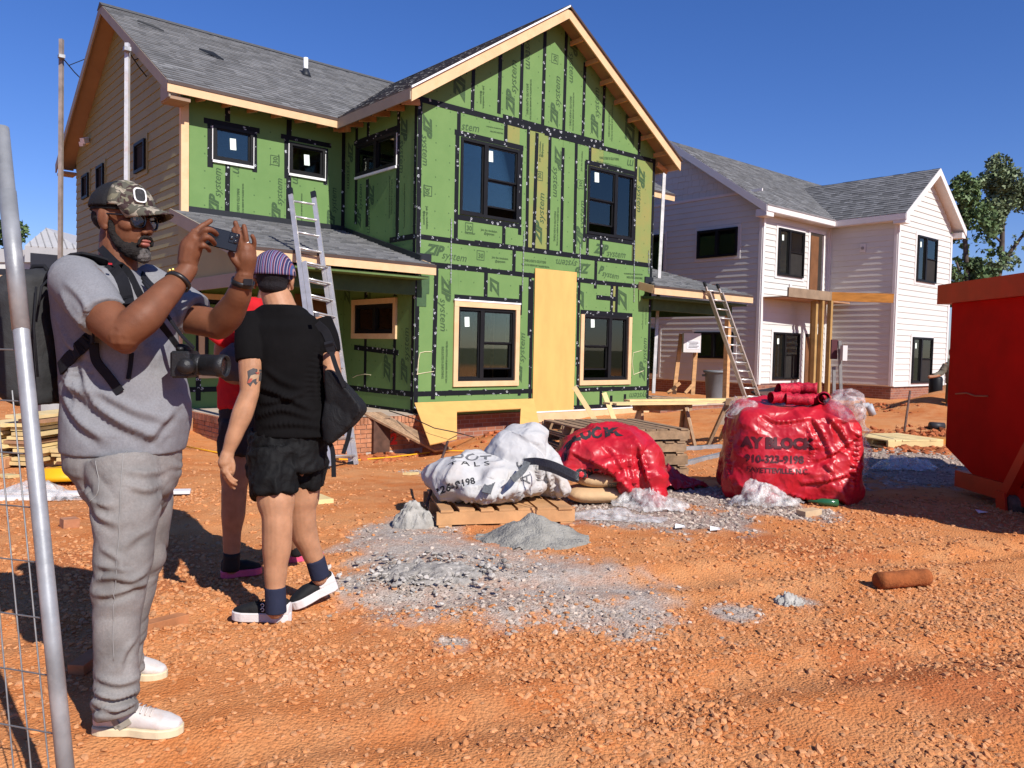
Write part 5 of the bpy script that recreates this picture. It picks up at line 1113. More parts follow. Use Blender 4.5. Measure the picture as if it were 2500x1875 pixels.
# leaning boards, offcuts
for a, b, w_, lb in (((10.581,10.532,0.645), (10.44,9.686,-0.079), .09, 'narrow yellow board leaning under the right ground-floor window, left of the pair'), ((11.374,10.503,0.514), (11.049,9.82,-0.138), .09, 'narrow yellow board leaning under the right ground-floor window, right of the pair'), ((9.594,9.622,-0.065), (10.966,9.505,0.022), .1, 'yellow board lying on dirt below the leaning boards')):
    mb = MB(); mb.bar(a, b, w_, .035, (.65, .76, 0)); tag(mb.build('board', LUM, None), lb, 'board')
# U-shaped plywood sheet leaning on the wall
up = [(7.728,11.6,0.364), (10.532,11.6,0.365), (9.65,10.358,-0.188), (9.142,10.4,-0.164), (9.932,11.38,0.042), (8.415,11.38,0.015), (7.864,10.568,-0.246), (7.258,10.431,-0.214)]
mb = MB(); q = [Vector(v) for v in up]; n_ = (q[1]-q[0]).cross(q[7]-q[0]).normalized(); q = [v-n_*(v-q[0]).dot(n_) for v in q]; mb.prism(q, n_*.018); tag(mb.build('plywood_sheet', PLY, None), 'notched yellow plywood sheet leaning against the foot of the green wall', 'plywood')
mb = MB()
# ramp of joined planks down from the porch, dark board beside it
rt2 = thing('plank_ramp', (7.037,10.221,-0.274), 'grey plank ramp sloping down from the porch corner to the dirt', 'ramp')
ra, rb_, rc2, rd = Vector((6.6, 11.42, .25)), Vector((6.98, 11.48, .24)), Vector((7.98, 10.8, -.37)), Vector((7.58, 10.74, -.37))
for i in range(6):
    f0, f1 = i/6+.008, (i+1)/6-.008; mb = MB(); n_ = (rb_-ra).cross(rd-ra).normalized(); mb.prism([ra.lerp(rb_, f0), ra.lerp(rb_, f1), rd.lerp(rc2, f1), rd.lerp(rc2, f0)], n_*.035); mb.build('plank', PALW, rt2)
mb = MB(); mb.bb((6.76, 11.33, -.42), (7.07, 11.38, .14)); tag(mb.build('dark_board', mat('dark_deck_board', (.09, .045, .03), .8, .3, 8), None), 'dark ribbed board standing against the brick porch under the ramp', 'board')
# stakes and small bits
for a, b, r_, lb in (((4.354,5.973,0.469), (3.569,5.172,0.084), .012, 'rusty steel stake leaning left of the white bag'), ((4.637,5.596,0.438), (4.542,5.399,0.197), .01, 'short rusty stake behind the white bag'), ((12.574,5.268,0.818), (11.885,5.036,0.263), .016, 'tall rusty stake in the dirt left of the dumpster'), ((12.3,5.889,0.628), (12.133,5.753,0.375), .02, 'short stake beside grey pipe fittings behind the red cube')):
    mb = MB(); mb.tube([a, b], r_, 8); tag(mb.build('steel_stake', DRUST, None, True), lb, 'stake')
def slabo(name, a, b, w_, h_, m, lb, cat, zoff=0): 
    a = Vector(a); b = Vector(b); a.z = floor_z(a.x, a.y)+h_/2+zoff; b.z = floor_z(b.x, b.y)+h_/2+zoff; mb = MB(); mb.bar(a, b, w_, h_); return tag(mb.build(name, m, None, bevel=.002), lb, cat)
slabo('lumber_offcut', (3.355,7.039,-0.067), (3.237,6.203,-0.034), .14, .04, LUM, 'pale lumber offcut on clay beside the walking legs', 'offcut')
slabo('lumber_offcut', (5.26,8.047,-0.197), (5.491,8.199,-0.228), .1, .03, LUM, 'small square wood block on the bare orange clay', 'offcut')
slabo('wood_stake', (1.032,3.783,-0.001), (1.293,3.929,-0.001), .07, .045, mat('clay_stained_wood', (.42, .17, .07), .85, .25, 8), 'clay-stained wooden stake lying behind the grey jeans', 'stake'); slabo('wood_stake', (0.741,3.546,-0.001), (0.849,3.652,-0.001), .07, .045, mat('clay_stained_wood', (.42, .17, .07), .85, .25, 8), 'broken end of clay-stained stake left of the grey jeans', 'stake')
slabo('loose_brick', (1.233,6.316,-0.011), (1.339,6.324,-0.012), .1, .065, BRK, 'single orange brick lying on gravel by the fence', 'brick')
# clay covered pipe piece on the open ground
pp0, pp1 = Vector((4.581,2.055,-0.002)), Vector((4.907,1.914,-0.003)); mb = MB(); n = 14; z0 = floor_z(pp0.x, pp0.y)+.05
mb.tube([pp0.lerp(pp1, i/n).to_tuple()[:2]+(z0,) for i in range(n+1)], [.048+random.uniform(-.002, .003) for i in range(n+1)], 22); tag(mb.build('clay_pipe', mat('clay_caked_pipe', (.26, .075, .02), .95, .3, 14, .9, 60), None, True), 'short clay-caked pipe lying on the open gravel', 'pipe')
bt_ = Vector((6.687,3.506,-0.011)); bz_ = floor_z(bt_.x, bt_.y); mb = MB(); mb.lathe((bt_.x, bt_.y, bz_+.035), [(.012, -.13), (.014, -.06), (.033, -.02), (.033, .12), (.02, .125)], 14, R_*.9-F_*.3); tag(mb.build('green_bottle', mat('green_bottle', (.02, .1, .04), .15, .1, 8, spec=.6), None, True), 'green plastic bottle on the ground before the red cube', 'bottle')
slabo('tan_block', (6.119,3.402,-0.004), (6.307,3.358,-0.005), .1, .05, mat('tan_foam', (.5, .36, .22), .9), 'tan block beside the green bottle', 'block')
for px_, lb in (((5.05,3.499,0.002), 'white scrap of paper below the clear film'), ((4.884,3.696,0.003), 'blue and white torn wrapper on the gravel'), ((7.559,2.527,-0.002), 'white scrap of paper near the dumpster roller')):
    mb = MB(); a = Vector(px_); z_ = floor_z(a.x, a.y)+.012; mb.prism([(a.x-.06, a.y, z_), (a.x, a.y-.05, z_+.01), (a.x+.07, a.y+.01, z_), (a.x+.01, a.y+.05, z_+.015)], (0, 0, .004)); tag(mb.build('paper_scrap', WHITEV, None), lb, 'paper')
# steel channels on gravel right of the pallet stack
for a, b, lb in (((7.984,6.133,-0.086), (9.744,6.485,-0.07), 'grey steel channel lying across gravel by the red sheet'), ((9.535,7.371,-0.126), (10.296,7.072,-0.094), 'dark steel channel lying beyond the grey one'), ((9.095,10.397,-0.276), (9.842,10.143,-0.288), 'white trim strip lying below the plywood sheet')):
    slabo('steel_channel', a, b, .08, .06, GALV if 'grey' in lb else (BLACKF if 'dark' in lb else WHITEV), lb, 'metal strip')
# timber and slats behind the red cube
pallet('pallet', (12.219,5.338,0.012), .3, 1.0, .9, 'pale slatted pallet behind the big red cube', LUM, None, 8, .12)
slabo('timber', (12.61,5.311,0.009), (13.547,5.021,-0.006), .3, .09, mat('orange_timber', (.42, .17, .03), .7, .2, 5), 'orange timber beam on clay lumps left of the dumpster', 'timber')
gp = Vector((15.117,5.959,0.024)); mb = MB(); mb.tube([gp+Vector((0, 0, .08)), gp+R_*.25+Vector((0, 0, .07))], .07, 14); tag(mb.build('drain_pipe', mat('black_pipe', (.03, .028, .03), .5), None, True), 'short black drain pipe on the clay left of the dumpster', 'pipe')
gp = Vector((17.98,8.434,-0.022)); mb = MB(); mb.tube([gp+Vector((0, 0, .25)), gp+R_*.1+Vector((0, 0, .02))], .08, 14); mb.tube([gp+R_*-.3+Vector((0, 0, .22)), gp+Vector((0, 0, .24))], .06, 14); tag(mb.build('pipe_fitting', mat('grey_pvc', (.35, .36, .38), .45), None, True), 'grey plastic pipe fittings standing behind the red cube', 'pipe')
# clods along the trench
x = np.array([G_[0] for G_ in ((11.608,4.783,0.022), (11.865,4.721,0.023), (11.917,4.575,0.025), (14.403,5.878,-0.004), (14.63,5.628,-0.006), (14.664,5.44,-0.011), (14.064,6.082,-0.004), (19.43,8.719,0.047), (20.965,9.845,0.022), (9.123,11.169,-0.223), (9.163,11.827,-0.327), (7.04,11.298,-0.463), (6.829,11.602,-0.449), (6.34,11.02,-0.446), (9.688,10.682,-0.207), (5.088,15.444,-0.101), (15.508,9.934,0.003))])
y = np.array([G_[1] for G_ in ((11.608,4.783,0.022), (11.865,4.721,0.023), (11.917,4.575,0.025), (14.403,5.878,-0.004), (14.63,5.628,-0.006), (14.664,5.44,-0.011), (14.064,6.082,-0.004), (19.43,8.719,0.047), (20.965,9.845,0.022), (9.123,11.169,-0.223), (9.163,11.827,-0.327), (7.04,11.298,-0.463), (6.829,11.602,-0.449), (6.34,11.02,-0.446), (9.688,10.682,-0.207), (5.088,15.444,-0.101), (15.508,9.934,0.003))])
r5 = np.random.default_rng(5); x = (x[:, None]+r5.normal(0, .35, (len(x), 60))).ravel(); y = (y[:, None]+r5.normal(0, .35, (len(y), 60))).ravel(); kp = ~((x > 4.4) & (y > 11.3)); x, y = x[kp], y[kp]
stones('clay_clods', 'clods of dug orange clay along trenches and mounds', x, y, .02+.07*r5.random(len(x))**3, np.array([.42, .13, .05])*(.6+.7*r5.random((len(x), 1))), STONE_M)

hc = Vector((2.68,3.809,0.0)); r6 = np.random.default_rng(8); n = 900; a = r6.normal(0, .2, n); b = r6.normal(0, .16, n); hx = hc.x+R_.x*a+F_.x*b; hy = hc.y+R_.y*a+F_.y*b
stones('concrete_crumbs', 'pale crumbs of broken concrete scattered over the grey patch', hx, hy, .006+.022*r6.random(n)**3, np.array([.44, .41, .37])*(.55+.75*r6.random((n, 1))), STONE_M, 1.2)

# ---------------------------------------------------------------- ladders
def ladder(b0, b1, t0, t1, n, label, ext=.55):
    b0, b1, t0, t1 = (Vector(v) for v in (b0, b1, t0, t1)); t = thing('ladder', (b0+b1)/2, label, 'ladder')
    side = (b1-b0).normalized(); up = (t0-b0).normalized(); nrm = side.cross(up).normalized()
    for a, b in ((b0, t0), (b1, t1)):
        mb = MB(); mb.bar(a, b, .07, .028, side); mb.build('rail', ALU, t)
        if ext: mb = MB(); o = nrm*.075; mb.bar(a+o, a.lerp(b, ext)+o, .07, .024, side); mb.build('fly_rail', ALU, t)
        mb = MB(); mb.bar(b-up*.02, b+up*.09, .08, .04, side); mb.build('end_cap', FLASH, t)
        mb = MB(); mb.bar(a-up*.04, a+up*.06, .09, .05, side); mb.build('foot', FLASH, t)
    for i in range(n):
        f = (i+.5)/n; mb = MB(); mb.tube([b0.lerp(t0, f), b1.lerp(t1, f)], .017, 10); mb.build('rung', ALU, t, True)
        if ext and f < ext: mb = MB(); mb.tube([b0.lerp(t0, f)+nrm*.075, b1.lerp(t1, f)+nrm*.075], .015, 8); mb.build('rung', ALU, t, True)
ladder((5.05,9.676,-0.304), (5.727,10.209,-0.404), (5.398,11.599,3.65), (5.715,11.456,3.626), 16, 'aluminium extension ladder leaning on the left porch roof behind the black bag', .72)
ladder((16.987,11.008,0.187), (17.371,10.877,0.195), (15.484,11.206,2.898), (15.885,11.124,2.873), 13, 'aluminium extension ladder leaning on the right porch roof before the white house', .96)
# ---------------------------------------------------------------- scaffold poles
def pole(a, b, w_, m, label, clamp=None):
    t = thing('scaffold_pole', b, label, 'pole'); mb = MB(); mb.bar(a, b, w_, w_, R_); mb.build('pole_tube', m, t)
    if clamp is not None:
        c = Vector(clamp); blk('clamp', c, (w_*1.6, w_*1.6, .07), GALV, t); mb = MB(); mb.tube([c, c+Vector((.35, .5, -.12)), c+Vector((1.1, 1.5, -.3))], .012, 6); mb.build('brace_cable', FLASH, t); mb = MB(); mb.tube([c+Vector((.2, .3, -.07)), c+Vector((.75, .9, .4))], .01, 6); mb.build('brace_cable', FLASH, t)
pole((3.963,20.078,7.928), (3.837,19.752,0.645), .078, mat('weathered_pole', (.24, .2, .18), .6, .3, 4), 'tall brownish scaffold pole standing left of the tan gable', (3.935,19.945,7.515))
pole((4.138,15.631,6.677), (3.939,15.003,-0.09), .07, mat('bright_pole', (.62, .62, .62), .45, .12, 8, metal=.3, dirt=((.5, .2, .08), .5), dscale=2.3), 'tall bright steel scaffold pole before the tan siding', (4.102,15.522,6.537))
pole((15.686,12.665,5.944), (15.081,12.323,0.333), .075, mat('bright_pole2', (.5, .48, .46), .45, .2, 8, metal=.3), 'steel scaffold pole beside the right corner of the green house')
# ---------------------------------------------------------------- trash can, panel on posts, scrap boards
tc = Vector((18.231,12.769,0.063)); t = thing('trash_can', tc, 'grey plastic trash can beside the right porch post', 'trash can'); GP = mat('grey_can_plastic', (.16, .17, .18), .55, .08, 6)
mb = MB(); mb.lathe(tc, [(.22, 0), (.235, .05), (.285, .72), (.3, .73), (.3, .8), (.27, .8), (.25, .3)], 26); mb.build('can_body', GP, t, True); mb = MB(); mb.lathe(tc+Vector((0, 0, .72)), [(.29, 0), (.33, .02), (.34, .07), (.3, .08)], 26); mb.build('can_rim', GP, t, True)
for sx in (-1, 1): mb = MB(); mb.box(tc+R_*.31*sx+Vector((0, 0, .66)), (.06, .1, .06)); mb.build('handle', GP, t)
t = thing('power_cabinet', (16.906,12.599,0.258), 'white electrical cabinet on two raw wooden posts with papers taped to it', 'cabinet')
for a, b in (((16.75,12.825,1.811), (16.592,12.868,0.249)), ((17.035,12.559,1.448), (16.954,12.556,0.238))): mb = MB(); mb.bar(a, b, .1, .05, F_); mb.build('post', RAWWOOD, t)
for a, b in (((16.668,12.754,0.54), (16.383,12.917,0.272)), ((16.908,12.545,0.494), (16.72,12.628,0.281))): mb = MB(); mb.bar(a, b, .08, .04, F_); mb.build('brace', RAWWOOD, t)
pcx = Vector((16.783,12.519,1.581)); _, Rq = frame(pcx, 0.0); blk('cabinet', pcx, (.44, .2, .49), WHT2, t, Rq); blk('paper', pcx-F_*.103+Vector((0, 0, -.05))+R_*.02, (.34, .003, .22), mat('taped_paper', (.7, .7, .74), .8, .1, 30), t, Rq)
for i in range(5): blk('print', pcx-F_*.106+Vector((0, 0, .02-.035*i))+R_*(.02+.02*(i % 2)), (.26-.03*(i % 3), .002, .012), BLKINK, t, Rq)
r9 = random.Random(4); b0 = Vector((15.295,11.872,0.276))
for i in range(6):
    c = b0+R_*r9.uniform(-.25, .25)+F_*r9.uniform(-.2, .2); c.z = .12+.025*i; P2, R2 = frame(c, r9.uniform(-.2, .2)); mb = MB(); mb.box(c, (r9.uniform(.5, 1.0), .3, .02), R2); tag(mb.build('scrap_board', PALW, None), ['lowest', 'second lowest', 'third lowest', 'fourth lowest', 'fifth', 'topmost'][i]+' weathered board of the scrap pile on the right porch slab', 'board', 'scrap boards on the porch slab')
for i, (a, b, lb) in enumerate((((18.411,11.57,0.252), (19.959,11.177,0.462), 'black sheet leaning low before the white house porch'), ((18.137,11.277,0.244), (19.276,10.96,0.268), 'brown boards lying under the black sheet'))):
    mb = MB(); mb.bar(a, b, .5, .08 if i else .05, (0, -.3, 1)); tag(mb.build('stacked_sheet', FLASH if i == 0 else DRUST, None), lb, 'sheet')
t = thing('meter_post', (20.423,10.37,0.244), 'temporary meter box on grey posts before the white house side wall', 'meter'); GW = mat('grey_post', (.2, .19, .18), .8, .2, 6)
for a, b in (((20.443,10.441,1.727), (20.448,10.349,0.245)), ((20.318,10.508,1.037), (20.308,10.474,0.328))): mb = MB(); mb.bar(a, b, .08, .05, F_); mb.build('post', GW, t)
q = Vector((20.328,10.257,1.402)); blk('meter_box', q, (.12, .18, .4), WHT2, t, Rq); q = Vector((20.372,10.554,1.495)); blk('meter_back', q, (.16, .08, .52), mat('maroon_box', (.08, .02, .025), .6), t, Rq); q = Vector((20.328,10.186,0.214)); blk('footing', q, (.5, .4, .1), GW, t, Rq)
# ---------------------------------------------------------------- left yard: lumber, ring, trim boards, cardboard
r9 = random.Random(11); k = 0; lc = Vector((1.583,9.906,0.0)); lz = floor_z(lc.x, lc.y); P2, R2 = frame(lc, -.1)
names = ['bottom', 'second', 'third', 'fourth', 'fifth', 'sixth', 'seventh', 'eighth', 'ninth', 'tenth', 'eleventh', 'twelfth']
for col, (x0, hgt, dp) in enumerate(((-.42, 10, 0.0), (-.02, 12, .12), (.42, 8, .2))):
    for i in range(hgt):
        c = P2(x0+r9.uniform(-.06, .06), dp+r9.uniform(-.05, .05)+.6, .05+i*.046); mb = MB(); mb.box((c.x, c.y, lz+.05+i*.046), (r9.uniform(.26, .36), 1.4, .036), R2); tag(mb.build('lumber_piece', LUM if r9.random() < .75 else LUMD, None), names[i]+' from the bottom in the '+('left', 'middle', 'right')[col]+' column of stacked lumber by the fence', 'lumber', 'lumber stacked by the fence')
slabo('pipe_length', (1.365,9.959,-0.033), (1.987,11.074,-0.085), .1, .1, mat('clay_pipe_tan', (.5, .26, .13), .8), 'tan pipe lying in front of the stacked lumber', 'pipe')
for a, b, h_, lb in (((1.878,10.988,0.241), (2.155,11.015,0.275), .3, 'open cardboard box of trim left of the grey shirt'), ((1.834,10.219,-0.002), (2.05,10.167,0.016), .2, 'brown wood blocks stacked under the cardboard')):
    mb = MB(); mb.bar(a, b, .4, h_); tag(mb.build('cardboard_box', LUM if 'card' in lb else LUMD, None), lb, 'box')
ub = Vector((2.414,13.032,0.203)); blk_ = MB(); blk_.box(ub, (.3, .3, .55)); tag(blk_.build('utility_box', mat('grey_utility', (.3, .3, .29), .6), None), 'small grey utility box beyond the stacked lumber', 'utility box')
rg = Vector((1.751,8.633,0.0)); rg.z = floor_z(rg.x, rg.y); YEL = mat('yellow_plastic', (.75, .38, .01), .45, .05, 6); t = thing('yellow_ring', rg, 'round yellow plastic ring with a stone on it, lying on clay', 'ring')
mb = MB(); mb.lathe(rg, [(.1, .0), (.3, .0), (.31, .05), (.26, .08), (.24, .12), (.12, .13), (.1, .05)], 36, (0.03, .1, 1)); mb.build('ring_body', YEL, t, True); mb = MB(); ell(mb, rg+Vector((.05, .05, .13)), (.09, .07, .03)); mb.build('flat_stone', CEMR, t, True)
for i, (a, b, w_, lb) in enumerate((((0.942,8.204,-0.007), (1.558,7.977,-0.017), .14, 'white trim board lying left of the grey jeans, upper of the three'), ((0.91,7.93,-0.006), (1.435,7.663,-0.014), .12, 'white trim board lying left of the grey jeans, lower of the three'), ((1.366,7.793,-0.013), (2.467,7.317,-0.04), .12, 'white trim board passing behind the grey jeans'))): slabo('trim_board', a, b, w_, .03, WHT2, lb, 'trim board', 'white trim boards on the clay', ) if False else tag(slabo('trim_board', a, b, w_, .03, WHT2, lb, 'trim board', .01*i), lb, 'trim board', 'white trim boards on the clay')
sheet('plastic_sheet', (1.378,7.864,0.0), .0, .5, .2, .1, PLASTIC, 'clear film lying over the white trim boards', 14)
slabo('lumber_offcut', (1.237,8.914,-0.016), (1.349,8.983,-0.02), .16, .03, LUM, 'thin wood offcut on clay left of the yellow ring', 'offcut')
for a, b, lb in (((4.48,13.801,-0.152), (4.368,12.683,-0.205), 'crumpled cardboard box by the brick porch'),):
    c = Vector(a); mb = MB(); mb.box(c+Vector((0, 0, .1)), (.35, .3, .26), Matrix.Rotation(.5, 3, 'Z') @ Matrix.Rotation(.2, 3, 'X')); tag(mb.build('cardboard_box', mat('cardboard', (.5, .28, .15), .85, .12, 5), None), lb, 'box')
mb = MB(); pts = [Vector(v) for v in ((3.93,11.837,-0.213), (4.139,11.348,-0.249), (4.478,10.714,-0.298), (5.476,10.975,-0.388), (6.063,10.661,-0.432), (6.837,10.849,-0.463), (7.969,10.961,-0.449), (8.271,10.115,-0.401))]
mb.tube([v+Vector((0, 0, .03+.0*i)) for i, v in enumerate(pts)], .012, 8); tag(mb.build('yellow_hose', YEL, None, True), 'yellow hose trailing over the clay in front of the porch', 'hose')
mb = MB(); pts = [Vector(v) for v in ((7.142,11.482,0.251), (7.232,10.872,0.165), (7.427,10.565,0.028), (7.678,10.345,-0.031), (9.029,11.53,-0.313), (9.09,10.446,-0.267), (9.863,10.217,-0.282))]
mb.tube(pts, .009, 8); tag(mb.build('black_cable', FLASH, None, True), 'black cable sagging from the porch corner over the plywood sheet', 'cable')
# ---------------------------------------------------------------- temporary fence panel (near left edge)
t = thing('fence_panel', (0.468,2.225,0.05), 'leaning galvanised temporary fence panel with wire mesh at the left edge', 'fence')
ft, fb = Vector((0.393,2.8,1.968)), Vector((0.459,2.233,0.05)); mb = MB(); mb.tube([fb, fb.lerp(ft, .3), fb.lerp(ft, .7), ft], .0212, 20); mb.build('end_post', GALV, t, True)
mb = MB(); mb.tube([fb.lerp(ft, .69), fb.lerp(ft, .9)], .0232, 20); mb.build('post_sleeve', GALV, t, True)
fl = (R_*-1.0+F_*.28).normalized(); WIRE = mat('fence_wire', (.2, .2, .2), .45, .2, 20, metal=.5)
for i in range(13):
    d = .055+i*.06; a = fb+fl*d; b = fb.lerp(ft, .6)+fl*d*.98; mb = MB(); mb.tube([a, b], .0022, 6); mb.build('wire', WIRE, t)
for i in range(9):
    f = .06+i*.075; a = fb.lerp(ft, f); mb = MB(); mb.tube([a, a+fl*.9], .0024, 6); mb.build('wire', WIRE, t)
mb = MB(); mb.tube([fb+fl*2.0, fb.lerp(ft, 1.0)+fl*2.0], .021, 14); mb.build('end_post', GALV, t, True)
# ---------------------------------------------------------------- trees
LEAFM = []
for nm, c in (('leaf_green', (.1, .15, .055)), ('leaf_green_pale', (.16, .2, .1))):
    s = N(nm); p = s.pos(); s.set(s.ramp(s.noise(p, .9, 3), [(.35, tuple(q*.6 for q in c)), (.65, tuple(q*1.5 for q in c))]), .6, 0, .3)
    try: s.b.inputs['Transmission Weight'].default_value = 0
    except Exception: pass
    LEAFM.append(s.m)
BARK = mat('bark', (.09, .065, .05), .9, .3, 3, .5, 20)
def tree(base, limbs, crowns, nleaf, size, label, mi=0, name='tree', seed=1):
    t = thing(name, base, label, 'tree'); mb = MB(); r = np.random.default_rng(seed)
    for pts, r0, r1 in limbs: mb.tube(pts, list(np.linspace(r0, r1, len(pts))), 7)
    mb.build('trunk', BARK, t, True)
    V = []; tot = sum(c[2] for c in crowns)
    for c, rad, w_ in crowns:
        n = int(nleaf*w_/tot); d = r.normal(size=(n, 3)); d /= np.linalg.norm(d, axis=1)[:, None]; q = d*(r.random((n, 1))**.45)*np.array(rad)+np.array(c)
        nz = vn3(q, 1.1, seed)*.6+vn3(q, 2.6, seed+1)*.4; q = q[nz > .48]; V.append(q)
    V = np.concatenate(V); n = len(V); a = r.normal(size=(n, 3)); a /= np.linalg.norm(a, axis=1)[:, None]; b = np.cross(a, r.normal(size=(n, 3))); b /= np.linalg.norm(b, axis=1)[:, None]
    s_ = size*(.5+r.random((n, 1))); Q = np.stack([V-a*s_, V+b*s_*.55, V+a*s_, V-b*s_*.55], 1).reshape(-1, 3)
    me = np_mesh('crown', Q, np.arange(n*4).reshape(-1, 4), [LEAFM[mi]], False); link(bpy.data.objects.new('crown', me), t)
d1 = lambda *a: a
tree((45.654,16.182,0.771), [([(45.654,16.182,0.771), (45.663,16.431,5.09), (45.589,16.675,8.112), (45.533,16.838,10.054)], .2, .06), ([(45.657,16.41,4.658), (44.698,16.672,6.315)], .12, .05)], [((45.527,16.817,9.622), (.9, .9, 1.5), 1), ((45.999,16.323,8.123), (1.2, 1.2, 1.6), 1.4), ((45.413,16.774,7.243), (1.1, 1.1, 1.8), 1.4), ((46.304,15.958,6.404), (1.0, 1.0, 1.2), .8), ((45.469,16.61,5.301), (1.4, 1.4, 1.4), 1)], 17000, .12, 'dense dark green tree close beside the white gable', 0, seed=4)
tree((51.081,16.798,0.745), [([(50.991,16.875,0.743), (51.274,16.928,5.718), (51.524,16.785,6.908), (51.61,16.852,9.276), (51.452,17.085,10.927), (51.366,17.257,12.58)], .24, .04), ([(51.391,16.87,6.431), (51.983,16.433,7.63), (52.535,16.016,8.591), (53.084,15.588,9.316)], .15, .04), ([(51.611,16.858,9.394), (52.016,16.552,10.115), (52.561,16.107,10.485)], .12, .04), ([(51.504,16.872,8.09), (51.096,17.249,8.552)], .08, .03)], [((51.411,17.177,11.872), (.9, .9, 1.3), 1), ((52.034,16.615,11.416), (1.5, 1.2, 1.0), 1.2), ((52.381,16.261,10.48), (1.3, 1.2, .9), 1), ((51.202,17.229,9.737), (.8, .8, 1.1), .7), ((51.434,16.862,6.905), (1.2, 1.2, .6), .5), ((52.529,15.994,8.118), (.9, .9, .6), .5), ((50.687,17.777,11.497), (.6, .6, .35), .25), ((51.185,17.167,8.436), (.6, .6, .6), .35)], 15000, .11, 'open-branched tree rising behind the dumpster', 1, seed=7)
tree((10.479,70.208,2.097), [([(10.479,70.208,2.097), (10.593,70.405,7.037), (10.696,70.463,9.508)], .3, .08)], [((10.581,70.571,9.659), (1.0, 1.0, .8), 1), ((10.995,70.179,9.054), (.7, .7, .5), .6), ((10.101,70.936,8.875), (1.2, 1.2, 1.0), 1)], 5000, .16, 'small leafy treetop above the metal roof at left', 0, seed=9)
# ---------------------------------------------------------------- buildings at the left
t = thing('metal_roofed_house', (7.656,43.499,0.288), 'far house with pale metal hip roof behind the dark building', 'house'); MR = mat('pale_metal_roof', (.42, .41, .4), .5, .06, 2); 
mb = MB(); a = Vector((7.934,43.637,6.627)); q = [Vector(v) for v in ((6.76,41.94,5.514), (6.75,41.905,4.773), (8.72,40.216,4.827), (8.728,40.245,5.42))]
mb.add([a, q[0], q[1], q[2], q[3], a+F_*5, q[0]+F_*8, q[3]+F_*8], [(0, 1, 2, 3, 4), (0, 5, 6, 1), (0, 4, 7, 5)]); mb.build('roof', MR, t)
for i in range(1, 8): f = i/8; mb = MB(); mb.tube([(q[0].lerp(a, f*2) if f < .5 else q[3].lerp(a, (1-f)*2))-F_*.03, q[0].lerp(q[3], f)-F_*.03], .025, 5); mb.build('roof_seam', mat('roof_seam', (.3, .29, .28), .6), t)
mb = MB(); mb.prism([(5.14,43.986,5.431), (7.065,42.331,5.39), (7.058,42.304,4.827), (5.131,43.955,4.773)], F_*.5); mb.build('lower_roof', MR, t); mb = MB(); mb.prism([(5.145,44.075,4.783), (9.295,40.519,4.897), (9.234,40.302,0.379), (5.084,43.858,0.264)], F_*6); mb.build('wall', WHT, t)
t = thing('dark_roofed_building', (5.927,34.442,0.508), 'low building with dark felted roof and a string of small bulbs at left', 'building'); DK = mat('dark_felt_roof', (.022, .024, .032), .8, .2, 1)
mb = MB(); mb.prism([(3.913,35.712,3.883), (5.689,34.188,3.901), (5.697,34.217,4.508), (6.745,33.312,4.416), (6.819,33.219,3.933), (7.834,32.347,3.915), (7.828,32.326,3.46), (3.907,35.689,3.412)], F_*.6); mb.build('roof', DK, t)
mb = MB(); mb.bar((3.83,34.972,3.549), (7.67,31.672,3.506), .1, .14); mb.build('eave_board', CREAM, t); mb = MB(); mb.prism([(3.972,36.291,3.386), (5.203,35.233,3.373), (5.16,35.08,0.179), (3.928,36.136,0.145)], F_*.4); mb.build('wall', WHT, t); mb = MB(); mb.prism([(5.238,35.468,3.387), (8.012,33.087,3.386), (7.97,32.936,0.247), (5.194,35.314,0.171)], F_*.4); mb.build('wall', mat('dim_grey_wall', (.1, .1, .11), .7), t)
for i in range(5):
    mb = MB(); ell(mb, Vector((4.721,33.931,3.352)).lerp(Vector((5.82,32.986,3.324)), i/4), .05, None, 8); mb.build('bulb', WHITEV, t, True)
# dry brush behind the fence at left
mb = MB(); r9 = random.Random(3); bs = Vector((4.015,27.665,0.0))

# ---------------------------------------------------------------- people: tools
def limb(mb, pts, rad, seg=5, n=14, flat=False, round_=True):
    if not hasattr(rad, '__len__'): rad = [rad]*len(pts)
    p, r = crom(pts, rad, seg); mb.tube(p, r, n)
    if round_ and not flat: ell(mb, p[0], r[0], None, 12); ell(mb, p[-1], r[-1], None, 12)
def loft(mb, secs, n=28, ex=2.3, A=None, B=None):
    """secs: (centre, half width along A, half depth along B)"""
    A = A or R_; B = B or F_; rings = []
    cs, ws = crom([s_[0] for s_ in secs], [0]*len(secs), 4); _, wa = crom([s_[0] for s_ in secs], [s_[1] for s_ in secs], 4); _, wb = crom([s_[0] for s_ in secs], [s_[2] for s_ in secs], 4)
    vs = []; fs = []
    for c, a, b in zip(cs, wa, wb):
        for k in range(n):
            t = 2*math.pi*k/n; ct, st = math.cos(t), math.sin(t)
            vs.append(c+A*(a*math.copysign(abs(ct)**(2/ex), ct))+B*(b*math.copysign(abs(st)**(2/ex), st)))
    m = len(cs)
    for i in range(m-1):
        for k in range(n): fs.append((i*n+k, i*n+(k+1) % n, (i+1)*n+(k+1) % n, (i+1)*n+k))
    fs += [tuple(range(n))[::-1], tuple((m-1)*n+k for k in range(n))]
    mb.add(vs, fs)
def skin(name, col, rough=.5):
    s = N(name); p = s.pos(); n = s.noise(p, 18, 5, .6); c = s.ramp(n, [(.3, tuple(q*.84 for q in col)), (.7, tuple(min(1, q*1.14) for q in col))])
    s.set(c, rough, 0, .22); s.bump(s.noise(p, 220, 3), .2, .003)
    try: s.b.inputs['Subsurface Weight'].default_value = .06; s.b.inputs['Subsurface Radius'].default_value = (.01, .004, .002)
    except Exception: pass
    return s.m
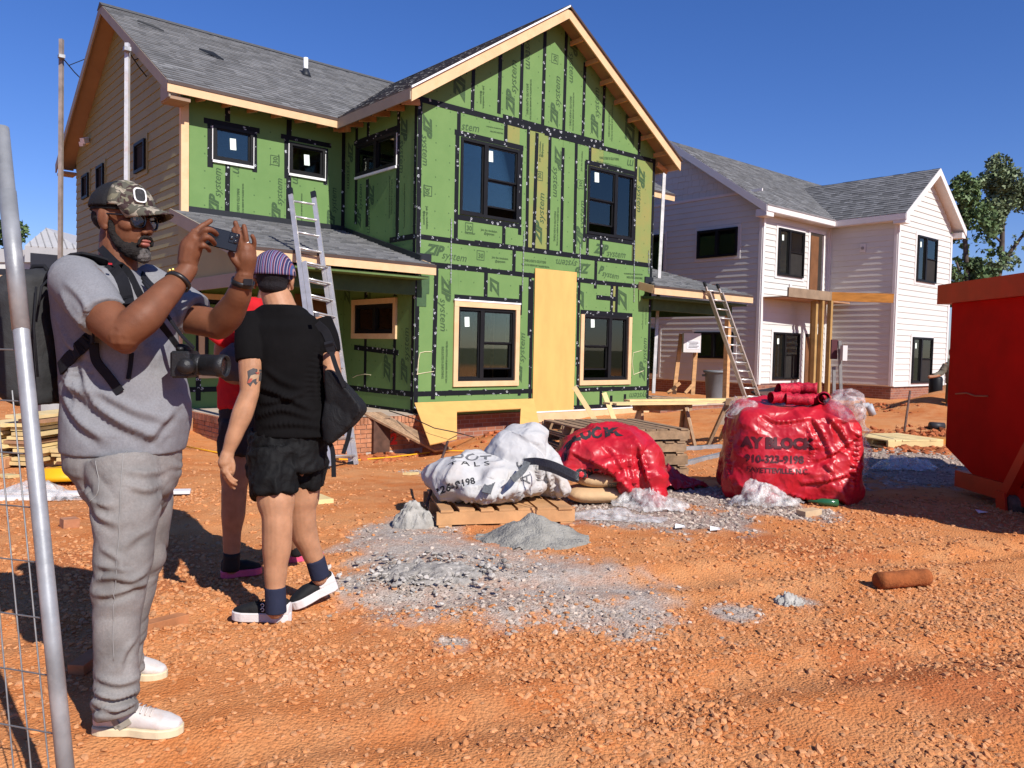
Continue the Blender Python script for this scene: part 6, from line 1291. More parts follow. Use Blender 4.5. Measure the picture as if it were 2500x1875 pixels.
def cloth(name, col, rough=.85, var=.1, weave=300, wr=.35, heather=0, spec=.2):
    s = N(name); p = s.pos(); n = s.noise(p, 7, 4, .6); c = s.ramp(n, [(.3, tuple(q*(1-var) for q in col)), (.7, tuple(q*(1+var) for q in col))])
    if heather: c = s.mix(s.ramp(s.noise(p, 160, 3, .7), [(.35, (heather,)*3), (.65, (0, 0, 0))]), c, tuple(q*.55 for q in col))
    s.set(c, rough, 0, spec); h = s.math('ADD', s.math('MULTIPLY', s.noise(p, weave, 2), .12), s.noise(p, 9, 4, .55, .8)); s.bump(h, wr, .02); return s.m
def wrinkle(me, amp, sc, seed, stretch=(1, 1, 1), mask=None, pw=2.0):
    co = get_co(me); no = get_no(me); q = co*np.array(stretch); q = q+.12*np.stack([vn3(q, 4, seed+50), vn3(q, 4, seed+51), vn3(q, 4, seed+52)], 1)
    d = (ridged(q, sc, seed, 3)**pw-.4)*amp
    if mask is not None: d = d*mask(co)
    set_co(me, co+no*d[:, None])
def folds(me, amp, sc, seed, stretch=(1, 1, 1), mask=None):
    # long soft folds: warped, anisotropic noise with rounded crests and narrow troughs
    co = get_co(me); no = get_no(me); w = np.stack([vn3(co, 3, seed+60), vn3(co, 3, seed+61), vn3(co, 3, seed+62)], 1)-.5
    q = (co+.35*w)*np.array(stretch); n = vn3(q, sc, seed); d = (np.abs(n-.5)*2)**.8-.4
    d2 = vn3(co+.2*w, sc*.45, seed+5)-.5
    d = d*amp+d2*amp*.8
    if mask is not None: d = d*mask(co)
    set_co(me, co+no*d[:, None])
class Head:
    def __init__(s, c, yaw, pitch=0, roll=0, k=1.0):
        f = R_*math.cos(yaw)+F_*math.sin(yaw); l = Vector((0, 0, 1)).cross(f); u = Vector((0, 0, 1))
        f2 = f*math.cos(pitch)+u*math.sin(pitch); u2 = u*math.cos(pitch)-f*math.sin(pitch)
        s.l = l*math.cos(roll)+u2*math.sin(roll); s.u = u2*math.cos(roll)-l*math.sin(roll); s.f = f2; s.c = Vector(c); s.k = k; s.R = Matrix((s.f, s.l, s.u)).transposed()
    def p(s, x, y, z): return s.c+(s.f*x+s.l*y+s.u*z)*s.k
    def e(s, mb, c, r, seg=18): ell(mb, s.p(*c), tuple(q*s.k for q in r), s.R, seg)
    def base(s, mb):
        e = s.e; e(mb, (-.012, 0, .032), (.1, .077, .088), 24); e(mb, (.034, 0, -.03), (.062, .06, .085), 22); e(mb, (.036, 0, -.085), (.05, .05, .04)); e(mb, (.078, 0, -.107), (.022, .026, .02))
        for y in (-1, 1):
            e(mb, (.056, y*.045, -.018), (.032, .021, .025)); e(mb, (.076, y*.03, .03), (.02, .032, .013)); e(mb, (.104, y*.012, -.038), (.012, .01, .009)); e(mb, (-.008, y*.08, -.004), (.022, .009, .034)); e(mb, (-.016, y*.084, .004), (.014, .008, .028)); e(mb, (.0, y*.08, -.03), (.012, .008, .013))
        limb(mb, [s.p(.088, 0, .025), s.p(.103, 0, -.005), s.p(.116, 0, -.03)], [.009*s.k, .011*s.k, .0135*s.k], 4, 10)
        e(mb, (.095, 0, -.066), (.013, .025, .0085), 14); e(mb, (.092, 0, -.08), (.0135, .022, .0095), 14)
def dome(H, c, r, z0, x0=None, x1=None, n=36, thick=.004):
    """part of an ellipsoid cap above local z0 (and between local x0, x1)"""
    V = []; F = []; m = 20; idx = {}
    for i in range(m+1):
        th = (math.pi/2)*i/m
        for k in range(n):
            ph = 2*math.pi*k/n; V.append((c[0]+r[0]*math.cos(th)*math.cos(ph), c[1]+r[1]*math.cos(th)*math.sin(ph), c[2]+r[2]*math.sin(th)))
    for i in range(m):
        for k in range(n):
            q = (i*n+k, i*n+(k+1) % n, (i+1)*n+(k+1) % n, (i+1)*n+k); cx = sum(V[j][0] for j in q)/4
            if (x0 is None or cx >= x0) and (x1 is None or cx < x1): F.append(q)
    me = bpy.data.meshes.new('cap'); me.from_pydata([tuple(H.p(*v)) for v in V], [], F); bm = bmesh.new(); bm.from_mesh(me)
    bmesh.ops.remove_doubles(bm, verts=bm.verts, dist=1e-5); bmesh.ops.delete(bm, geom=[v for v in bm.verts if not v.link_faces], context='VERTS'); bmesh.ops.recalc_face_normals(bm, faces=bm.faces); bmesh.ops.solidify(bm, geom=bm.faces[:], thickness=-thick); bm.to_mesh(me); bm.free(); return me
def brim(H, x, z, L, w, droop, m, parent, dip=.02):
    V = []; F = []; n = 20; k = 8
    for i in range(n+1):
        a = -1+2*i/n
        for j in range(k+1):
            f = j/k; y = a*w*(1-.18*f*f); xx = x+math.sqrt(max(0, 1-a*a))*.03+f*L*math.sqrt(max(0.02, 1-.92*a*a)); V.append((xx-.03*abs(a)**2*1.0, y, z-dip*f-droop*a*a*(.35+.65*f)))
    for i in range(n):
        for j in range(k): F.append((i*(k+1)+j, (i+1)*(k+1)+j, (i+1)*(k+1)+j+1, i*(k+1)+j+1))
    me = bpy.data.meshes.new('brim'); me.from_pydata([tuple(H.p(*v)) for v in V], [], F); bm = bmesh.new(); bm.from_mesh(me); bmesh.ops.recalc_face_normals(bm, faces=bm.faces); bmesh.ops.solidify(bm, geom=bm.faces[:], thickness=.004); bm.to_mesh(me); bm.free()
    return mobj('cap_brim', me, m, parent)
s = N('spectacle_lens'); tr = s.n('BsdfTransparent'); tr.inputs[0].default_value = (.8, .8, .8, 1); gl = s.n('BsdfGlossy'); gl.inputs['Roughness'].default_value = .05; mx = s.n('MixShader'); mx.inputs[0].default_value = .06; s.l(tr.outputs[0], mx.inputs[1]); s.l(gl.outputs[0], mx.inputs[2]); s.l(mx.outputs[0], s.o.inputs['Surface']); LENSM = s.m
def glasses(H, m, parent):
    root = None
    for y in (-1, 1):
        mb = MB(); pts = [H.p(.104+.004*math.cos(t)-.012*abs(y*.034+.022*math.copysign(abs(math.cos(t))**.7, math.cos(t)))/.06, y*.034+.022*math.copysign(abs(math.cos(t))**.7, math.cos(t)), .001+.025*math.copysign(abs(math.sin(t))**.8, math.sin(t))) for t in np.linspace(0, 2*math.pi, 25)]
        mb.tube(pts, .0046, 8, False); o = mb.build('glasses' if root is None else 'rim', m, root or parent, True); root = root or o
        mb = MB(); mb.tube([H.p(.094, y*.062, .012), H.p(.05, y*.077, .012), H.p(-.01, y*.082, .014), H.p(-.03, y*.08, .0)], .0035, 8); mb.build('temple', m, root, True)
        ln = MB(); ln.add([pts[0]]+pts, [(0, i, i+1) for i in range(1, 25)]); ln.build('lens', LENSM, root)
    mb = MB(); mb.tube([H.p(.104, -.008, .01), H.p(.108, 0, .012), H.p(.104, .008, .01)], .003, 8); mb.build('bridge', m, root, True); return root
def eyes(H, parent):
    EW_, EI = mat('eye_white', (.6, .55, .5), .25, .02), mat('iris', (.02, .012, .008), .2, .05)
    for y in (-1, 1):
        mb = MB(); H.e(mb, (.08, y*.033, .004), (.012, .0135, .0075), 14); o = mb.build('eye', EW_, parent, True); mb = MB(); H.e(mb, (.09, y*.034, .004), (.004, .0055, .0055), 10); mb.build('iris', EI, o, True)
def shoe(name, heel, toe, w, h, up_m, sole_m, parent, up=(0, 0, 1), mid=None, lift=0.0, collar=.1):
    """heel, toe: ground points; upper fused over a sole"""
    heel = Vector(heel); toe = Vector(toe); d = (toe-heel); L = d.length; d.normalize(); up = Vector(up); up = (up-d*up.dot(d)).normalized(); sd = d.cross(up)
    prof = [(-.0, .0), (.03, .55), (.12, .8), (.28, .78), (.45, .72), (.62, .92), (.78, 1.0), (.9, .82), (.97, .5), (1.0, 0)]
    out = [heel+d*(x*L)+sd*(y*w/2) for x, y in prof]+[heel+d*(x*L)-sd*(y*w/2) for x, y in prof[::-1][1:-1]]
    def prism(nm, z0, z1, m, k=1.0, par=parent):
        mb = MB(); c = heel+d*L*.5; q = [c+(v-c)*k+up*z0 for v in out]; mb.prism(q, up*(z1-z0)); return mb.build(nm, m, par, False, .004)
    root = prism(name, 0, h, sole_m)
    mb = MB(); secs = []
    for x, ww, hh in ((.03, .5, collar*.8), (.1, .68, collar), (.22, .7, collar*1.0), (.34, .68, collar*.95), (.48, .68, collar*.72), (.62, .8, .062), (.78, .86, .048), (.9, .66, .036), (.97, .36, .026)):
        secs.append((heel+d*(x*L)+up*(h*.6+hh*.5), ww*w*.5, hh*.5))
    loft(mb, secs, 22, 2.6, sd, up); me = fuse(mb, .006, 3); u = mobj('upper', me, up_m, root)
    return root, (heel, d, sd, up, L)
def lacing(info, n, x0, x1, z0, z1, w, m, parent):
    heel, d, sd, up, L = info
    for i in range(n):
        f = i/(n-1); c = heel+d*(L*(x0+(x1-x0)*f))+up*(z0+(z1-z0)*f); mb = MB(); mb.tube([c-sd*w-d*.004-up*.006, c+up*.004, c+sd*w+d*.004-up*.006], .0028, 6); mb.build('lace', m, parent, True)
def hand(mb, wrist, knuck, fingers, thumb, wr=.029, palm=.026, fs=1.0):
    """palm lofted from wrist to knuckles; each finger a chain of joints"""
    limb(mb, [wrist, Vector(wrist).lerp(Vector(knuck[0]).lerp(Vector(knuck[-1]), .5), .5)], [wr, palm], 4, 12)
    for q in knuck: limb(mb, [wrist, Vector(wrist).lerp(Vector(q), .6), q], [wr*.7, .0155*fs, .0125*fs], 4, 10)
    for ch, r in fingers: limb(mb, ch, list(np.linspace(r*fs, r*.84*fs, len(ch))), 4, 12)
    limb(mb, thumb[0], list(np.linspace(thumb[1]*1.25, thumb[1]*.85, len(thumb[0]))), 4, 10)

# ---------------------------------------------------------------- man in the grey T-shirt taking a photo
SKA = skin('brown_skin', (.155, .06, .03), .55)
PA = thing('person', (0.834,3.032,0.0), 'bearded person in grey T-shirt, jeans and camouflage cap, raising a phone with both hands', 'person')
HA = Head((0.807,3.106,1.776), -.3, -.04, 0, 1.03)
mb = MB(); HA.base(mb)
limb(mb, [HA.p(-.02, 0, -.05), (0.794,3.122,1.63), (0.77,3.135,1.511)], [.062, .067, .085], 5, 18)
loft(mb, [((0.764,3.143,1.555), .09, .17), ((0.771,3.13,1.452), .14, .17), ((0.791,3.101,1.246), .17, .16), ((0.799,3.079,0.981), .16, .15)])
# right (near) arm
limb(mb, [(0.653,2.986,1.54), (0.676,2.855,1.442), (0.716,2.75,1.366)], [.07, .068, .056], 5, 32)
limb(mb, [(0.716,2.75,1.37), (0.771,2.733,1.424), (0.841,2.756,1.499), (0.905,2.784,1.564), (0.932,2.79,1.598)], [.055, .057, .047, .034, .031], 5, 32)
ell(mb, (0.725,2.755,1.34), .036)
hand(mb, (0.93,2.792,1.598), [(0.948,2.783,1.72), (0.953,2.758,1.706), (0.954,2.749,1.682), (0.953,2.756,1.663)],
     [([(0.948,2.783,1.72), (0.971,2.778,1.743), (0.989,2.783,1.755), (1.004,2.785,1.767)], .0098), ([(0.953,2.758,1.706), (0.969,2.726,1.727), (0.992,2.733,1.726), (1.015,2.759,1.72)], .0102), ([(0.954,2.749,1.682), (0.966,2.721,1.701), (0.986,2.73,1.697), (1.009,2.762,1.687)], .0098), ([(0.953,2.756,1.663), (0.96,2.731,1.673), (0.977,2.743,1.67), (0.996,2.772,1.663)], .0088)],
     ([(0.933,2.803,1.62), (0.972,2.852,1.658), (0.997,2.859,1.69), (1.013,2.852,1.705)], .0115), fs=1.1)
limb(mb, [(0.93,2.793,1.619), (0.939,2.788,1.668), (0.948,2.775,1.696)], [.034, .038, .03], 4, 12)
# left (far) arm
limb(mb, [(0.907,3.243,1.547), (1.004,3.142,1.463), (1.103,2.988,1.415)], [.07, .066, .055], 5, 32)
limb(mb, [(1.106,2.986,1.411), (1.123,2.934,1.449), (1.132,2.864,1.511), (1.135,2.825,1.566), (1.136,2.812,1.591)], [.054, .056, .045, .035, .031], 5, 32)
hand(mb, (1.136,2.813,1.597), [(1.115,2.81,1.686), (1.124,2.795,1.688), (1.139,2.789,1.684), (1.156,2.787,1.673)],
     [([(1.115,2.81,1.686), (1.104,2.807,1.708), (1.097,2.808,1.73), (1.093,2.806,1.748)], .0095), ([(1.122,2.797,1.688), (1.114,2.799,1.72), (1.106,2.802,1.749), (1.098,2.803,1.773)], .01), ([(1.138,2.789,1.683), (1.131,2.784,1.714), (1.126,2.783,1.741), (1.123,2.787,1.763)], .0096), ([(1.154,2.788,1.672), (1.155,2.776,1.694), (1.152,2.766,1.712), (1.143,2.762,1.728)], .0085)],
     ([(1.129,2.806,1.611), (1.108,2.799,1.628), (1.092,2.8,1.645), (1.082,2.804,1.663)], .0135), fs=1.1)
limb(mb, [(1.138,2.812,1.616), (1.136,2.803,1.652), (1.135,2.799,1.678)], [.035, .04, .034], 4, 12)
me = fuse(mb, .0037, 2, .45); BA = mobj('body', me, SKA, PA)
# shirt
SHA = cloth('grey_heather_shirt', (.215, .215, .228), .9, .05, 350, .18, .4)
mb = MB()
loft(mb, [((0.776,3.136,1.612), .075, .09), ((0.76,3.148,1.582), .12, .19), ((0.768,3.137,1.519), .172, .215), ((0.786,3.115,1.408), .19, .21), ((0.799,3.096,1.276), .195, .2), ((0.812,3.078,1.158), .207, .2), ((0.813,3.072,1.07), .212, .2), ((0.806,3.074,1.003), .205, .195), ((0.802,3.075,0.954), .2, .19)], 36, 2.4)
ell(mb, (0.898,2.987,1.102), (.1, .16, .13), Matrix((R_, F_, U_)).transposed()); ell(mb, (0.892,3.004,1.279), (.07, .15, .12), Matrix((R_, F_, U_)).transposed())
limb(mb, [(0.632,3.032,1.552), (0.652,2.931,1.494), (0.679,2.825,1.42)], [.086, .086, .079], 5, 26, True); ell(mb, (0.643,3.048,1.551), .088)
limb(mb, [(0.902,3.249,1.554), (0.992,3.154,1.491), (1.054,3.072,1.448)], [.1, .092, .082], 5, 20, True)
me = fuse(mb, .0065, 5, .5)
def mA(co): z = co[:, 2]; return np.clip((1.15-z)/.45, .2, 1.1)
folds(me, .02, 5.0, 3, (.8, .8, 2.2), mA); folds(me, .006, 11, 9, (.8, .8, 2.0), mA)
foldlines(me, [([(0.562,2.809,1.224), (0.615,2.76,1.167), (0.697,2.685,1.093), (0.784,2.607,1.046)], .022, .02), ([(0.559,2.808,1.166), (0.599,2.769,1.09), (0.652,2.72,1.04)], .018, .018), ([(0.577,2.798,1.269), (0.573,2.798,1.211), (0.585,2.784,1.147)], .014, .012), ([(0.606,2.774,1.283), (0.612,2.765,1.219), (0.639,2.738,1.149)], .012, .013), ([(0.591,2.782,1.199), (0.649,2.731,1.181), (0.726,2.662,1.132), (0.795,2.602,1.108)], .014, .018), ([(0.745,2.64,1.036), (0.779,2.613,1.082), (0.819,2.582,1.135)], .012, .018), ([(0.566,2.823,1.526), (0.604,2.787,1.476), (0.627,2.763,1.399)], .008, .012), ([(0.555,2.83,1.487), (0.584,2.802,1.424), (0.617,2.77,1.38)], .01, .012), ([(0.721,2.685,1.44), (0.735,2.67,1.389), (0.744,2.658,1.325)], .01, .014), ([(0.545,2.834,1.41), (0.573,2.806,1.333), (0.616,2.766,1.296)], .012, .014)]); SO = mobj('shirt', me, SHA, PA)
# jeans
JEA = cloth('grey_jeans', (.215, .2, .188), .85, .3, 420, .3, .35)
mb = MB()
loft(mb, [((0.799,3.079,0.988), .2, .18), ((0.8,3.073,0.907), .19, .19), ((0.814,3.057,0.834), .155, .185), ((0.818,3.049,0.76), .11, .17), ((0.82,3.044,0.701), .06, .15)], 30, 2.3)
limb(mb, [(0.77,2.968,0.922), (0.763,2.914,0.802), (0.751,2.876,0.655), (0.74,2.865,0.544), (0.728,2.869,0.422), (0.722,2.866,0.284), (0.718,2.861,0.159), (0.719,2.856,0.087)], [.125, .115, .095, .088, .076, .069, .07, .066], 6, 30, True)
limb(mb, [(0.86,3.192,0.888), (0.887,3.187,0.745), (0.891,3.212,0.567), (0.871,3.235,0.434), (0.857,3.251,0.292), (0.854,3.26,0.162), (0.852,3.255,0.067)], [.13, .118, .1, .093, .08, .072, .068], 6, 26, True)
me = fuse(mb, .0068, 4, .5)
def mJ(co): z = co[:, 2]; return .35+.9*np.exp(-((z-.52)/.09)**2)+1.4*np.exp(-((z-.13)/.08)**2)+.6*np.exp(-((z-.85)/.08)**2)
folds(me, .012, 7.5, 13, (1, 1, 2.2), mJ); folds(me, .005, 16, 17, (.8, .8, 1.8), mJ)
foldlines(me, [([(0.619,2.721,0.589), (0.661,2.687,0.606), (0.709,2.644,0.598), (0.749,2.612,0.625)], .016, .012), ([(0.623,2.716,0.548), (0.67,2.676,0.555), (0.719,2.635,0.579), (0.746,2.612,0.586)], .014, .012), ([(0.63,2.715,0.641), (0.666,2.684,0.635), (0.7,2.654,0.623)], .012, .012), ([(0.642,2.708,0.693), (0.681,2.673,0.662), (0.69,2.662,0.617)], .01, .012), ([(0.792,2.594,0.941), (0.743,2.635,0.933), (0.704,2.669,0.939)], .01, .012), ([(0.79,2.593,0.896), (0.747,2.629,0.882), (0.709,2.663,0.894)], .01, .012), ([(0.601,2.754,0.878), (0.63,2.727,0.84), (0.664,2.697,0.828)], .014, .014), ([(0.61,2.744,0.84), (0.639,2.717,0.795), (0.682,2.678,0.771)], .01, .014), ([(0.619,2.701,0.242), (0.665,2.66,0.228), (0.729,2.607,0.253)], .018, .011), ([(0.621,2.697,0.201), (0.67,2.654,0.189), (0.719,2.614,0.216)], .016, .01), ([(0.627,2.697,0.287), (0.676,2.654,0.272), (0.725,2.613,0.29)], .014, .012), ([(0.717,2.627,0.412), (0.687,2.65,0.36), (0.676,2.656,0.308)], .01, .012), ([(0.76,2.61,0.76), (0.721,2.643,0.733), (0.691,2.666,0.694)], .008, .014)]); JO_ = mobj('jeans', me, JEA, PA)
STI = mat('pale_stitching', (.26, .25, .24), .8)
bj = bvh_of(JO_)
def seam(pts, r, m, par, bv, nrm):
    out = []; P, _ = crom(pts, [0]*len(pts), 6)
    for q in P:
        h = bv.ray_cast(q+nrm*.4, -nrm, 1.0)
        if h[0] is not None: out.append(h[0]+nrm*.0015)
    if len(out) > 2: mb = MB(); mb.tube(out, r, 6); return mb.build('seam', m, par, True)
seam([(0.699,2.808,0.975), (0.704,2.798,0.881), (0.706,2.79,0.774), (0.701,2.783,0.587), (0.687,2.787,0.453), (0.681,2.782,0.292)], .0015, STI, JO_, bj, F_*-1); seam([(0.63,2.868,0.986), (0.636,2.859,0.933), (0.651,2.842,0.853), (0.627,2.86,0.812)], .0015, STI, JO_, bj, F_*-1)
# shoes
WSH = mat('white_leather', (.58, .54, .51), .55, .04, 12, .15, 60, dirt=((.5, .28, .15), .4), dscale=14); SOLC = mat('cream_rubber', (.62, .52, .34), .7, .08, 20); GSUE = mat('grey_suede', (.3, .28, .23), .9)
g0 = Vector((0.67,2.953,0.0)); g1 = Vector((0.907,2.751,0.0)); z0 = floor_z((g0.x+g1.x)/2, (g0.y+g1.y)/2)+.004; g0.z = z0; g1.z = z0
sh, inf = shoe('shoe', g0, g1, .108, .03, WSH, SOLC, PA, collar=.098); lacing(inf, 6, .4, .66, .105, .078, .032, WSH, sh)
sb = bvh_of(bpy.data.objects[sh.children[0].name] if sh.children else sh); heel, dd_, sd_, up_, L_ = inf
nn_ = sd_ if sd_.dot(F_) < 0 else sd_*-1
for a, b in (((.27, .078), (.34, .034)), ((.34, .034), (.47, .06))):
    A_ = heel+dd_*(a[0]*L_)+up_*a[1]; B_ = heel+dd_*(b[0]*L_)+up_*b[1]; pts = []
    for k in range(7):
        q = A_.lerp(B_, k/6); h = sb.ray_cast(q+nn_*.2, -nn_, .4); pts.append((h[0] if h[0] is not None else q+nn_*.04)+nn_*.001)
    ribbon('side_mark', pts, .02, dd_, GSUE, sh, .003, 2)
g0 = Vector((0.801,3.498,0.0)); g1 = Vector((1.016,3.281,0.0)); g0.z = g1.z = floor_z(g0.x, g0.y)+.004
sh2_, inf2 = shoe('shoe', g0, g1, .105, .03, WSH, SOLC, PA, collar=.098); lacing(inf2, 6, .4, .66, .105, .078, .032, WSH, sh2_)
# beard, lips, brows, hair
BRD = mat('black_beard', (.014, .011, .01), .9, .4, 60, .8, 160); BRG = mat('greying_beard', (.09, .08, .075), .9, .6, 90, .8, 160)
mb = MB()
for y in (-1, 1): limb(mb, [HA.p(.008, y*.064, -.012), HA.p(.016, y*.058, -.05), HA.p(.036, y*.044, -.084), HA.p(.066, y*.028, -.106), HA.p(.084, 0, -.114)], [.008, .013, .02, .024, .026], 5, 14); limb(mb, [HA.p(.098, y*.03, -.078), HA.p(.102, y*.024, -.06), HA.p(.11, 0, -.054)], [.006, .006, .006], 4, 8)
HA.e(mb, (.035, 0, -.088), (.0525, .0525, .0415)); HA.e(mb, (.074, 0, -.108), (.026, .03, .022)); me = fuse(mb, .0035, 2); wrinkle(me, .006, 60, 3); mobj('beard', me, BRD, PA)
mb = MB(); HA.e(mb, (.09, 0, -.117), (.023, .028, .026)); me = fuse(mb, .003, 1); wrinkle(me, .006, 70, 5); mobj('goatee', me, BRG, PA)
mb = MB(); HA.e(mb, (.1, 0, -.0665), (.0105, .0225, .0065), 14); HA.e(mb, (.0985, 0, -.079), (.0115, .02, .0085), 14); mb.build('lips', mat('lips', (.3, .1, .075), .4), PA, True)
me = dome(HA, (-.012, 0, .03), (.1035, .0805, .04), 0); mobj('hair', me, BRD, PA)
mb = MB(); HA.e(mb, (-.043, 0, .012), (.071, .0705, .056)); me = fuse(mb, .004, 1); mobj('hair', me, BRD, PA)
eyes(HA, PA); GLM = mat('black_acetate', (.012, .01, .01), .2, .1, spec=.6); glasses(HA, GLM, PA)
# cap
s = N('camouflage_cloth'); p = s.pos(); n1 = s.noise(p, 19, 2, .5, .8); n2 = s.noise(s.pos((1, 1, 1.6)), 24, 2, .5, .6); n3 = s.noise(s.pos((1.3, 1, 1.3)), 31, 1, .5, .5)
c = s.mix(s.ramp(n1, [(.5, (0, 0, 0)), (.515, (1, 1, 1))]), (.085, .08, .06), (.045, .028, .026)); c = s.mix(s.ramp(n2, [(.56, (0, 0, 0)), (.575, (1, 1, 1))]), c, (.3, .26, .2)); c = s.mix(s.ramp(n3, [(.6, (0, 0, 0)), (.615, (1, 1, 1))]), c, (.16, .15, .1)); s.set(c, .85, 0, .2); s.bump(s.noise(p, 300, 2), .2, .003); CAMO = s.m
MESHM = mat('black_mesh', (.012, .012, .014), .8, .4, 200, .6, 300)
CT = mobj('cap', dome(HA, (-.006, 0, .045), (.116, .088, .094), 0, .012), CAMO, PA); mobj('cap_back', dome(HA, (-.008, 0, .042), (.113, .0865, .092), 0, None, .014), MESHM, CT); brim(HA, .08, .056, .095, .084, .026, CAMO, CT, .028)
mb = MB(); Hn = (HA.l*-.42+HA.f*.85+HA.u*.35).normalized(); cpt = HA.p(.1, -.036, .082); xd = Hn.cross(HA.u).normalized()*-1; yd = Hn.cross(xd) if Hn.cross(xd).dot(HA.u) > 0 else xd.cross(Hn)
mb.prism([cpt+xd*(.022*math.copysign(abs(math.cos(t))**.6, math.cos(t)))+yd*(.028*math.copysign(abs(math.sin(t))**.6, math.sin(t)))+Hn*.002 for t in np.linspace(0, 6.283, 25)[:-1]], Hn*.004); pt_ = mb.build('cap_patch', mat('white_patch', (.7, .7, .68), .7), CT)
mb = MB(); mb.prism([cpt+xd*(.017*math.copysign(abs(math.cos(t))**.6, math.cos(t)))+yd*(.023*math.copysign(abs(math.sin(t))**.6, math.sin(t)))+Hn*.006 for t in np.linspace(0, 6.283, 25)[:-1]], Hn*.0015); mb.build('patch_picture', mat('dark_patch_picture', (.02, .02, .022), .7, .9, 90), pt_)
# bracelet, watch band, ring
BLR = mat('black_leather', (.012, .011, .011), .4, .2, 30, spec=.5)
def band(name, a, b, rr_, w_, m, parent, nseg=28, t=.005):
    a = Vector(a); ax = (Vector(b)-a).normalized(); mb = MB(); mb.lathe(a, [(rr_, -w_/2), (rr_+t, -w_/2+.001), (rr_+t, w_/2-.001), (rr_, w_/2), (rr_-.002, 0)], nseg, ax, False); return mb.build(name, m, parent, True)
band('bracelet', (0.892,2.775,1.549), (0.917,2.788,1.579), .037, .014, BLR, PA, 28, .007); mb = MB(); ell(mb, (0.867,2.779,1.584), .009, None, 10); ell(mb, (0.873,2.767,1.587), .008, None, 10); mb.build('gold_bead', mat('gold', (.6, .4, .12), .3, .1, metal=.8), PA, True)
band('watch_band', (1.135,2.825,1.566), (1.136,2.812,1.594), .037, .02, BLR, PA, 28, .004); mb = MB(); mb.box((1.136,2.778,1.565), (.03, .012, .022), Matrix((R_, F_, U_)).transposed()); mb.build('watch', BLR, PA)
band('finger_ring', (1.134,2.786,1.706), (1.131,2.784,1.714), .0098, .006, mat('silver', (.7, .68, .62), .25, .05, metal=.9), PA, 18, .0015)
# phone
ph = thing('phone', (1.043,2.781,1.713), 'black smartphone held up in landscape by the grey-shirted person', 'phone'); pu = (Vector((1.088,2.769,1.73))-Vector((1.0,2.8,1.75))).normalized(); pv = (Vector((0, 0, 1))-pu*pu.z).normalized(); pn = pu.cross(pv); Rph = Matrix((pu, pv, pn)).transposed()
pcn = Vector((1.036,2.787,1.71)); mb = MB(); mb.box(pcn, (.128, .066, .009), Rph); PHM = mat('phone_black', (.008, .009, .012), .25, .1, spec=.5); mb.build('phone_body', PHM, ph, False, .003)
nrm = pn if pn.dot(F_) < 0 else -pn
mb = MB(); mb.box(pcn+pu*.045+pv*.012+nrm*.006, (.03, .034, .003), Rph); mb.build('camera_plate', PHM, ph, False, .002)
for x, y in ((.053, .021), (.053, .003), (.038, .012)): mb = MB(); mb.lathe(pcn+pu*x+pv*y+nrm*.006, [(.0065, 0), (.0065, .004), (.004, .0042)], 14, nrm); mb.build('camera_lens', GLM, ph, True)
# backpack
BPM = cloth('charcoal_pack_cloth', (.03, .03, .031), .75, .25, 220, .5); BPS = cloth('black_webbing', (.011, .011, .014), .8, .15, 260, .25)
bp = thing('backpack', (0.55,3.274,1.108), 'large charcoal backpack worn by the grey-shirted person', 'backpack')
mb = MB(); loft(mb, [((0.58,3.303,1.589), .045, .1), ((0.573,3.306,1.55), .085, .15), ((0.558,3.314,1.468), .115, .165), ((0.55,3.315,1.358), .122, .17), ((0.555,3.303,1.24), .112, .17), ((0.571,3.285,1.159), .085, .165), ((0.59,3.266,1.115), .055, .14)], 34, 2.8); me = fuse(mb, .007, 4); wrinkle(me, .016, 7, 21, (1, 1, .6)); mobj('pack_body', me, BPM, bp)
mb = MB(); loft(mb, [((0.514,3.34,1.482), .05, .12), ((0.493,3.353,1.4), .075, .14), ((0.489,3.35,1.297), .075, .14), ((0.51,3.326,1.202), .055, .13)], 28, 2.6); me = fuse(mb, .007, 4); wrinkle(me, .014, 8, 25); mobj('front_pocket', me, BPM, bp)
mb = MB(); mb.tube([(0.538,3.087,1.461), (0.549,3.101,1.525), (0.577,3.132,1.556)], .004, 8); mb.tube([(0.539,3.137,1.525), (0.525,3.101,1.385), (0.533,3.084,1.219)], .004, 8); mb.build('zip', BPS, bp, True)
mb = MB(); mb.tube([(0.547,3.304,1.58), (0.559,3.296,1.607), (0.588,3.271,1.608), (0.603,3.256,1.582)], .008, 8); mb.build('carry_loop', BPS, bp, True)
bs_ = bvh_of(SO)
def on_shirt(pts, off=.006, nrm=None, lift=None):
    out = []
    P, _ = crom(pts, [0]*len(pts), 5)
    for q in P:
        rd = (q-CAMO_).normalized(); h = bs_.ray_cast(CAMO_, rd, 6); out.append(h[0]-rd*off+h[1].normalized()*off*.5 if h[0] is not None else q)
    return out
def strapo(name, pts, w_, m, par, nrm=None, wd=None, off=.006):
    pp_ = on_shirt(pts, off, nrm); return ribbon(name, pp_, w_, wd or F_.cross(Vector((0, 0, 1))), m, par, .007, 2)
up_n = (F_*-.8+Vector((0, 0, .75))+R_*.15).normalized()
fr_ = on_shirt([(0.714,2.938,1.6), (0.737,2.888,1.549), (0.747,2.864,1.5), (0.749,2.86,1.456)]); bk_ = [Vector(v) for v in ((0.592,3.197,1.532), (0.595,3.144,1.575), (0.619,3.086,1.611), (0.66,3.026,1.636))]; ribbon('shoulder_strap', bk_+fr_, .055, [F_*-1+R_*-.3]*2+[F_*-1+Vector((0, 0, .2))]*2+[F_*-.6+R_*.5+Vector((0, 0, .5))]+[R_+Vector((0, 0, .25))]*(len(fr_)-1), BPS, bp, .008, 3)
strapo('strap', [(0.66,2.891,1.364), (0.623,2.933,1.313), (0.583,2.99,1.25)], .045, BPS, bp, F_*-1, Vector((0, 0, 1)))
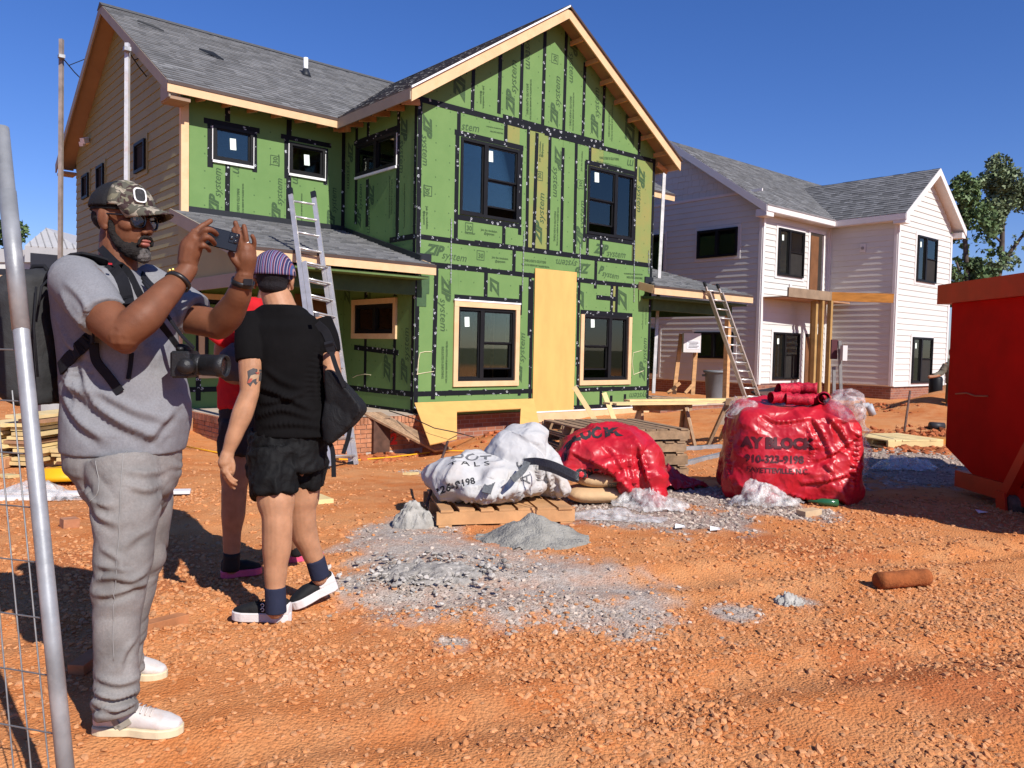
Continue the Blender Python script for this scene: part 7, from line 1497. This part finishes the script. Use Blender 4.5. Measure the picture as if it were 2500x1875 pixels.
strapo('strap', [(0.657,2.866,1.337), (0.662,2.858,1.281), (0.692,2.829,1.229), (0.72,2.802,1.178)], .03, BPS, bp, F_*-1, R_)
strapo('strap', [(0.749,2.785,1.308), (0.745,2.785,1.263), (0.74,2.788,1.222)], .013, BPS, bp, F_*-1, R_)
strapo('shoulder_strap', [(0.896,3.203,1.595), (0.909,3.123,1.549), (0.928,3.065,1.518)], .05, BPS, bp, (R_+F_*-.6).normalized(), F_)
mb = MB(); mb.box((0.721,2.932,1.605), (.012, .006, .006)); mb.build('red_tag', RED, bp)
# camera on its neck strap
cm = thing('camera', (0.931,2.785,1.271), 'black camera with long lens hanging on the grey-shirted person by its strap', 'camera'); CBM = mat('camera_black', (.013, .013, .014), .45, .25, 40, .25, 160, spec=.4); Rcm = Matrix((R_, F_, U_)).transposed() @ Matrix.Rotation(.12, 3, 'Z')
cb0 = Vector((0.929,2.813,1.271)); mb = MB(); mb.box(cb0, (.062, .14, .092), Rcm); mb.box(cb0+Vector((0, 0, .055)), (.05, .06, .03), Rcm); mb.build('camera_body', CBM, cm, False, .008)
mb = MB(); mb.lathe(cb0+R_*.03+F_*-.05+Vector((0, 0, -.005)), [(.024, -.02), (.028, .02), (.022, .04)], 18, (F_*-1)); mb.build('grip', CBM, cm, True)
lx = (R_*1+F_*-.1+Vector((0, 0, -.03))).normalized(); mb = MB(); mb.lathe(cb0+R_*.03+Vector((0, 0, .0)), [(.03, 0), (.036, .005), (.036, .03), (.034, .032), (.037, .034), (.037, .085), (.039, .087), (.039, .115), (.034, .117), (.032, .1)], 28, lx); mb.build('lens', CBM, cm, True); mb = MB(); mb.lathe(cb0+R_*.03+lx*.105, [(.001, 0), (.032, .001)], 24, lx, False); mb.build('front_glass', GLM, cm)
mb = MB(); mb.lathe(cb0+Vector((0, 0, .047))-F_*.04, [(.012, 0), (.012, .012)], 14); mb.build('dial', CBM, cm, True)
strapo('neck_strap', [(0.729,3.087,1.671), (0.749,2.987,1.617), (0.771,2.914,1.575), (0.793,2.836,1.488), (0.832,2.745,1.393), (0.874,2.745,1.333)], .026, BPS, cm, (F_*-1+R_*.3+Vector((0, 0, .4))).normalized(), (R_+Vector((0, 0, .6))), .008)
ribbon('neck_strap', [(0.844,2.982,1.553), (0.861,2.857,1.471), (0.897,2.767,1.375), (0.939,2.754,1.327)], .02, F_, BPS, cm)
# ---------------------------------------------------------------- person in black T-shirt walking away
SKB = skin('light_tan_skin', (.4, .205, .115), .5)
PB_ = thing('person', (1.652,3.69,0.0), 'tattooed person in black T-shirt and shorts with striped cap, seen from behind', 'person')
HB = Head((1.691,3.818,1.664), 1.75, 0, 0, 1.12)
mb = MB(); HB.base(mb); limb(mb, [HB.p(-.015, 0, -.05), (1.704,3.787,1.554), (1.716,3.773,1.479)], [.066, .076, .095], 5, 18)
loft(mb, [((1.719,3.77,1.489), .14, .08), ((1.732,3.749,1.326), .14, .1), ((1.736,3.728,1.02), .13, .1), ((1.732,3.716,0.775), .13, .1)])
limb(mb, [(1.569,3.803,1.423), (1.55,3.756,1.263), (1.537,3.732,1.11)], [.062, .057, .046], 5, 16); limb(mb, [(1.537,3.732,1.11), (1.501,3.731,1.008), (1.464,3.731,0.911), (1.437,3.736,0.834)], [.046, .05, .04, .03], 5, 16)
hand(mb, (1.435,3.737,0.83), [(1.409,3.756,0.759), (1.406,3.731,0.747), (1.409,3.714,0.737), (1.418,3.707,0.733)], [([(1.41,3.754,0.755), (1.416,3.747,0.72), (1.434,3.743,0.686), (1.454,3.737,0.655)], .0092), ([(1.409,3.729,0.747), (1.417,3.719,0.71), (1.435,3.715,0.68), (1.459,3.72,0.653)], .0096), ([(1.412,3.712,0.741), (1.422,3.702,0.71), (1.44,3.698,0.686), (1.462,3.704,0.673)], .0092), ([(1.421,3.705,0.741), (1.431,3.695,0.716), (1.445,3.695,0.701), (1.46,3.694,0.692)], .0082)], ([(1.435,3.723,0.812), (1.447,3.711,0.777), (1.448,3.708,0.742), (1.444,3.723,0.713)], .011)); limb(mb, [(1.433,3.738,0.818), (1.419,3.735,0.777)], [.032, .034], 4, 12)
limb(mb, [(1.875,3.673,1.432), (1.901,3.643,1.31), (1.894,3.575,1.189), (1.874,3.521,1.081)], [.06, .055, .046, .04], 5, 16)
limb(mb, [(1.642,3.672,0.727), (1.626,3.625,0.595), (1.621,3.598,0.505), (1.618,3.593,0.383), (1.612,3.591,0.265), (1.609,3.587,0.147), (1.608,3.583,0.068)], [.105, .09, .072, .07, .055, .044, .042], 6, 20)
limb(mb, [(1.809,3.714,0.728), (1.805,3.722,0.581), (1.807,3.728,0.496), (1.83,3.741,0.385), (1.871,3.74,0.284), (1.909,3.741,0.192), (1.92,3.742,0.136)], [.105, .09, .074, .068, .053, .044, .042], 6, 20)
me = fuse(mb, .0048, 3, .45); BB = mobj('body', me, SKB, PB_)
bbv = bvh_of(BB); SHB = cloth('black_cotton', (.0055, .005, .0053), .9, .2, 300, .2, 0, .08)
mb = MB(); loft(mb, [((1.716,3.776,1.54), .092, .088), ((1.716,3.774,1.509), .13, .095), ((1.717,3.771,1.473), .172, .1), ((1.721,3.764,1.411), .196, .125), ((1.741,3.739,1.285), .178, .14), ((1.748,3.723,1.102), .178, .14), ((1.752,3.711,0.98), .188, .145), ((1.753,3.706,0.894), .195, .15)], 34, 2.4)
limb(mb, [(1.577,3.823,1.444), (1.554,3.785,1.353), (1.546,3.76,1.259)], [.075, .07, .066], 5, 18, True); ell(mb, (1.585,3.829,1.434), .075); limb(mb, [(1.864,3.684,1.463), (1.891,3.655,1.381), (1.903,3.641,1.306)], [.075, .07, .064], 5, 18, True)
me = fuse(mb, .007, 5)
def mB(co): return np.clip((1.12-co[:, 2])/.35, .25, 1.2)
folds(me, .014, 5.0, 33, (1, 1, 1), mB)
foldlines(me, [([(1.436,3.373,1.155), (1.511,3.307,1.121), (1.605,3.222,1.061)], .018, .016), ([(1.442,3.364,1.084), (1.51,3.306,1.103), (1.579,3.249,1.132)], .014, .014), ([(1.43,3.371,1.029), (1.51,3.304,1.058), (1.612,3.215,1.025)], .014, .016), ([(1.457,3.36,1.237), (1.511,3.31,1.184), (1.579,3.25,1.159)], .01, .018), ([(1.637,3.212,1.35), (1.621,3.217,1.205), (1.626,3.205,1.08)], .012, .018), ([(1.447,3.354,0.985), (1.55,3.266,0.997), (1.659,3.171,0.982)], .01, .014)]); SBO = mobj('shirt', me, SHB, PB_)
mb = MB(); loft(mb, [((1.736,3.722,0.918), .185, .14), ((1.728,3.721,0.795), .19, .15), ((1.724,3.721,0.734), .19, .15)], 30, 2.3)
limb(mb, [(1.646,3.7,0.803), (1.627,3.657,0.7), (1.621,3.631,0.618)], [.125, .116, .112], 5, 24, True); limb(mb, [(1.803,3.723,0.8), (1.816,3.719,0.706), (1.813,3.717,0.627)], [.12, .11, .102], 5, 24, True)
me = fuse(mb, .007, 4); wrinkle(me, .03, 7, 43, (1, 1, .8)); wrinkle(me, .012, 17, 47); mobj('shorts', me, cloth('black_nylon', (.007, .007, .0075), .7, .3, 200, .5, 0, .12), PB_)
# cap with stripes, hair
s = N('striped_cloth'); tc_ = s.pos(); sx = s.n('VectorMath', operation='DOT_PRODUCT'); s.l(tc_, sx.inputs[0]); sx.inputs[1].default_value = R_; v_ = s.math('ADD', sx.outputs['Value'], s.math('MULTIPLY', s.noise(tc_, 9, 2), .01)); w_ = s.math('FRACT', s.math('MULTIPLY', v_, 26.0))
s.set(s.ramp(w_, [(0, (.03, .03, .09)), (.18, (.32, .29, .33)), (.24, (.03, .03, .1)), (.38, (.25, .08, .1)), (.46, (.06, .09, .22)), (.6, (.35, .22, .23)), (.66, (.02, .02, .06)), (.82, (.2, .05, .08)), (.9, (.28, .28, .36)), (.95, (.03, .03, .09))]), .85, 0, .2)
for n in s.t.nodes:
    if n.type == 'VALTORGB': n.color_ramp.interpolation = 'CONSTANT'
CBT = mobj('cap', dome(HB, (-.008, 0, .018), (.113, .094, .112), 0), s.m, PB_); me = CBT.data; mb = MB(); 
mb.lathe(HB.p(-.012, 0, .012), [(.085, -.012), (.096, -.01), (.098, .012), (.088, .014)], 30, HB.u, False); mb.build('cap_band', s.m, CBT, True); brim(HB, .075, .036, .06, .075, .02, s.m, CBT)
HRB = mat('dark_hair', (.012, .01, .012), .9, .3, 80, .6, 200); mb = MB(); HB.e(mb, (-.02, 0, .02), (.096, .0785, .07)); HB.e(mb, (-.04, 0, -.025), (.064, .064, .044)); me = fuse(mb, .005, 2); mobj('hair', me, HRB, PB_)
mb = MB(); HB.e(mb, (-.088, 0, .034), (.028, .05, .014)); mb.build('cap_opening', HRB, CBT, True)
NAVY = cloth('navy_sock', (.018, .022, .045), .85, .1, 300, .3); SHW = mat('pale_shoe_foam', (.62, .57, .55), .6, .05, 10, .2, 50); SHK = cloth('black_knit', (.013, .013, .014), .75, .2, 260, .4)
for a, b in (((1.609,3.589,0.182), (1.611,3.58,0.056)), ((1.889,3.734,0.244), (1.923,3.739,0.14))):
    mb = MB(); limb(mb, [a, b], [.05, .05], 4, 18, True); me = fuse(mb, .006, 1); mobj('sock', me, NAVY, PB_)
g0 = Vector((1.7,3.601,0.0)); g1 = Vector((1.491,3.819,0.0)); g0.z = g1.z = floor_z(g0.x, g0.y)+.004
s1, inf = shoe('shoe', g0, g1, .108, .045, SHK, SHW, PB_, collar=.085); lacing(inf, 4, .42, .62, .105, .088, .03, SHK, s1)
def heelcup(s1, inf, m, x0=.0, x1=.38):
    heel, d, sd, up, L = inf; mb = MB(); loft(mb, [(heel+d*(L*(x0+.02))+up*.06, .03, .035), (heel+d*(L*.12)+up*.062, .041, .036), (heel+d*(L*x1)+up*.052, .041, .018)], 20, 2.6, sd, up); me = fuse(mb, .006, 2); mobj('heel_cup', me, m, s1)
heelcup(s1, inf, SHW)
for k in (0, 1): 
    heel, d, sd, up, L = inf; n_ = sd if sd.dot(F_) < 0 else -sd; q = heel+d*(L*(.44))+up*(.085-.022*k)+n_*.036; mb = MB(); mb.tube([q+d*.008*math.cos(t)+up*.008*math.sin(t) for t in np.linspace(0, 5.2, 12)], .0022, 6); mb.build('side_mark', WHITEV, s1)
th, tt = Vector((2.032,3.747,0.067)), Vector((1.791,3.794,0.035)); tt.z = floor_z(tt.x, tt.y)+.006
s2, inf = shoe('shoe', th, tt, .108, .045, SHK, SHW, PB_, collar=.085); heelcup(s2, inf, SHW)
# tattoos
def tattoo(nm, shapes, A, xd, yd, nrm, w_, bv, par):
    for i, (poly, m) in enumerate(shapes):
        me = bpy.data.meshes.new(nm); me.from_pydata([(x, y, 0) for x, y in poly], [], [tuple(range(len(poly)))]); xs = [q[0] for q in poly]
        decal(par, nm, (me, min(xs), max(xs)), Vector(A)+Vector(xd)*min(xs)*w_, xd, yd, nrm, w_*(max(xs)-min(xs)), bv, m, .0012+.0006*i, .012)
TI = mat('tattoo_ink', (.06, .055, .055), .6); TR = mat('tattoo_red', (.33, .07, .045), .6); TT = mat('tattoo_tan', (.36, .24, .15), .6)
tattoo('tattoo', [([(0, .1), (.05, .45), (.0, .8), (.3, .98), (.6, .9), (1.0, .85), (.96, .6), (1.02, .45), (.9, .4), (.95, .2), (.78, .24), (.7, .02), (.55, .2), (.45, -.02), (.32, .16), (.2, -.1)], TI), ([(.1, .3), (.2, .55), (.4, .62), (.6, .55), (.5, .38), (.3, .3), (.18, .12)], TT), ([(.02, .12), (.12, .36), (.3, .4), (.26, .22), (.14, .1)], TR), ([(.4, .72), (.8, .78), (.86, .68), (.5, .64)], TR)], (1.447,3.627,1.148), R_, Vector((0, 0, 1)), F_*-1, .082, bbv, PB_)
tattoo('tattoo', [([(0, 0), (.35, .12), (.5, .5), (.62, .1), (1, .0)], TI)], (1.576,3.538,1.511), R_, Vector((0, 0, 1)), F_*-1, .06, bbv, PB_)
# black sling bag
sg = thing('sling_bag', (1.903,3.509,0.868), 'black sling bag hanging at the hip of the person in black T-shirt', 'bag'); BGM = cloth('black_bag_cloth', (.011, .011, .012), .7, .25, 220, .6)
mb = MB(); q = [Vector(v) for v in ((1.885,3.584,1.199), (1.909,3.494,1.142), (1.935,3.44,1.054), (1.913,3.456,0.993), (1.876,3.534,0.891), (1.883,3.575,1.026))]
q = [Vector(v) for v in ((1.858,3.57,1.23), (1.875,3.528,1.221), (1.907,3.47,1.157), (1.958,3.394,1.06), (1.961,3.39,1.029), (1.933,3.424,0.975), (1.866,3.515,0.87), (1.853,3.553,0.875))]; mb.prism([v-F_*.06 for v in q], F_*.13)
me = fuse(mb, .008, 9, .6); folds(me, .022, 7, 53); mobj('bag_body', me, BGM, sg)
sbv = bvh_of(SBO)
pts = []
for v in crom([(1.745,3.525,1.511), (1.776,3.496,1.477), (1.809,3.489,1.4), (1.84,3.484,1.308)], [0]*4, 5)[0]:
    n_ = (F_*-1+Vector((0, 0, .5))).normalized(); h = sbv.ray_cast(v+n_*.5, -n_, 1.0); pts.append(h[0]+h[1]*.006 if h[0] is not None else v)
ribbon('strap', pts, .04, R_+Vector((0, 0, .3)), BPS, sg, .008, 2); ribbon('strap', [(1.837,3.487,1.321), (1.848,3.447,1.234), (1.876,3.417,1.146)], .022, R_, BPS, sg); ribbon('strap', [(1.838,3.513,0.882), (1.856,3.495,0.832), (1.859,3.485,0.703)], .022, R_, BPS, sg); ribbon('strap', [(1.928,3.442,0.984), (1.924,3.466,0.891), (1.905,3.478,0.815)], .02, R_, BPS, sg)
mb = MB(); mb.box((1.781,3.532,1.491), (.02, .012, .02)); mb.build('buckle', mat('grey_buckle', (.09, .09, .1), .5), sg)
# ---------------------------------------------------------------- person in red shirt behind
SKC = skin('mid_tan_skin', (.3, .15, .085), .55); PC = thing('person', (1.743,4.45,0.0), 'person in red shirt and dark shorts, mostly hidden behind the person in black', 'person')
HC = Head((1.947,4.418,1.699), .6, 0, 0, .95); mb = MB(); HC.base(mb); limb(mb, [HC.p(-.01, 0, -.05), (1.93,4.427,1.592), (1.916,4.433,1.509)], [.06, .064, .08], 5, 16)
loft(mb, [((1.902,4.446,1.509), .12, .08), ((1.871,4.456,1.248), .12, .1), ((1.859,4.438,0.774), .12, .1)])
limb(mb, [(1.737,4.454,1.479), (1.683,4.464,1.315), (1.701,4.467,1.188), (1.767,4.406,1.121), (1.829,4.353,1.122)], [.055, .05, .043, .038, .03], 5, 14)
limb(mb, [(1.782,4.439,0.779), (1.736,4.403,0.622), (1.72,4.385,0.522), (1.714,4.382,0.395), (1.709,4.391,0.254), (1.711,4.392,0.078)], [.1, .085, .07, .066, .05, .04], 6, 18); limb(mb, [(1.949,4.427,0.77), (2.014,4.401,0.599), (2.048,4.391,0.488), (2.087,4.415,0.345), (2.12,4.442,0.162), (2.135,4.451,0.095)], [.1, .085, .07, .064, .05, .04], 6, 18)
me = fuse(mb, .0065, 3); mobj('body', me, SKC, PC)
mb = MB(); loft(mb, [((1.912,4.443,1.608), .07, .06), ((1.884,4.463,1.551), .15, .11), ((1.856,4.481,1.436), .185, .14), ((1.847,4.474,1.2), .17, .14), ((1.84,4.466,0.972), .17, .14)], 30, 2.4); limb(mb, [(1.755,4.44,1.502), (1.689,4.437,1.396), (1.66,4.445,1.338)], [.085, .078, .07], 5, 18, True)
me = fuse(mb, .008, 4); wrinkle(me, .025, 6, 63); mobj('shirt', me, cloth('red_cotton', (.5, .012, .016), .8, .1, 300, .4), PC)
mb = MB(); loft(mb, [((1.844,4.465,0.998), .165, .135), ((1.838,4.459,0.821), .175, .145)], 28, 2.3); limb(mb, [(1.787,4.44,0.873), (1.753,4.424,0.77), (1.737,4.407,0.696)], [.12, .11, .1], 5, 20, True); limb(mb, [(1.932,4.448,0.865), (1.997,4.422,0.719), (2.018,4.4,0.647)], [.12, .11, .1], 5, 20, True); me = fuse(mb, .008, 4); wrinkle(me, .015, 9, 66); mobj('shorts', me, cloth('charcoal_shorts', (.022, .018, .019), .85, .2), PC)
HRC = mat('dark_hair', (.012, .01, .012)); mb = MB(); HC.e(mb, (-.018, 0, .045), (.1, .082, .082)); mb.build('hair', HRC, PC, True)
PINK = mat('pink_rubber', (.6, .08, .17), .5); g0 = Vector((1.678,4.478,0.0)); g1 = Vector((1.913,4.449,0.0)); g0.z = g1.z = floor_z(g0.x, g0.y)+.004
shoe('shoe', g0, g1, .105, .04, SHK, PINK, PC, collar=.09); g0 = Vector((2.144,4.615,0.0)); g1 = Vector((2.371,4.57,0.0)); g0.z = g1.z = floor_z(g0.x, g0.y)+.004; shoe('shoe', g0, g1, .105, .04, mat('grey_knit', (.12, .12, .13), .8), PINK, PC, collar=.09)
for a, b in (((1.708,4.387,0.166), (1.707,4.395,0.062)), ((2.124,4.439,0.157), (2.139,4.447,0.078))): mb = MB(); limb(mb, [a, b], [.046, .046], 4, 16, True); mb.build('sock', SHK, PC, True)
wb = thing('waist_bag', (1.657,4.304,1.138), 'grey waist bag slung over the person in red', 'bag'); mb = MB(); loft(mb, [((1.71,4.337,1.345), .03, .04), ((1.673,4.311,1.277), .07, .06), ((1.665,4.313,1.194), .075, .06), ((1.689,4.316,1.137), .05, .05)], 22, 2.5); me = fuse(mb, .008, 3); wrinkle(me, .012, 10, 71); mobj('bag_body', me, cloth('grey_bag_cloth', (.075, .065, .068), .8, .2), wb); mb = MB(); mb.tube([(1.722,4.327,1.363), (1.827,4.271,1.48)], .012, 8); mb.build('strap', BPS, wb)
# ---------------------------------------------------------------- worker beyond the dumpster
PD = thing('person', (20.658,7.688,0.0), 'worker in olive jacket and brown trousers stepping behind the dumpster edge', 'person'); SKD = skin('worker_skin', (.32, .16, .09)); OL = cloth('olive_jacket', (.13, .115, .085), .85, .15); BR = cloth('brown_trousers', (.1, .06, .03), .85, .2)
HD = Head((19.939,7.427,1.449), 1.4, 0, 0, 1.0); mb = MB(); HD.base(mb); limb(mb, [HD.p(-.01, 0, -.05), (19.951,7.404,1.23)], [.06, .08], 4, 12); loft(mb, [((19.95,7.401,1.182), .14, .08), ((19.957,7.361,0.608), .12, .08)]); limb(mb, [(19.805,7.525,1.159), (19.722,7.584,0.965), (19.528,7.615,0.908), (19.36,7.693,0.887)], [.055, .05, .035, .04], 4, 12); limb(mb, [(19.9,7.414,0.654), (19.867,7.425,0.366), (19.834,7.438,0.126)], [.08, .06, .045], 4, 12); me = fuse(mb, .012, 2); mobj('body', me, SKD, PD)
mb = MB(); loft(mb, [((19.944,7.412,1.277), .08, .08), ((19.95,7.4,1.163), .2, .12), ((19.961,7.375,0.895), .19, .13), ((19.959,7.368,0.742), .19, .14)]); limb(mb, [(19.819,7.514,1.178), (19.722,7.585,0.975), (19.478,7.659,0.916)], [.075, .065, .05], 4, 14, True); me = fuse(mb, .014, 3); wrinkle(me, .03, 6, 81); mobj('jacket', me, OL, PD)
mb = MB(); loft(mb, [((19.96,7.371,0.799), .17, .13), ((19.957,7.362,0.627), .17, .13)]); limb(mb, [(19.893,7.422,0.702), (19.86,7.434,0.433), (19.851,7.433,0.27)], [.1, .085, .07], 4, 14, True); limb(mb, [(20.046,7.291,0.706), (20.062,7.254,0.324), (20.067,7.237,0.104)], [.1, .085, .07], 4, 14, True); me = fuse(mb, .014, 3); mobj('trousers', me, BR, PD)
mb = MB(); limb(mb, [(19.865,7.421,0.28), (19.812,7.457,0.126), (19.826,7.441,0.05)], [.06, .055, .04], 4, 12); mb.build('boot', mat('grey_boot', (.1, .095, .09), .8), PD, True); mb = MB(); limb(mb, [(20.067,7.239,0.133), (19.915,7.233,0.062)], [.06, .05], 4, 12); mb.build('boot', mat('grey_boot', (.1, .095, .09), .8), PD, True); mb = MB(); HD.e(mb, (-.01, 0, .04), (.105, .085, .09)); mb.build('hair', mat('brown_hair', (.12, .07, .04), .9, .4, 40), PD, True)
mb = MB(); tb_ = Vector((28.666,11.175,0.0)); mb.lathe((21.299,8.302,0.305), [(.14, 0), (.16, .05), (.16, .5), (.13, .55)], 18); tag(mb.build('black_bin', BLACKF, None, True), 'dark cylinder bin standing by the white house beside the worker', 'bin')
